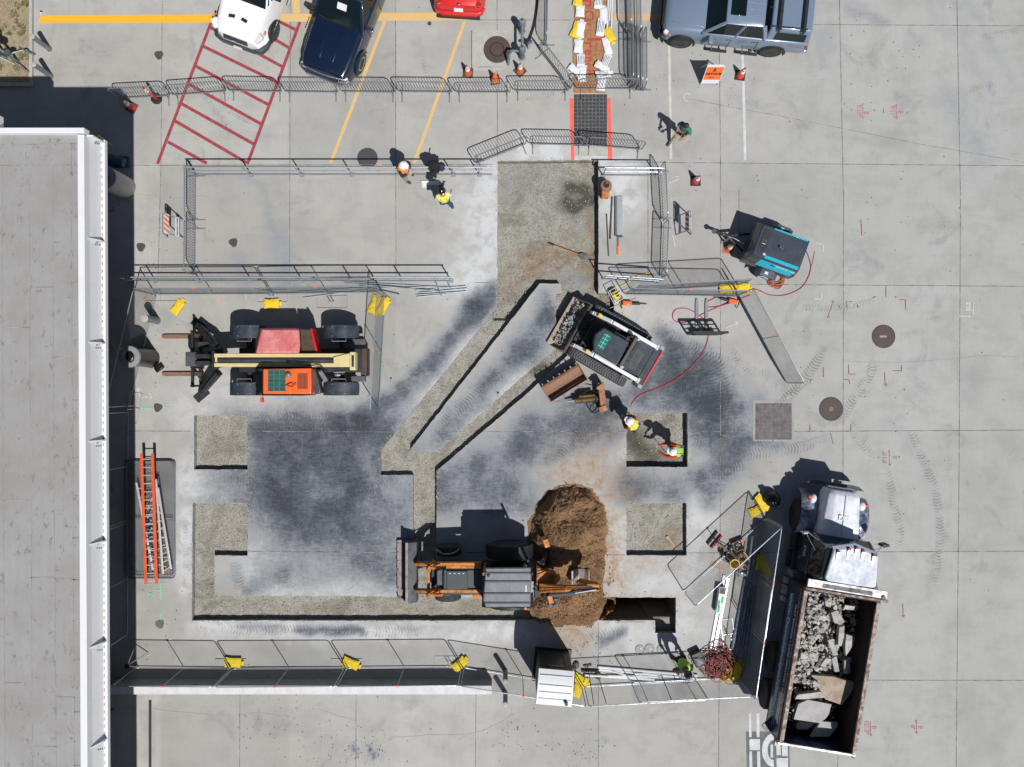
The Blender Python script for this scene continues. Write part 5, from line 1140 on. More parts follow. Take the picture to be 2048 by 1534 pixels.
# ---------------------------------------------------------------- machines
def quad(mb, f, pts, z0, th=.03):     # slab whose corners were measured on the photograph at height z0
    q = [f.l(x, y, z0) for x, y in pts]
    mb.prism([(a[0], a[1]) for a in q], z0-th, z0); return mb
def telehandler():
    f = Fr(603,722,-1,0); t = thing('telehandler','orange telehandler with cream boom and forks, parked left of the trenches','telehandler',f.o,f.a)
    B = lambda x0,y0,z0,x1,y1,z1,m,n,b=.02: (lambda mb: (mb.box(x0,y0,z0,x1,y1,z1), mb.build(n,m,t,bevel=b))[1])(MB())
    B(-2.35,-.42,.45,1.95,.42,.95,'darksteel','chassis')
    for x in (1.68,-1.62): mb = MB(); mb.cyl((x,-.85,.6),(x,.85,.6),.11); mb.build('axle','darksteel',t)
    for x in (1.68,-1.62):
        for s_ in (-1,1):
            wheel(t, x, s_*1.0, .58, .42, 'cream', 30)
            mb = MB(); rings = []
            for k in range(9):
                a = rad(22+136*k/8); rings.append([(x+math.cos(a)*(.64+q), s_*(1.0+e), .58+math.sin(a)*(.60+q)) for q, e in ((0,-.235),(.05,-.235),(.05,.235),(0,.235))])
            mb.loft(rings); fe = mb.build('fender','fender',t,bevel=.02)
            mb = MB(); mb.tube([(x-.25,s_*.74,1.2),(x-.25,s_*.66,1.2),(x+.25,s_*.66,1.2),(x+.25,s_*.74,1.2)],.012,5); mb.build('fender_bracket','galv',fe)
            mb = MB()
            for a_, b_ in ((-.22,-.16),(-.22,.16),(.22,-.16),(.22,.16)): mb.lathe((x+a_,s_*1.0+b_,1.215),[(.014,0),(.014,.02)],8)
            mb.build('bolt','galv_bright',fe)['kind'] = 'stuff'
    # engine hood, north side
    a = [f.l(*p, 1.75) for p in ((521,658),(597,658),(601,690),(600,706),(514,706))]
    mb = MB(); lo = [(f.l(*p, .75)[0], f.l(*p, .75)[1]) for p in ((513,656),(600,656),(603,690),(603,708),(508,708))]; n = 5
    mb.add([(x,y,.75) for x,y in lo]+[(q[0],q[1],1.75+(.10 if i in (3,4) else -.10 if i in (0,1) else .06)) for i, q in enumerate(a)],[tuple(range(5))[::-1],tuple(range(5,10))]+[(i,(i+1)%5,5+(i+1)%5,5+i) for i in range(5)])
    mb.build('engine_hood','red_hood',t,bevel=.05)
    mb = MB(); quad(mb,f,[(600,658),(621,659),(631,706),(603,706)],1.6,.5); mb.build('radiator_cover','hood_brown',t,bevel=.02)
    mb = MB(); quad(mb,f,[(620,657),(624,657),(636,706),(631,706)],1.66,.6); mb.build('hood_trim','red',t,bevel=.01)
    # cab, south side
    mb = MB(); mb.prism([f.l(*p,1.0)[:2] for p in ((528,741),(628,741),(628,788),(528,788))], .5, 2.25, top=[f.l(*p,2.3)[:2] for p in ((525,738),(622,736),(622,788),(525,788))]); cab = mb.build('cab','orange',t,bevel=.03)
    mb = MB(); quad(mb,f,[(536,741),(570,741),(570,782),(536,782)],2.265,.02); gw = mb.build('roof_window','glass_green',cab)
    for k in range(6): mb = MB(); x = 537+k*0; y = 741+k*8.2; p, q = f.l(536,y,2.275), f.l(570,y,2.275); mb.bar(p,q,.018,.016); mb.build('guard_bar','galv_green',gw)
    for x in (548,559): mb = MB(); mb.bar(f.l(x,741,2.28),f.l(x,782,2.28),.018,.016); mb.build('guard_bar','galv_green',gw)
    mb = MB()
    for k in range(8): x = 596+k*2.6; mb.bar(f.l(x,747,2.262),f.l(x,778,2.262),.022,.02)
    mb.build('vent_slots','black',cab)['kind'] = 'stuff'
    mb = MB(); quad(mb,f,[(570,738),(583,738),(583,788),(570,788)],2.32,.06); mb.build('roof_step','orange',cab,bevel=.02)
    mb = MB(); mb.lathe(f.l(578,750,2.32),[(.09,0),(.09,.10),(.05,.14),(0,.15)],14); mb.build('beacon','galv',cab)
    mb = MB(); mb.tube([f.l(571,770,2.33),f.l(580,766,2.36),f.l(592,768,2.34),f.l(584,774,2.34),f.l(574,770,2.33)],.015,6); mb.build('cable_loop','black',cab)
    mb = MB(); mb.prism([(1.1,.9),(1.1,1.75),(.75,2.2),(-.6,2.2),(-.75,.9)],.30,.305+.92,'y'); mb.build('cab_windows','glass',cab)
    mb = MB(); mb.tube([f.l(527,790,1.7),f.l(523,797,1.7)],.015,6); mb.obox(f.l(524,800,1.72),(.08,.16,.2)); mb.build('mirror','cone',t,bevel=.02)
    # boom
    k0, k1 = f.l(707,721,1.95), f.l(428,720,1.55); yb = k0[1]
    def along(px, dz=0): u = (px-707)/(428-707); z = 1.95+(1.55-1.95)*u; q = f.l(px,720.3,z); return q[0], q[1], z+dz
    mb = MB(); a, b = along(703), along(428); mb.loft([[(a[0],a[1]-.23,a[2]-.30),(a[0],a[1]-.23,a[2]),(a[0],a[1]-.10,a[2]),(a[0],a[1]-.09,a[2]-.07),(a[0],a[1]+.09,a[2]-.07),(a[0],a[1]+.10,a[2]),(a[0],a[1]+.23,a[2]),(a[0],a[1]+.23,a[2]-.30)],
        [(b[0],b[1]-.23,b[2]-.30),(b[0],b[1]-.23,b[2]),(b[0],b[1]-.10,b[2]),(b[0],b[1]-.09,b[2]-.07),(b[0],b[1]+.09,b[2]-.07),(b[0],b[1]+.10,b[2]),(b[0],b[1]+.23,b[2]),(b[0],b[1]+.23,b[2]-.30)]]); bo = mb.build('boom','cream',t,bevel=.015)
    mb = MB(); mb.cyl(along(668,.02),along(436,.0),.075); mb.build('extension_cylinder','fender',bo,smooth=True)
    mb = MB(); mb.prism([(along(p)[0], along(p)[1]+s_) for p, s_ in ((702,-.24),(690,-.20),(668,-.10),(668,.10),(690,.20),(702,.24))], 1.93, 1.965); mb.build('boom_plate','cream',bo,bevel=.01)
    mb = MB(); q = f.l(704,722,2.02); mb.box(q[0]-.11,q[1]-.31,1.6,q[0]+.08,q[1]+.31,2.02); mb.build('boom_end','cream',bo,bevel=.02)
    mb = MB(); mb.box(q[0]-.07,q[1]-.20,2.0,q[0]+.02,q[1]+.20,2.03); mb.build('boom_opening','black',bo,bevel=.02)
    for dy in (0,.05): mb = MB(); mb.tube([tuple(v) for v in bez([along(575,.03)[:1]+(yb+.02+dy,1.9),along(610,.03)[:1]+(yb+.10+dy,2.0),along(640,.03)[:1]+(yb+.16+dy,1.99),along(650,.0)[:1]+(yb+.33+dy,1.6)],5)],.016,6); mb.build('hose','black',bo,smooth=True)
    mb = MB(); q = f.l(383,718,1.35); mb.box(q[0]-.18,q[1]-.25,.9,q[0]+.22,q[1]+.25,1.35); mb.build('boom_head','steel_grey',bo,bevel=.03)
    mb = MB(); q0 = f.l(395,712,1.45); mb.obox((q0[0]-.15,q0[1],1.3),(.5,.16,.25)); q1 = f.l(395,726,1.45); mb.obox((q1[0]-.15,q1[1],1.3),(.5,.16,.25)); mb.build('head_link','darksteel',bo,bevel=.02)
    # carriage with forks
    mb = MB(); q = f.l(392,712,.7); x = q[0]
    for z in (.25,1.0): mb.bar((x,-1.05,z),(x,.95,z),.08,.12)
    for y in (-1.0,-.3,.25,.9): mb.bar((x-.05,y,.15),(x-.05,y,1.25),.07,.07)
    mb.bar((x-.35,-.55,.55),(x-.05,-.55,.75),.2,.4); ca = mb.build('fork_carriage','darksteel',t)
    for py in (673,748):
        y = f.l(380,py,.08)[1]; x0 = f.l(324,py,.08)[0]; mb = MB(); mb.prism([(x,y-.075),(x0-.12,y-.075),(x0,y-.05),(x0,y+.05),(x0-.12,y+.075),(x,y+.075)],.05,.10); mb.box(x-.03,y-.07,.05,x+.04,y+.07,1.05); mb.build('fork','rust_steel',t,bevel=.008)
    for s_, pa, pb, pt in ((-1,(432,690,.95),(400,655,.45),(396,650,.1)),(1,(437,745,.95),(404,782,.45),(402,790,.1))):
        mb = MB(); mb.bar(f.l(*pa),f.l(*pb),.22,.28); mb.bar(f.l(*pb),f.l(*pt),.16,.2); st = mb.build('stabiliser','darksteel',t,bevel=.02)
        mb = MB(); mb.cyl(f.l(pa[0]-4,pa[1],1.15),f.l(pb[0],pb[1],.75),.05); mb.build('cylinder','black',st,smooth=True)
        q = f.l(*pt); mb = MB(); mb.obox((q[0],q[1],.03),(.55,.30,.05), s_*.7); mb.build('foot_pad','darksteel',st,bevel=.01)
    mb = MB(); mb.bar(f.l(440,735,1.0),f.l(430,700,1.0),.5,.25); mb.bar(f.l(445,718,.9),f.l(395,718,.7),.4,.3); mb.build('front_frame','black',t,bevel=.03)
    mb = MB(); q = f.l(727,724,.9); mb.box(q[0]-.14,q[1]-.5,.4,q[0]+.1,q[1]+.5,.92); mb.build('counterweight','dark_brown',t,bevel=.05)
    mb = MB(); mb.ell(f.l(675,750,1.0),(.12,.07,.06)); mb.bar(f.l(668,745,1.0),f.l(690,744,1.0),.04,.04); mb.bar(f.l(640,742,1.4),f.l(655,765,.9),.14,.08); mb.build('hydraulic_block','galv',t)
    mb = MB(); mb.obox(f.l(634,762,1.2),(.22,.9,.5), .25); mb.build('rear_tank','charcoal',t,bevel=.05)
    mb = MB(); mb.box(-2.5,-.75,.8,-2.0,-.55,1.0); mb.build('rear_light','steel_grey',t,bevel=.02); mb = MB(); mb.box(-2.5,.55,.8,-2.0,.75,1.0); mb.build('rear_light','steel_grey',t,bevel=.02)
telehandler()

def loader():
    f = Fr(1215,692,-.864,-.504); t = thing('track_loader','compact track loader with white arms carrying rubble in its bucket','track loader',f.o,f.a)
    for s_ in (-1,1):
        mb = MB(); y0, y1 = s_*.72, s_*1.04; r = .36; L = .82; prof = []
        for k in range(9): a = rad(-90+180*k/8); prof.append((L+r*math.cos(a), r+r*math.sin(a)))
        for k in range(9): a = rad(90+180*k/8); prof.append((-L+r*math.cos(a), r+r*math.sin(a)))
        mb.prism(prof, min(y0,y1), max(y0,y1), 'y'); tr = mb.build('track','track_rubber',t,bevel=.03)
        mb = MB()
        for k in range(19):
            x = -L-.05+(2*L+.1)*k/18
            for e, dy in ((-.08,.0),(.08,.035)): mb.obox((x+dy, s_*.88+e, .735),(.035,.145,.035), .35*(1 if e > 0 else -1))
        for k in range(1,6):
            a = rad(90*k/6)
            for sx in (-1,1): mb.obox((sx*(L+r*math.sin(a)), s_*.88, r+r*math.cos(a)+.005),(.035,.30,.035),0,sx*a)
        mb.build('track_lugs','track_lug',tr)['kind'] = 'stuff'
        mb = MB(); yy = s_*.70
        for x in (-.7,-.35,0,.35,.7): mb.cyl((x,yy-.03,.2),(x,yy+.03,.2),.13)
        mb.build('rollers','darksteel',tr)
    mb = MB(); mb.box(-1.25,-.66,.25,.95,.66,1.05); mb.build('chassis','darksteel',t,bevel=.03)
    # cab
    rp = [f.l(*p,2.05) for p in ((1186,684),(1190,668),(1208,655),(1259,684),(1234,731),(1187,704))]; bp = [(.72,-.42),(.80,0),(.72,.42)]
    rp2 = [(q[0],q[1]) for q in rp]; lo = [(x*1.02,y*1.03) for x, y in rp2]
    mb = MB(); mb.prism(lo,.95,2.0,top=rp2); mb.build('cab','glass',t,bevel=.02)
    mb = MB(); mb.prism(rp2,2.0,2.10); rf = mb.build('cab_roof','charcoal_blue',t,bevel=.05)
    for k in range(5):
        y = -.38+.19*k; mb = MB(); q = f.l(1238,693,2.1); mb.obox((q[0]+.05,y+q[1]+.02,2.105),(.62,.02,.015)); mb.build('roof_rib','charcoal_blue',rf)
    wp = [f.l(*p,2.13)[:2] for p in ((1209,665),(1223,670),(1222,676),(1207,701),(1193,695),(1195,686))]
    mb = MB(); mb.prism(wp,2.08,2.115); gw = mb.build('roof_window','window_teal',rf,bevel=.01)
    c = Vector((sum(p[0] for p in wp)/6, sum(p[1] for p in wp)/6)); 
    for k in (-.21,-.07,.07,.21): mb = MB(); mb.bar((c.x-.11,c.y+k,2.125),(c.x+.11,c.y+k,2.125),.022,.02); mb.build('guard_bar','teal_bar',gw)
    mb = MB(); mb.bar((c.x,c.y-.27,2.122),(c.x,c.y+.27,2.122),.022,.02); mb.build('guard_bar','teal_bar',gw)
    mb = MB(); mb.box(-.62,-.55,1.5,-.5,.55,2.06); mb.build('rear_cab_frame','olive_steel',t,bevel=.02)
    for y in (-.55,.55): mb = MB(); mb.cyl((-.66,y,1.6),(-.66,y,1.75),.05); mb.obox((-.64,y,1.77),(.1,.06,.03)); mb.build('cab_latch','galv_bright',t)
    # engine deck
    mb = MB(); mb.box(-1.35,-.62,.9,-.66,.62,1.42); dk = mb.build('engine_cover','charcoal_blue',t,bevel=.04)
    mb = MB(); mb.box(-1.12,-.30,1.425,-.80,.42,1.445); vg = mb.build('engine_grille','steel_grey',dk)
    for k in range(10): mb = MB(); y = -.26+.07*k; mb.bar((-1.1,y,1.45),(-.82,y,1.45),.02,.014); mb.build('grille_slat','black',vg)
    mb = MB(); mb.obox((-.74,-.2,1.44),(.1,.5,.06)); mb.obox((-.76,.35,1.44),(.16,.2,.05)); mb.build('hatch','charcoal_blue',dk,bevel=.015)
    mb = MB(); mb.box(-1.62,-.80,.45,-1.36,.80,1.25); mb.build('rear_guard','charcoal_blue',t,bevel=.03)
    mb = MB(); mb.box(-1.665,-.66,.9,-1.625,.66,1.28); mb.build('red_stripe','red_sign',t)
    for s_ in (-1,1): mb = MB(); mb.box(-1.66,s_*.70,.9,-1.50,s_*.84,1.26); mb.build('tail_light','galv',t,bevel=.01)
    # lift arms
    for s_ in (-1,1):
        y = s_*.66; mb = MB(); mb.bar((-1.35,y,1.55),(.35,y,1.38),.13,.2); mb.bar((.35,y,1.38),(1.02,y,.95),.13,.2); mb.bar((1.02,y,.98),(1.22,y,.45),.12,.2); ar = mb.build('lift_arm','white_paint',t,bevel=.025)
        mb = MB(); mb.cyl((-1.2,s_*.60,1.15),(.5,s_*.60,1.15),.045); mb.build('lift_cylinder','black',ar,smooth=True)
        mb = MB(); mb.obox((.62,y,1.42) if s_ > 0 else (.86,y,1.22),(.10,.135,.05)); mb.build('warning_sticker','yellow',ar)
        mb = MB(); mb.cyl((-1.38,y-.09,1.52),(-1.38,y+.09,1.52),.08); mb.build('pivot','bright_steel',ar)
    # bucket, measured corners
    c1, c2, c3, c4 = [Vector(f.l(x,y,.35)) for x, y in ((1091,683),(1150,593),(1182,612),(1127,707))]
    w0, w1 = c1.y, c2.y; xf_, xb = (c1.x+c2.x)/2, (c3.x+c4.x)/2; a, b = min(w0,w1), max(w0,w1)
    mb = MB(); prof = [(xf_,.10),(xf_-.25,.08),(xb+.12,.08),(xb,.20),(xb-.02,.72),(xb+.07,.74),(xb+.08,.30),(xb+.18,.16),(xf_-.25,.13),(xf_,.13)]
    mb.prism(prof,a,b,'y'); bk = mb.build('bucket','bucket_tan',t,bevel=.01)
    for y in (a-.012,b-.012): mb = MB(); mb.prism([(xf_-.12,.09),(xb,.09),(xb-.02,.73),(xb+.10,.72)],y,y+.03,'y'); mb.build('bucket_side','worn_steel',bk)
    mb = MB(); mb.bar((xb+.02,a-.01,.74),(xb+.02,b+.01,.74),.07,.05); mb.build('bucket_rim','steel_brown',bk)
    mb = MB(); mb.box(xb-.16,-.5,.2,xb-.03,.5,.85); mb.cyl((xb-.05,-.35,.8),(.65,-.35,1.0),.05); mb.cyl((xb-.05,.35,.8),(.65,.35,1.0),.05); mb.tube([(xb-.05,.1,.9),(xb-.3,.15,1.05),(.6,.2,1.0)],.02,6); mb.build('quick_coupler','darksteel',t,bevel=.015)
    # load: a heap of broken concrete
    rr = random.Random(5); bm = bmesh.new()
    for k in range(230):
        yy = rr.uniform(a+.1,b-.1); xx = rr.uniform(xb+.12, xf_-.22); sz = rr.uniform(.02,.06)+(.05 if abs(yy-(a+b)/2) < .25 and rr.random() < .25 else 0)
        hh = .16+.34*max(0, 1-abs(xx-(xb+.28))/.55)*rr.uniform(.6,1); chunk(bm, f_loc(f, xx, yy, hh), sz, rr)
    me = bpy.data.meshes.new('load_of_rubble'); bm.to_mesh(me); bm.free(); me.materials.append(M['chunk_mid']); o = bpy.data.objects.new('rubble', me); C.objects.link(o); tag(o,'dark broken concrete heaped in the track loader bucket','rubble',kind='stuff')
def f_loc(f, x, y, z): return f.m @ Vector((x,y,z))
def chunk(bm, c, sz, rr, flat=.8):
    vs = []
    for _ in range(9):
        v = Vector((rr.gauss(0,1),rr.gauss(0,1),rr.gauss(0,1))).normalized()*sz*rr.uniform(.75,1.15); v.z *= flat; vs.append(bm.verts.new(Vector(c)+v))
    r = bmesh.ops.convex_hull(bm, input=vs)
    bmesh.ops.delete(bm, geom=[v for v in vs if v.is_valid and not v.link_faces], context='VERTS')
loader()

def backhoe():
    f = Fr(1000,1138,-1,0); t = thing('backhoe_loader','orange backhoe loader with grey cab roof working beside the soil heap','backhoe',f.o,f.a)
    L = f.l
    mb = MB(); mb.box(-1.0,-.42,.5,2.4,.42,1.05); mb.build('chassis','darksteel',t,bevel=.03)
    for s_ in (-1,1): wheel(t,-.35,s_*.86,.70,.44,'cream',30); wheel(t,1.85,s_*.80,.46,.32,'cream',26)
    mb = MB(); mb.prism([L(*p,1.6)[:2] for p in ((886,1138),(966,1138),(966,1190),(886,1190))],1.0,1.62); hd = mb.build('engine_hood','charcoal',t,bevel=.05)
    mb = MB(); quad(mb,f,[(893,1142),(935,1142),(935,1186),(893,1186)],1.66,.05); mb.build('hood_panel','charcoal',hd,bevel=.02)
    mb = MB(); mb.prism([L(*p,1.5)[:2] for p in ((873,1142),(886,1138),(886,1190),(873,1180))],.8,1.45); mb.build('front_grille','steel_grey',t,bevel=.03)
    mb = MB(); mb.bar(L(892,1134,1.6),L(962,1134,1.62),.10,.06); mb.build('hood_trim','orange_machine',t,bevel=.015)
    for k in range(4): mb = MB(); q = L(900+k*9,1147,1.67); mb.obox((q[0],q[1],1.665),(.05,.025,.006)); mb.build('hood_letter','galv_bright',hd)
    # arms
    for s_, py in ((-1,1127),(1,1181)):
        mb = MB(); mb.bar(L(963,py,1.62),L(880,py,1.55),.12,.2); mb.bar(L(880,py,1.55),L(832,py+ (0),.75),.12,.22); ar = mb.build('lift_arm','orange_machine',t,bevel=.03)
        mb = MB(); mb.bar(L(885,py+s_*0+9,1.3),L(852,py+9,1.0),.09,.09); mb.bar(L(866,py-3,1.35),L(858,py+12,1.2),.14,.3); mb.build('bucket_link','orange_machine',ar,bevel=.02)
        mb = MB(); mb.cyl(L(900,py+8,1.2),L(838,py+4,.95),.045); mb.build('lift_cylinder','chrome',ar,smooth=True)
        mb = MB(); mb.tube([L(880,py,1.68),L(862,py+6,1.55),L(845,py-4,1.2)],.02,6); mb.build('hose','black',ar)
    mb = MB(); mb.bar(L(857,1127,1.1),L(857,1181,1.1),.1,.1); mb.build('cross_tube','orange_machine',t,bevel=.02)
    mb = MB(); quad(mb,f,[(949,1178),(974,1174),(974,1198),(945,1198)],1.5,.3); mb.build('step_bracket','orange_machine',t,bevel=.02)
    # front bucket
    y0, y1 = L(815,1083,.5)[1], L(815,1203,.5)[1]; xl = L(794,1140,.2)[0]; xr = L(812,1140,.8)[0]; xb = L(836,1140,.4)[0]
    mb = MB(); mb.prism([(xl,.08),(xl-.22,.07),(xb+.12,.10),(xb,.30),(xb+.02,.62),(xr-.05,.80),(xr,.80),(xr-.08,.70),(xb+.10,.50),(xb+.10,.32),(xb+.18,.16),(xl-.22,.12),(xl,.11)],y0,y1,'y'); bk = mb.build('front_bucket','steel_grey',t,bevel=.012)
    mb = MB(); mb.prism([(xl,y0+.02),(xl-.20,y0+.02),(xl-.20,y1-.12),(xl-.05,y1-.12),(xl,y1-.3)],.125,.15); mb.build('cutting_edge','worn_pink',bk)
    mb = MB(); mb.bar((xr-.03,y0-.02,.82),(xr-.03,y1+.03,.82),.09,.05); mb.build('bucket_rim','worn_pink',bk)
    for k in range(7): mb = MB(); y = y0+.12+k*(y1-y0-.24)/6; mb.obox((xl-.02,y,.14),(.07,.05,.035)); mb.build('tooth','steel_grey',bk)
    for y in (y0+.02,y1-.05): mb = MB(); mb.prism([(xl-.15,.10),(xb+.1,.10),(xb+.03,.60),(xr-.02,.79)],y,y+.03,'y'); mb.build('bucket_side','steel_grey',bk)
    # cab
    mb = MB(); mb.prism([L(*p,1.6)[:2] for p in ((966,1132),(1052,1132),(1052,1200),(966,1200))],1.05,2.6); cab = mb.build('cab','glass',t,bevel=.04)
    mb = MB(); mb.prism([L(*p,2.75)[:2] for p in ((971,1136),(1062,1135),(1063,1160),(1061,1214),(971,1215),(966,1200),(969,1160))],2.62,2.76); rf = mb.build('cab_roof','roof_steel',cab,bevel=.04)
    for py in (1146,1163,1187,1206): mb = MB(); mb.bar(L(969,py,2.775),L(1061,py,2.775),.055,.025); mb.build('roof_rib','charcoal',rf,bevel=.008)
    mb = MB(); mb.obox(L(1052,1177,2.77),(.04,.22,.01)); mb.build('white_decal','lamp_lens',rf)
    for px, py in ((977,1150),(1064,1147)): mb = MB(); mb.ell(L(px,py,2.78),(.05,.07,.03)); mb.build('work_light','black',rf,smooth=True)
    for x, y in ((970,1134),(970,1200),(1050,1134),(1050,1200)): mb = MB(); q = L(x,y,1.6); mb.bar((q[0],q[1],1.05),(q[0],q[1],2.65),.08,.08); mb.build('cab_pillar','orange_machine',cab)
    for s_ in (-1,1):
        mb = MB(); rings = []
        for k in range(9): a = rad(10+160*k/8); rings.append([(-.35+math.cos(a)*(.80+q),s_*(.86+e),.70+math.sin(a)*(.76+q)) for q, e in ((0,-.24),(.05,-.24),(.05,.24),(0,.24))])
        mb.loft(rings); mb.build('rear_fender','darksteel',t,bevel=.02)  # fenders are orange; the dark colour stands in for the shade on them
    # hoe end
    mb = MB(); mb.prism([L(*p,1.1)[:2] for p in ((1068,1120),(1090,1122),(1092,1195),(1068,1195))],.5,1.15); mb.build('rear_frame','darksteel',t,bevel=.03)
    mb = MB(); mb.prism([L(*p,1.4)[:2] for p in ((1073,1130),(1085,1140),(1112,1146),(1118,1160),(1098,1178),(1072,1172))],1.0,1.45); mb.build('swing_post','orange_machine',t,bevel=.05)
    mb = MB(); mb.prism([L(*p,1.7)[:2] for p in ((1104,1176),(1112,1158),(1120,1152),(1120,1160))],1.2,1.75); mb.build('swing_horn','orange_machine',t,bevel=.02)
    mb = MB(); mb.loft([[L(1078,1166,1.2),L(1078,1186,1.2),L(1078,1186,1.6),L(1078,1166,1.6)],[L(1130,1170,1.9),L(1130,1184,1.9),L(1130,1184,2.35),L(1130,1170,2.35)],[L(1197,1167,2.1),L(1197,1180,2.1),L(1197,1180,2.4),L(1197,1167,2.4)]]); bm_ = mb.build('boom','orange_machine',t,bevel=.03)
    mb = MB(); mb.cyl(L(1100,1190,1.9),L(1150,1186,2.45),.065); mb.cyl(L(1150,1186,2.45),L(1192,1179,2.45),.035); mb.build('boom_cylinder','steel_blue',bm_,smooth=True)
    mb = MB()
    for k in range(3): mb.tube([tuple(v) for v in bez([L(1066,1160+8*k,1.6),L(1080,1166+8*k,2.1),L(1100,1170+5*k,2.2),L(1140,1172+3*k,2.5),L(1185,1172+2*k,2.5)],5)],.018,6)
    mb.build('hydraulic_hoses','black',bm_,smooth=True)
    mb = MB(); mb.bar(L(1173,1169,2.45),L(1199,1170,2.5),.06,.10); mb.bar(L(1173,1182,2.4),L(1199,1180,2.45),.06,.10); mb.build('boom_ear','orange_machine',bm_,bevel=.015)
    mb = MB(); mb.bar(L(1192,1172,2.35),L(1158,1164,1.0),.2,.24); mb.build('dipper_arm','orange_machine',t,bevel=.03)
    mb = MB(); q = Vector(L(1160,1156,.85)); prof = [(.32,.12),(.28,-.15),(.05,-.32),(-.22,-.28),(-.36,-.05),(-.30,-.05),(-.18,-.2),(.04,-.24),(.2,-.1),(.25,.12)]; mb.prism([(q.x+a,q.z+b) for a, b in prof],q.y-.28,q.y+.28,'y'); mb.build('rear_bucket','worn_steel',t,bevel=.015)
    for s_, p0, p1 in ((1,(1085,1190,1.2),(1108,1207,.35)),(-1,(1085,1122,1.2),(1100,1095,.35))):
        mb = MB(); mb.bar(L(*p0),L(*p1),.14,.16); sb = mb.build('stabiliser','darksteel',t,bevel=.02)
        mb = MB(); mb.obox((Vector(L(*p1))+Vector((0,0,-.15))),(.36,.28,.06)); mb.build('stabiliser_foot','steel_grey',sb,bevel=.01)
        mb = MB(); mb.obox((Vector(L(p1[0]-7,p1[1]-8,1.05))),(.18,.28,.04),.3); mb.build('foot_plate','orange_machine',sb,bevel=.01)
    mb = MB(); mb.cyl(L(1056,1122,1.1),L(1056,1122,2.7),.045); mb.build('exhaust','chrome',t)
backhoe()

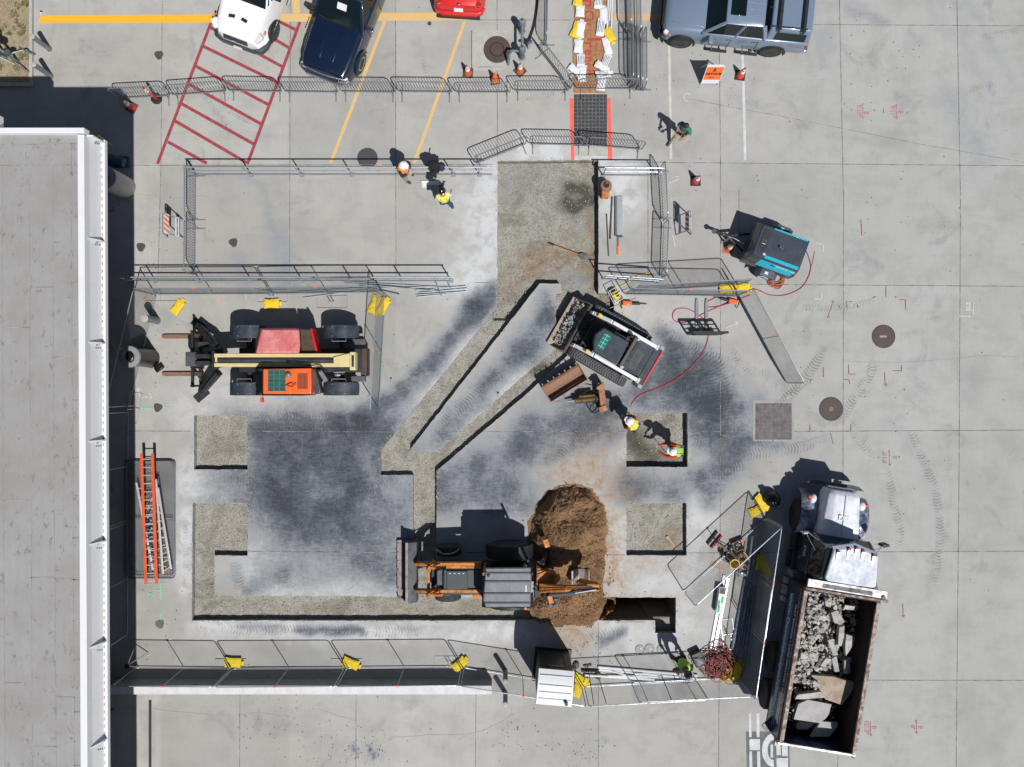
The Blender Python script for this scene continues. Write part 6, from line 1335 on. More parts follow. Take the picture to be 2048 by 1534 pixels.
def dump_truck():
    f = Fr(1600,1291,.161,-.987); t = thing('dump_truck','dark blue dump truck with dusty hood and open body full of broken concrete','dump truck',f.o,f.a); L = f.l
    for s_ in (-1,1): mb = MB(); mb.bar((-2.6,s_*.42,.85),(5.6,s_*.42,.85),.12,.28); mb.build('chassis_rail','black',t)
    for x in (-1.75,-.4):
        for s_ in (-1,1): wheel(t,x,s_*1.0,.52,.50,'steel_grey',28)
    for s_ in (-1,1): wheel(t,4.75,s_*1.02,.54,.32,'steel_grey',28)
    # body of the tipper
    z0, z1 = 1.25, 2.75; hw = 1.24; xr_, xf_ = -2.55, 2.55
    def side(s_):
        mb = MB(); mb.box(xr_,s_*hw,z0,xf_,s_*(hw-.07),z1-.08); return mb.build('body_side','truck_blue',t)
    sl_ = side(1); sr = side(-1)
    for o_, s_ in ((sl_,1),(sr,-1)):
        mb = MB(); mb.box(xr_,s_*(hw-.072),z0+.05,xf_,s_*(hw-.095),z1-.1); mb.build('side_lining','rust_dark',o_)
        mb = MB(); mb.bar((xr_,s_*(hw-.03),z1-.04),(xf_,s_*(hw-.03),z1-.04),.13,.09); mb.build('top_rail','rust_rail',o_,bevel=.01)
        mb = MB(); mb.bar((xr_,s_*(hw+.05),z1-.16),(xf_,s_*(hw+.05),z1-.16),.05,.06); mb.build('outer_rail','white_paint' if s_ < 0 else 'rust_rail',o_)
        for k in range(7): mb = MB(); x = xr_+.15+k*.80; mb.box(x,s_*hw,z0,x+.09,s_*(hw+.05),z1-.2); mb.build('side_rib','truck_blue',o_) if s_ < 0 else None
    mb = MB(); mb.box(xr_,-hw,z0-.05,xf_,hw,z0+.05); mb.build('body_floor','rust_dark',t)
    mb = MB(); mb.box(xf_,-hw,z0,xf_+.06,hw,z1+.05); mb.build('front_wall','rust_dark',t)
    mb = MB(); mb.box(xf_+.05,-hw-.22,z1-.05,xf_+.13,hw+.05,z1+.12); mb.build('front_lip','rust_rail',t,bevel=.015)
    mb = MB(); mb.box(xf_+.16,-hw-.16,z1+.02,xf_+.42,hw,z1+.10); cg = mb.build('cab_guard','silver_paint',t,bevel=.01)
    mb = MB(); mb.box(xf_+.20,-.9,z1+.101,xf_+.34,.75,z1+.106); mb.build('guard_slot','steel_grey',cg)
    mb = MB(); mb.box(xr_-.06,-hw-.02,z0-.1,xr_,hw+.02,z1-.15); tg = mb.build('tailgate','truck_blue',t)
    mb = MB(); mb.bar((xr_-.04,-hw-.06,z1-.12),(xr_-.04,hw+.06,z1-.12),.08,.08); mb.build('tailgate_rail','silver_paint',tg,bevel=.01)
    for s_ in (-1,1): mb = MB(); mb.obox((xr_-.08,s_*(hw+.08),z1-.25),(.22,.07,.12)); mb.build('tailgate_hinge','worn_steel',tg,bevel=.01)
    mb = MB(); mb.prism([(xr_-.06,hw-.1),(xr_+.5,hw+.02),(xr_+.1,hw+.33),(xr_-.05,hw+.2)],1.7,1.75); mb.build('spreader_wing','steel_grey',t)
    text_mesh('side_lettering','www.Demolitionspecialistinc.com',.34,'sign_blue',sl_,(-.15,hw+.012,1.72),(rad(90),0,rad(180)),bold=.006,ext=.003)
    text_mesh('side_lettering','FLAT SAWING • CORE DRILLING • WALL SAWING',.18,'sign_text',sl_,(-.10,hw+.012,2.22),(rad(90),0,rad(180)),ext=.003)
    text_mesh('side_lettering','SAWING & BREAKING • WALL SAWING • WIRE ROPE SAW',.13,'sign_text',sl_,(-.4,hw+.012,2.45),(rad(90),0,rad(180)),ext=.003)
    mb = MB(); mb.box(-2.3,hw+.002,1.52,2.2,hw+.006,1.94); pn = mb.build('light_panel','panel_blue',sl_)
    mb = MB(); mb.prism([(-2.4,hw+.02),(-2.4,hw+.26),(2.3,hw+.26),(2.3,hw+.02)],1.22,1.26); 
    # cab
    rp = [L(*p,2.9)[:2] for p in ((1667,1098),(1714,1092),(1756,1112),(1752,1172),(1746,1176),(1655,1162),(1649,1156))]
    cb = [L(*p,2.0)[:2] for p in ((1650,1085),(1695,1078),(1737,1095),(1733,1150),(1728,1152),(1640,1140),(1638,1136))]
    mb = MB(); x0, x1 = 2.95, 4.35; mb.loft([ring(x0,1.02,.9,2.0,.1,.05),ring(x1,1.0,.9,1.95,.1,.05)]); cabo = mb.build('cab','truck_blue',t,bevel=.03)
    mb = MB(); mb.loft([[(x0+.02,.98,1.98),(x0+.02,-.98,1.98),(x1+.02,-.96,1.93),(x1+.02,.96,1.93)],[(x0+.06,.86,2.80),(x0+.06,-.86,2.80),(x1-.30,-.84,2.80),(x1-.30,.84,2.80)]]); mb.build('cab_windows','glass',cabo,bevel=.03)
    mb = MB(); mb.prism(rp,2.80,2.95); rf = mb.build('cab_roof','dusty_hood',cabo,bevel=.09,seg=3)
    vp = [L(*p,2.95)[:2] for p in ((1664,1092),(1711,1086),(1754,1104),(1751,1113),(1709,1097),(1669,1104))]
    mb = MB(); mb.prism(vp,2.86,2.93); mb.build('sun_visor','dusty_visor',rf,bevel=.015)
    for px, py in ((1676,1106),(1698,1101),(1713,1099),(1726,1105),(1747,1114)):
        q = L(px,py,2.98); mb = MB(); mb.loft([[(q[0]+.02,q[1]-.05,2.93),(q[0]+.02,q[1]+.05,2.93),(q[0]+.02,q[1]+.05,3.03),(q[0]+.02,q[1]-.05,3.03)],[(q[0]-.30,q[1]-.02,2.94),(q[0]-.30,q[1]+.02,2.94),(q[0]-.30,q[1]+.02,2.96),(q[0]-.30,q[1]-.02,2.96)]]); ml = mb.build('marker_light','chrome',rf,bevel=.012)
        mb = MB(); mb.obox((q[0]+.05,q[1],2.98),(.06,.10,.09)); mb.build('red_lens','tail_red',ml,bevel=.015)
    for s_ in (-1,1): mb = MB(); mb.bar((x0+.06,s_*.92,1.98),(x0+.1,s_*.84,2.82),.10,.08); mb.bar((x1,s_*.94,1.95),(x1-.30,s_*.84,2.82),.08,.08); mb.build('cab_pillar','truck_blue',cabo,bevel=.015)
    mb = MB(); mb.prism([(x0+.25,1.05),(x1-.12,1.05),(x1-.12,1.93),(x0+.25,1.93)],1.005,1.03,'y'); dr = mb.build('door','door_blue',cabo,bevel=.01)
    text_mesh('door_lettering','DSI',.26,'door_gold',dr,(x0+.72,1.036,1.62),(rad(90),0,rad(180)),bold=.006,ext=.003)
    mb = MB(); mb.bar((x0+.38,1.06,1.30),(x0+.50,1.06,1.30),.04,.03); mb.build('door_handle','chrome',dr)
    # hood and fenders
    mb = MB(); mb.loft([[(4.32,.72,1.0),(4.32,-.72,1.0),(4.32,-.66,1.82),(4.32,-.40,1.96),(4.32,.40,1.96),(4.32,.66,1.82)],[(5.75,.60,1.0),(5.75,-.60,1.0),(5.75,-.55,1.66),(5.75,-.34,1.78),(5.75,.34,1.78),(5.75,.55,1.66)],[(5.92,.52,1.0),(5.92,-.52,1.0),(5.92,-.46,1.55),(5.92,-.3,1.64),(5.92,.3,1.64),(5.92,.46,1.55)]]); hd = mb.build('hood','dusty_hood',t,bevel=.05,seg=3)
    text_mesh('hood_lettering','DSI',.26,'hood_faint',hd,(5.0,.0,1.895),(0,rad(6),rad(-90)),bold=.004,ext=.002)
    mb = MB(); mb.bar((4.4,0,1.975),(5.75,0,1.80),.03,.02); mb.build('hood_hinge','galv_bright',hd)
    mb = MB(); mb.obox((5.97,0,1.25),(.06,.95,.62)); mb.build('grille','chrome',t,bevel=.03)
    for s_ in (-1,1):
        mb = MB(); rings = []
        for k in range(13):
            a = rad(-5+175*k/12); rr_ = .66; rings.append([(4.82+math.cos(a)*(rr_+.22*(1 if k < 5 else .5)),s_*y,.50+math.sin(a)*(rr_+q)) for y, q in ((.60,.02),(.70,.17),(.92,.22),(1.10,.17),(1.20,.04),(1.18,-.02),(.62,-.04))])
        mb.loft(rings); fe = mb.build('fender','dusty_fender',t,smooth=True)
        mb = MB(); mb.ell((5.45,s_*.86,1.22),(.16,.12,.09)); mb.build('headlight','lamp_lens',fe,smooth=True)
        mb = MB(); mb.ell((5.50,s_*1.0,1.20),(.07,.05,.06)); mb.build('turn_signal','amber_red',fe,smooth=True)
    mb = MB(); mb.loft([ring(6.08,.85,.45,.80,.05,.05),ring(5.95,1.05,.45,.80,.05,.05)]); mb.build('front_bumper','steel_grey',t,smooth=True)
    # mirrors, tanks, steps
    for s_ in (-1,1):
        mb = MB(); mb.tube([(x1-.15,s_*.95,2.45),(x1+.05,s_*1.30,2.40),(x1+.0,s_*1.36,1.9),(x1-.1,s_*1.02,1.75)],.014,6); mb.tube([(x1-.5,s_*.95,2.3),(x1+.02,s_*1.32,2.2)],.012,6); mb.build('mirror_arm','chrome',cabo)
        mb = MB(); mb.obox((x1+.02,s_*1.36,2.15),(.10,.22,.42),.3); mb.build('mirror','chrome' if s_ > 0 else 'black',cabo,bevel=.03)
        mb = MB(); mb.cyl((1.7,s_*1.0,.72),(2.55,s_*1.0,.72),.31,n=20); tk = mb.build('fuel_tank','silver_tank',t,smooth=True)
        for x in (1.9,2.3): mb = MB(); mb.lathe((x,s_*1.0,.72),[(.315,-.03),(.325,-.03),(.325,.03),(.315,.03)],20,'x'); mb.build('tank_strap','black',tk)
        mb = MB(); mb.box(2.85,s_*.75,.42,3.5,s_*1.2,.50); mb.box(2.85,s_*.75,.78,3.5,s_*1.1,.84); mb.build('step','steel_grey',t,bevel=.01)
    mb = MB(); mb.box(2.6,.7,.6,2.82,1.15,1.2); mb.build('battery_box','worn_lilac',t,bevel=.03)
    mb = MB(); mb.box(3.55,1.0,.5,4.2,1.16,.95); mb.build('side_skirt','black',t,bevel=.02)
    mb = MB(); mb.cyl((2.75,-1.28,1.0),(2.75,-1.28,2.9),.07); mb.obox((2.9,-1.32,2.0),(.5,.14,.35),.4); mb.build('exhaust_stack','steel_grey',t,bevel=.01)
    return f
TF = dump_truck()
# load of the dump truck
rr = random.Random(11); bm = bmesh.new()
for k in range(1750):
    x = rr.uniform(-.75,2.4); y = rr.uniform(-1.12,1.12); 
    if y < -.55 and rr.random() < .5: continue
    h = 1.55+.62*math.exp(-((y-.45)/.75)**2)*(1-abs(x-.9)/3.4)+rr.uniform(-.10,.05); chunk(bm, f_loc(TF, x, y, h), rr.choice([.02,.03,.04,.05,.06,.09,.13]), rr)
for k in range(200):
    x = rr.uniform(-2.4,-.7); y = rr.uniform(-1.0,1.05); chunk(bm, f_loc(TF, x, y, 1.36+rr.uniform(0,.1)), rr.choice([.04,.06,.09]), rr)
me = bpy.data.meshes.new('rubble'); bm.to_mesh(me); bm.free(); me.materials.append(M['chunk']); o = bpy.data.objects.new('rubble', me); C.objects.link(o); tag(o,'grey broken concrete rubble filling the front of the dump truck body','rubble',kind='stuff')
def slab(poly, z, th, m, label, tilt=(0,0), group=None):
    q = [P(1460+x/3.894, 1140+y/3.894, z) for x, y in poly]; c = sum(q, Vector())/len(q); mb = MB()
    mb.prism([(p.x-c.x, p.y-c.y) for p in q],-th/2,th/2); mb.xf(Matrix.Rotation(rad(tilt[0]),4,'X') @ Matrix.Rotation(rad(tilt[1]),4,'Y')); o = mb.build('broken_concrete',m,None,bevel=.012); o.location = c; tag(o,label,'concrete slab',group or 'broken slabs lying in the dump truck')
slab([(630,815),(800,820),(970,870),(925,960),(870,1045),(740,1005),(690,920)],1.95,.16,'slab_tan','large tan concrete slab with a brown stain lying across the truck body',(4,-6))
slab([(520,1035),(600,1005),(790,1045),(765,1120),(740,1150),(690,1185),(480,1150)],1.85,.17,'slab_pale','large grey concrete slab just below the tan one',(-5,5))
slab([(500,1000),(520,960),(700,935),(740,985),(600,1000)],1.98,.14,'chunk','grey concrete slab wedged between the tan slab and the large grey slab',(12,0))
slab([(615,1290),(700,1175),(840,1190),(835,1220),(765,1292)],1.75,.15,'slab_pale','pale concrete slab tilted near the tailgate, right one',(-10,6))
slab([(515,1200),(540,1178),(660,1185),(600,1238),(515,1236)],1.62,.12,'slab_pale','small pale concrete slab near the tailgate, left one',(5,0))
slab([(545,640),(680,645),(690,700),(540,688)],2.0,.14,'chunk','long grey concrete piece against the left rail of the truck body',(0,3))
slab([(755,540),(790,525),(840,655),(805,665)],2.35,.15,'slab_pale','bright narrow concrete bar on top of the rubble',(8,-10))
slab([(840,440),(885,430),(880,520),(860,588),(830,580)],2.2,.16,'chunk','grey concrete bar upright beside the bright one',(0,8))
slab([(890,490),(945,510),(945,600),(895,665),(885,600)],2.15,.14,'chunk','angular concrete piece at the shaded side of the rubble',(5,14))
slab([(705,740),(745,670),(785,690),(740,752)],2.2,.12,'chunk','short concrete bar lying slanted in the lower rubble',(9,-5))
slab([(790,690),(830,665),(845,785),(810,790)],2.25,.12,'slab_pale','pale upright concrete piece in the lower rubble',(-6,-8))
slab([(880,700),(930,690),(930,800),(885,805)],1.9,.12,'chunk','shaded rectangular concrete piece by the right wall of the truck body',(0,10))
slab([(875,300),(890,265),(970,280),(960,310)],2.25,.12,'chunk','flat concrete piece at the front end of the rubble, right one',(7,4))
slab([(800,400),(780,330),(830,310),(890,400),(850,425)],2.25,.14,'chunk','broad concrete piece near the front of the rubble, beside the long bars',(-7,6))
slab([(640,880),(655,855),(700,885),(690,915)],2.1,.1,'slab_pale','small bright concrete brick on the left edge of the tan slab',(4,-12))
slab([(735,240),(790,245),(780,290),(740,280)],2.2,.10,'chunk','small concrete piece against the front wall of the truck body',(-8,5))

def compressor():
    f = Fr(1537,508,-.94,-.343); t = thing('air_compressor','dark grey and teal towable air compressor with a coiled hose','air compressor',f.o,f.a); L = f.l
    up = [L(*p,1.5)[:2] for p in ((1527,448),(1620,482),(1597,541),(1508,507))]; z1 = 1.5
    xs = [q[0] for q in up]; ys = [q[1] for q in up]; x0, x1, y0, y1 = min(xs), max(xs), min(ys), max(ys)
    lo = 1.0; mb = MB(); mb.loft([[(x1+.14,y0-.12,.45),(x1+.14,y1+.16,.45),(x0-.04,y1+.16,.45),(x0-.04,y0-.12,.45)],[(x1+.14,y0-.12,lo),(x1+.14,y1+.16,lo),(x0-.04,y1+.16,lo),(x0-.04,y0-.12,lo)],[(x1,y0,z1),(x1,y1,z1),(x0,y1,z1),(x0,y0,z1)]]); b = mb.build('housing','compressor_grey',t,bevel=.03)
    for s_, yb, yt in ((1,y1+.172,y1-.03),(-1,y0-.132,y0+.03)):
        mb = MB(); e = .012*s_; mb.add([(x1-.30,yb,lo),(x0+.12,yb,lo),(x0+.06,yt,z1+.005),(x1-.42,yt,z1+.005),(x1-.30,yb+e,lo),(x0+.12,yb+e,lo),(x0+.06,yt+e,z1+.02),(x1-.42,yt+e,z1+.02)],[(0,1,2,3),(7,6,5,4),(0,4,5,1),(1,5,6,2),(2,6,7,3),(3,7,4,0)]); tp = mb.build('side_door','teal',t)
        mb = MB(); mb.obox(((x0+x1)/2,(yb+yt)/2+.03*s_,1.26),(.16,.03,.03)); mb.build('door_latch','black',tp)
        ye = (y1-.11, y1+.005) if s_ > 0 else (y0-.005, y0+.05); mb = MB(); mb.box(x0+.06,ye[0],z1+.001,x1-.42,ye[1],z1+.018); mb.build('roof_band','teal',t,bevel=.006)
        if s_ > 0: text_mesh('door_lettering','AIRMAN 185',.15,'lamp_lens',tp,(x0+.45,(yb+yt)/2+.016,1.245),(rad(72),0,rad(180)),bold=.004)
    mb = MB(); mb.box(x1-.36,y0+.12,z1+.001,x1-.10,y1-.22,z1+.012); gr = mb.build('vent_panel','black',b)
    for k in range(12): mb = MB(); y = y0+.16+k*.07; mb.bar((x1-.34,y,z1+.016),(x1-.12,y,z1+.016),.018,.012); mb.build('vent_bar','compressor_grey',gr)
    mb = MB(); mb.tube([(x1-.29,y0+.52,z1+.03),(x1-.29,y0+.64,z1+.03),(x1-.17,y0+.64,z1+.03),(x1-.17,y0+.52,z1+.03)],.008,5,closed=True); mb.build('control_window','galv_bright',gr)
    mb = MB(); mb.tube([((x0+x1)/2-.05,(y0+y1)/2+.05,z1),((x0+x1)/2-.05,(y0+y1)/2+.05,z1+.06),((x0+x1)/2+.08,(y0+y1)/2,z1+.06)],.04); mb.build('exhaust','steel_grey',t)
    mb = MB(); mb.obox((x1-.38,y1-.12,z1+.006),(.08,.07,.01)); mb.build('sticker','lamp_lens',b)
    mb = MB(); mb.box(x1+.142,y1-.5,.7,x1+.16,y1-.1,1.0); mb.build('front_grille','black',b)
    for s_ in (-1,1):
        y = (y0+y1)/2+s_*((y1-y0)/2+.28); wheel(t,-.02,y,.32,.20,'lamp_lens',22)
        mb = MB(); mb.loft([[(.40,y-.13,.50),(.40,y+.13,.50),(.40,y+.13,.53),(.40,y-.13,.53)],[(.22,y-.13,.70),(.22,y+.13,.70),(.22,y+.13,.74),(.22,y-.13,.74)],[(-.25,y-.13,.70),(-.25,y+.13,.70),(-.25,y+.13,.74),(-.25,y-.13,.74)],[(-.42,y-.13,.50),(-.42,y+.13,.50),(-.42,y+.13,.53),(-.42,y-.13,.53)]]); fe = mb.build('mudguard','galv_dark',t,bevel=.015)
        mb = MB(); mb.obox((.02,y,.745),(.12,.10,.008)); mb.build('sticker','lamp_lens',fe)
    yc = (y0+y1)/2
    mb = MB(); mb.bar((x1+.1,yc-.35,.48),(x1+.85,yc,.48),.08,.08); mb.bar((x1+.1,yc+.35,.48),(x1+.85,yc,.48),.08,.08); mb.bar((x1+.8,yc,.48),(x1+1.25,yc,.48),.09,.09); db = mb.build('drawbar','black',t,bevel=.01)
    mb = MB(); mb.lathe((x1+1.33,yc,.48),[(.05,-.02),(.09,-.02),(.09,.02),(.05,.02)],16); mb.build('tow_ring','steel_grey',db)
    mb = MB(); mb.cyl((x1+.8,yc+.12,.05),(x1+.8,yc+.12,.85),.035); mb.lathe((x1+.8,yc+.12,.02),[(.10,0),(.10,.03)],14); mb.tube([(x1+.8,yc+.12,.86),(x1+.68,yc+.22,.88)],.014,6); mb.build('jockey_jack','galv',db)
    mb = MB(); mb.tube([(x1+.2,yc+.1,.62),(x1+.6,yc+.05,.70),(x1+1.0,yc+.02,.56)],.018,6); mb.build('brake_cable','galv_bright',db)
compressor()

# ---------------------------------------------------------------- people
def skin_obj(name, pts, edges, rr, m, parent, sub=2):
    me = bpy.data.meshes.new(name); me.from_pydata([Vector(p) for p in pts], edges, []); me.materials.append(M[m])
    o = bpy.data.objects.new(name, me); C.objects.link(o); o.parent = parent
    s_ = o.modifiers.new('skin','SKIN'); s_.use_smooth_shade = True
    sv = me.skin_vertices[0].data if me.skin_vertices else None
    if sv is None:
        bpy.context.view_layer.objects.active = o; bm = bmesh.new(); bm.from_mesh(me); bm.verts.layers.skin.verify(); bm.to_mesh(me); bm.free(); sv = me.skin_vertices[0].data
    for i, r in enumerate(rr): sv[i].radius = (r, r) if not hasattr(r, '__len__') else r
    sv[0].use_root = True
    b = o.modifiers.new('sub','SUBSURF'); b.levels = sub; b.render_levels = sub
    return o
def person(px, py, hx, hy, label, vest, shirt, trousers, hat, z=0, lean=0.0, side=0.0, arms=((.16,.30,1.12,.10,.42,1.15),(-.16,.30,1.12,-.10,.42,1.15)), legs=((.11,.0,.10,.0),(-.11,.0,-.10,.0)), hatm=None, crouch=0.0, sleeve=None, look=.0):
    """local frame: +y is where the person faces. arms: elbow xyz, hand xyz per side; legs: knee x,y ; foot x,y"""
    a = math.atan2(-hy, hx) - math.pi/2; t = thing('person', label, 'person', P(px, py) + Vector((0,0,z)), a)
    hip = Vector((0, -lean*.12, .94-crouch)); sp = lambda s_, l_: hip + Vector((side*l_, lean*l_, math.sqrt(max(.05, 1-lean*lean-side*side))*l_))
    waist, chest, neck, head = sp(0,.18), sp(0,.40), sp(0,.55), sp(0,.70)+Vector((0,.04+lean*.03,0))
    up = (neck-hip).normalized(); sh = [chest + up*.08 + Vector((s_*.19,0,0)) for s_ in (1,-1)]
    el = [Vector(arms[i][:3]) for i in (0,1)]; ha = [Vector(arms[i][3:]) for i in (0,1)]
    hp = [hip + Vector((s_*.10,0,-.04)) for s_ in (1,-1)]; kn = []; an = []; toe = []
    for i in (0,1):
        k = Vector((legs[i][0], legs[i][1], .50-crouch*.35)); f_ = Vector((legs[i][2], legs[i][3], .09)); kn.append(k); an.append(f_); toe.append(f_+Vector((0,.19,-.05)))
    hc = head+Vector((0,.0,.06))
    pts = [hip,waist,chest,neck,hc] + sh + el + ha + hp + kn + an + toe
    E = [(0,1),(1,2),(2,3),(3,4),(2,5),(2,6),(5,7),(6,8),(7,9),(8,10),(0,11),(0,12),(11,13),(12,14),(13,15),(14,16),(15,17),(16,18)]
    rr = [.12,.115,.13,.055,.098,.065,.065,.045,.045,.032,.032,.085,.085,.058,.058,.042,.042,.035,.035]
    skin_obj('body', pts, E, rr, 'skin', t)
    # face, hair and hat
    fd = Vector((0,1,-.15+0*look)).normalized()
    mb = MB()
    mb.ell(hc+Vector((0,.10,-.02)),(.012,.02,.022),8); 
    mb.build('nose','skin',t,smooth=True)
    for s_ in (-1,1):
        mb = MB(); mb.ell(hc+Vector((s_*.035,.088,.015)),(.012,.008,.008),8); mb.build('eye','black',t)
        mb = MB(); mb.ell(hc+Vector((s_*.098,0,-.01)),(.012,.02,.032),8); mb.build('ear','skin',t,smooth=True)
    mb = MB(); mb.obox(hc+Vector((0,.088,-.055)),(.04,.012,.008)); mb.build('mouth','tail_red',t)
    mb = MB(); mb.ell(hc+Vector((0,-.018,.012)),(.104,.100,.104),14); mb.build('hair',hatm if hat is None else 'hair',t,smooth=True)
    if hat:
        mb = MB(); c = hc+Vector((0,.0,.045)); mb.lathe(c,[(.142,-.012),(.150,-.004),(.148,.004),(.128,.012),(.122,.05),(.098,.10),(.055,.128),(0,.134)],24)
        h_ = mb.build('hard_hat',hat,t,smooth=True)
        mb = MB(); mb.prism([(c.x-.10,c.y+.10),(c.x+.10,c.y+.10),(c.x+.07,c.y+.19),(c.x-.07,c.y+.19)],c.z-.010,c.z+.002); mb.build('brim',hat,h_,bevel=.01)
        mb = MB(); mb.tube([c+Vector((0,-.10,.095)),c+Vector((0,0,.137)),c+Vector((0,.10,.095))],.014,6); mb.build('ridge',hat,h_,smooth=True)
    elif hatm == 'cap':
        mb = MB(); mb.ell(hc+Vector((0,-.01,.04)),(.108,.112,.085),14); mb.build('cap','hair_grey',t,smooth=True)
    # shirt and trousers
    Sh = [hip+up*.03,waist,chest,chest+up*.10]+sh+el+[el[i].lerp(ha[i],.80 if sleeve != 'short' else .05) for i in (0,1)]
    skin_obj('shirt', Sh, [(0,1),(1,2),(2,3),(2,4),(2,5),(4,6),(5,7),(6,8),(7,9)], [.145,.135,.150,.075,.080,.080,.058,.058,.046,.046], shirt, t)
    Tr = [hip+Vector((0,0,.03))]+hp+kn+[Vector(an[i])+Vector((0,0,.05)) for i in (0,1)]
    skin_obj('trousers', Tr, [(0,1),(0,2),(1,3),(2,4),(3,5),(4,6)], [.138,.10,.10,.076,.076,.065,.065], trousers, t)
    for i in (0,1): skin_obj('boot', [an[i]+Vector((0,-.03,.02)), an[i]+Vector((0,.03,-.03)), toe[i]+Vector((0,.02,.01))], [(0,1),(1,2)], [.058,.056,.050], 'boot', t, 1)
    if vest:
        v0 = [hip+up*.0,waist,chest,chest+up*.09]+[chest.lerp(sh[i],1.08)+up*.03 for i in (0,1)]
        vo = skin_obj('vest', v0, [(0,1),(1,2),(2,3),(2,4),(2,5)], [.172,.172,.198,.115,.125,.125], vest, t)
        nb = (up.cross(Vector((1,0,0)))*-1).normalized(); nb = nb if nb.y < 0 else -nb
        mb = MB()
        for s_ in (-1,1):
            x_ = Vector((s_*.10,0,0)); q = [waist+x_+nb*.162, chest+x_+nb*.178, chest+x_+up*.12+nb*.12, chest+x_+up*.165, chest+x_+up*.12-nb*.12, chest+x_-nb*.178, waist+x_-nb*.162]; mb.tube(q,.017,6)
        mb.build('reflective_tape','vest_tape',vo,smooth=True)
        mb = MB(); q = [waist+Vector((.165*math.cos(k*math.pi/8),.155*math.sin(k*math.pi/8),0)) for k in range(16)]; mb.tube(q,.022,6,closed=True); mb.build('waist_tape','vest_tape',vo,smooth=True)
    # hands: palm, four fingers curled, thumb at the side
    for i, s_ in ((0,1),(1,-1)):
        d = (ha[i]-el[i]).normalized(); u = Vector((0,0,1)).cross(d); u = u.normalized() if u.length > .1 else Vector((1,0,0)); n = d.cross(u)
        c = ha[i]+d*.04; m4 = Matrix((u,d,n)).transposed().to_4x4(); m4.translation = c
        mb = MB(); mb.loft([[(-.034,-.04,-.012),(.034,-.04,-.012),(.034,-.04,.012),(-.034,-.04,.012)],[(-.042,.04,-.013),(.042,.04,-.013),(.042,.04,.013),(-.042,.04,.013)]])
        for k, L_ in enumerate((.070,.080,.075,.058)):
            x = -.031+k*.0205; mb.tube([(x,.035,0),(x,.035+L_*.45,-.008),(x,.035+L_*.75,-.028),(x*.95,.035+L_*.80,-.050)],.0095,6,r1=.007)
        mb.tube([(-.036*s_,-.02,0),(-.060*s_,.015,-.01),(-.062*s_,.045,-.025)],.0115,6,r1=.008)
        mb.xf(m4); mb.build('hand',('glove' if vest else 'skin'),t,smooth=True)
    return t
person(815,354,.85,.45,'person in orange vest and white hard hat standing at the pipe railing','vest_orange','shirt_dark','khaki','hat_white',arms=((.27,.10,1.15,.05,.26,1.12),(-.27,.10,1.15,-.05,.24,1.08)),legs=((.12,.02,.16,.04),(-.11,.02,-.15,.0)),lean=.08)
person(893,411,-.25,-1,'person in yellow vest and black hard hat walking on the open slab','vest_yellow','shirt_white','denim','hat_black',arms=((.27,.02,1.17,.30,.20,1.05),(-.27,.02,1.17,-.30,.18,1.02)),legs=((.12,-.05,.20,-.16),(-.11,.10,-.10,.12)),lean=.14)
person(1357,276,-.75,.85,'person in green T-shirt walking below the grey pickup, looking at a phone',None,'shirt_green','khaki',None,arms=((.26,.06,1.12,.10,.34,1.12),(-.27,.06,1.14,-.16,.36,1.20)),legs=((.10,.16,.12,.32),(-.10,-.06,-.12,-.22)),lean=.18,hatm='hair',sleeve='short')
person(1259,848,-.75,-.55,'person in yellow vest and white hard hat holding the red hose at the gravel square','vest_yellow','shirt_rust','shirt_dark','hat_white',z=-.02,arms=((.24,.22,1.02,.08,.46,.85),(-.24,.20,1.02,-.05,.44,.82)),legs=((.13,.06,.14,.12),(-.12,.0,-.14,-.06)),lean=.42)
person(1350,898,-1,-.05,'person in lime vest and white hard hat bending over the gravel square with a rod','vest_lime','shirt_red','denim','hat_white',z=-.33,arms=((.26,.42,1.05,.12,.72,.80),(-.22,.45,1.08,-.05,.74,.84)),legs=((.16,.10,.20,.10),(-.14,-.02,-.16,-.12)),lean=.50)
person(1352,1304,.30,1,'person in black and lime vest with dark cap working by the red hose heap','vest_lime','shirt_dark','shirt_dark','hat_black',arms=((.30,.20,1.05,.22,.46,1.02),(-.30,.20,1.05,-.22,.46,1.02)),legs=((.18,.0,.22,.0),(-.16,.0,-.18,.02)),lean=.30)
o = thing('phone','small phone in the hands of the person in green','phone',(0,0,0)); q = P(1357,276); o.location = q+Vector((-.22,-.24,1.24)); o.matrix_basis = Matrix.Translation(o.location); mb = MB(); mb.obox((0,0,0),(.08,.15,.01),.6,.3); mb.build('case','black',o); mb = MB(); mb.obox((0,0,.007),(.07,.13,.003),.6,.3); mb.build('screen','glass',o)

def rod(name, a, b, r, m, label, cat): mb = MB(); mb.cyl(a, b, r, n=8); return tag(mb.build(name, m, None, smooth=True), label, cat)
rod('marking_rod', P(1331,904,.55), P(1315,884,-.3), .012, 'black', 'thin dark rod held by the worker bending over the gravel square', 'rod')

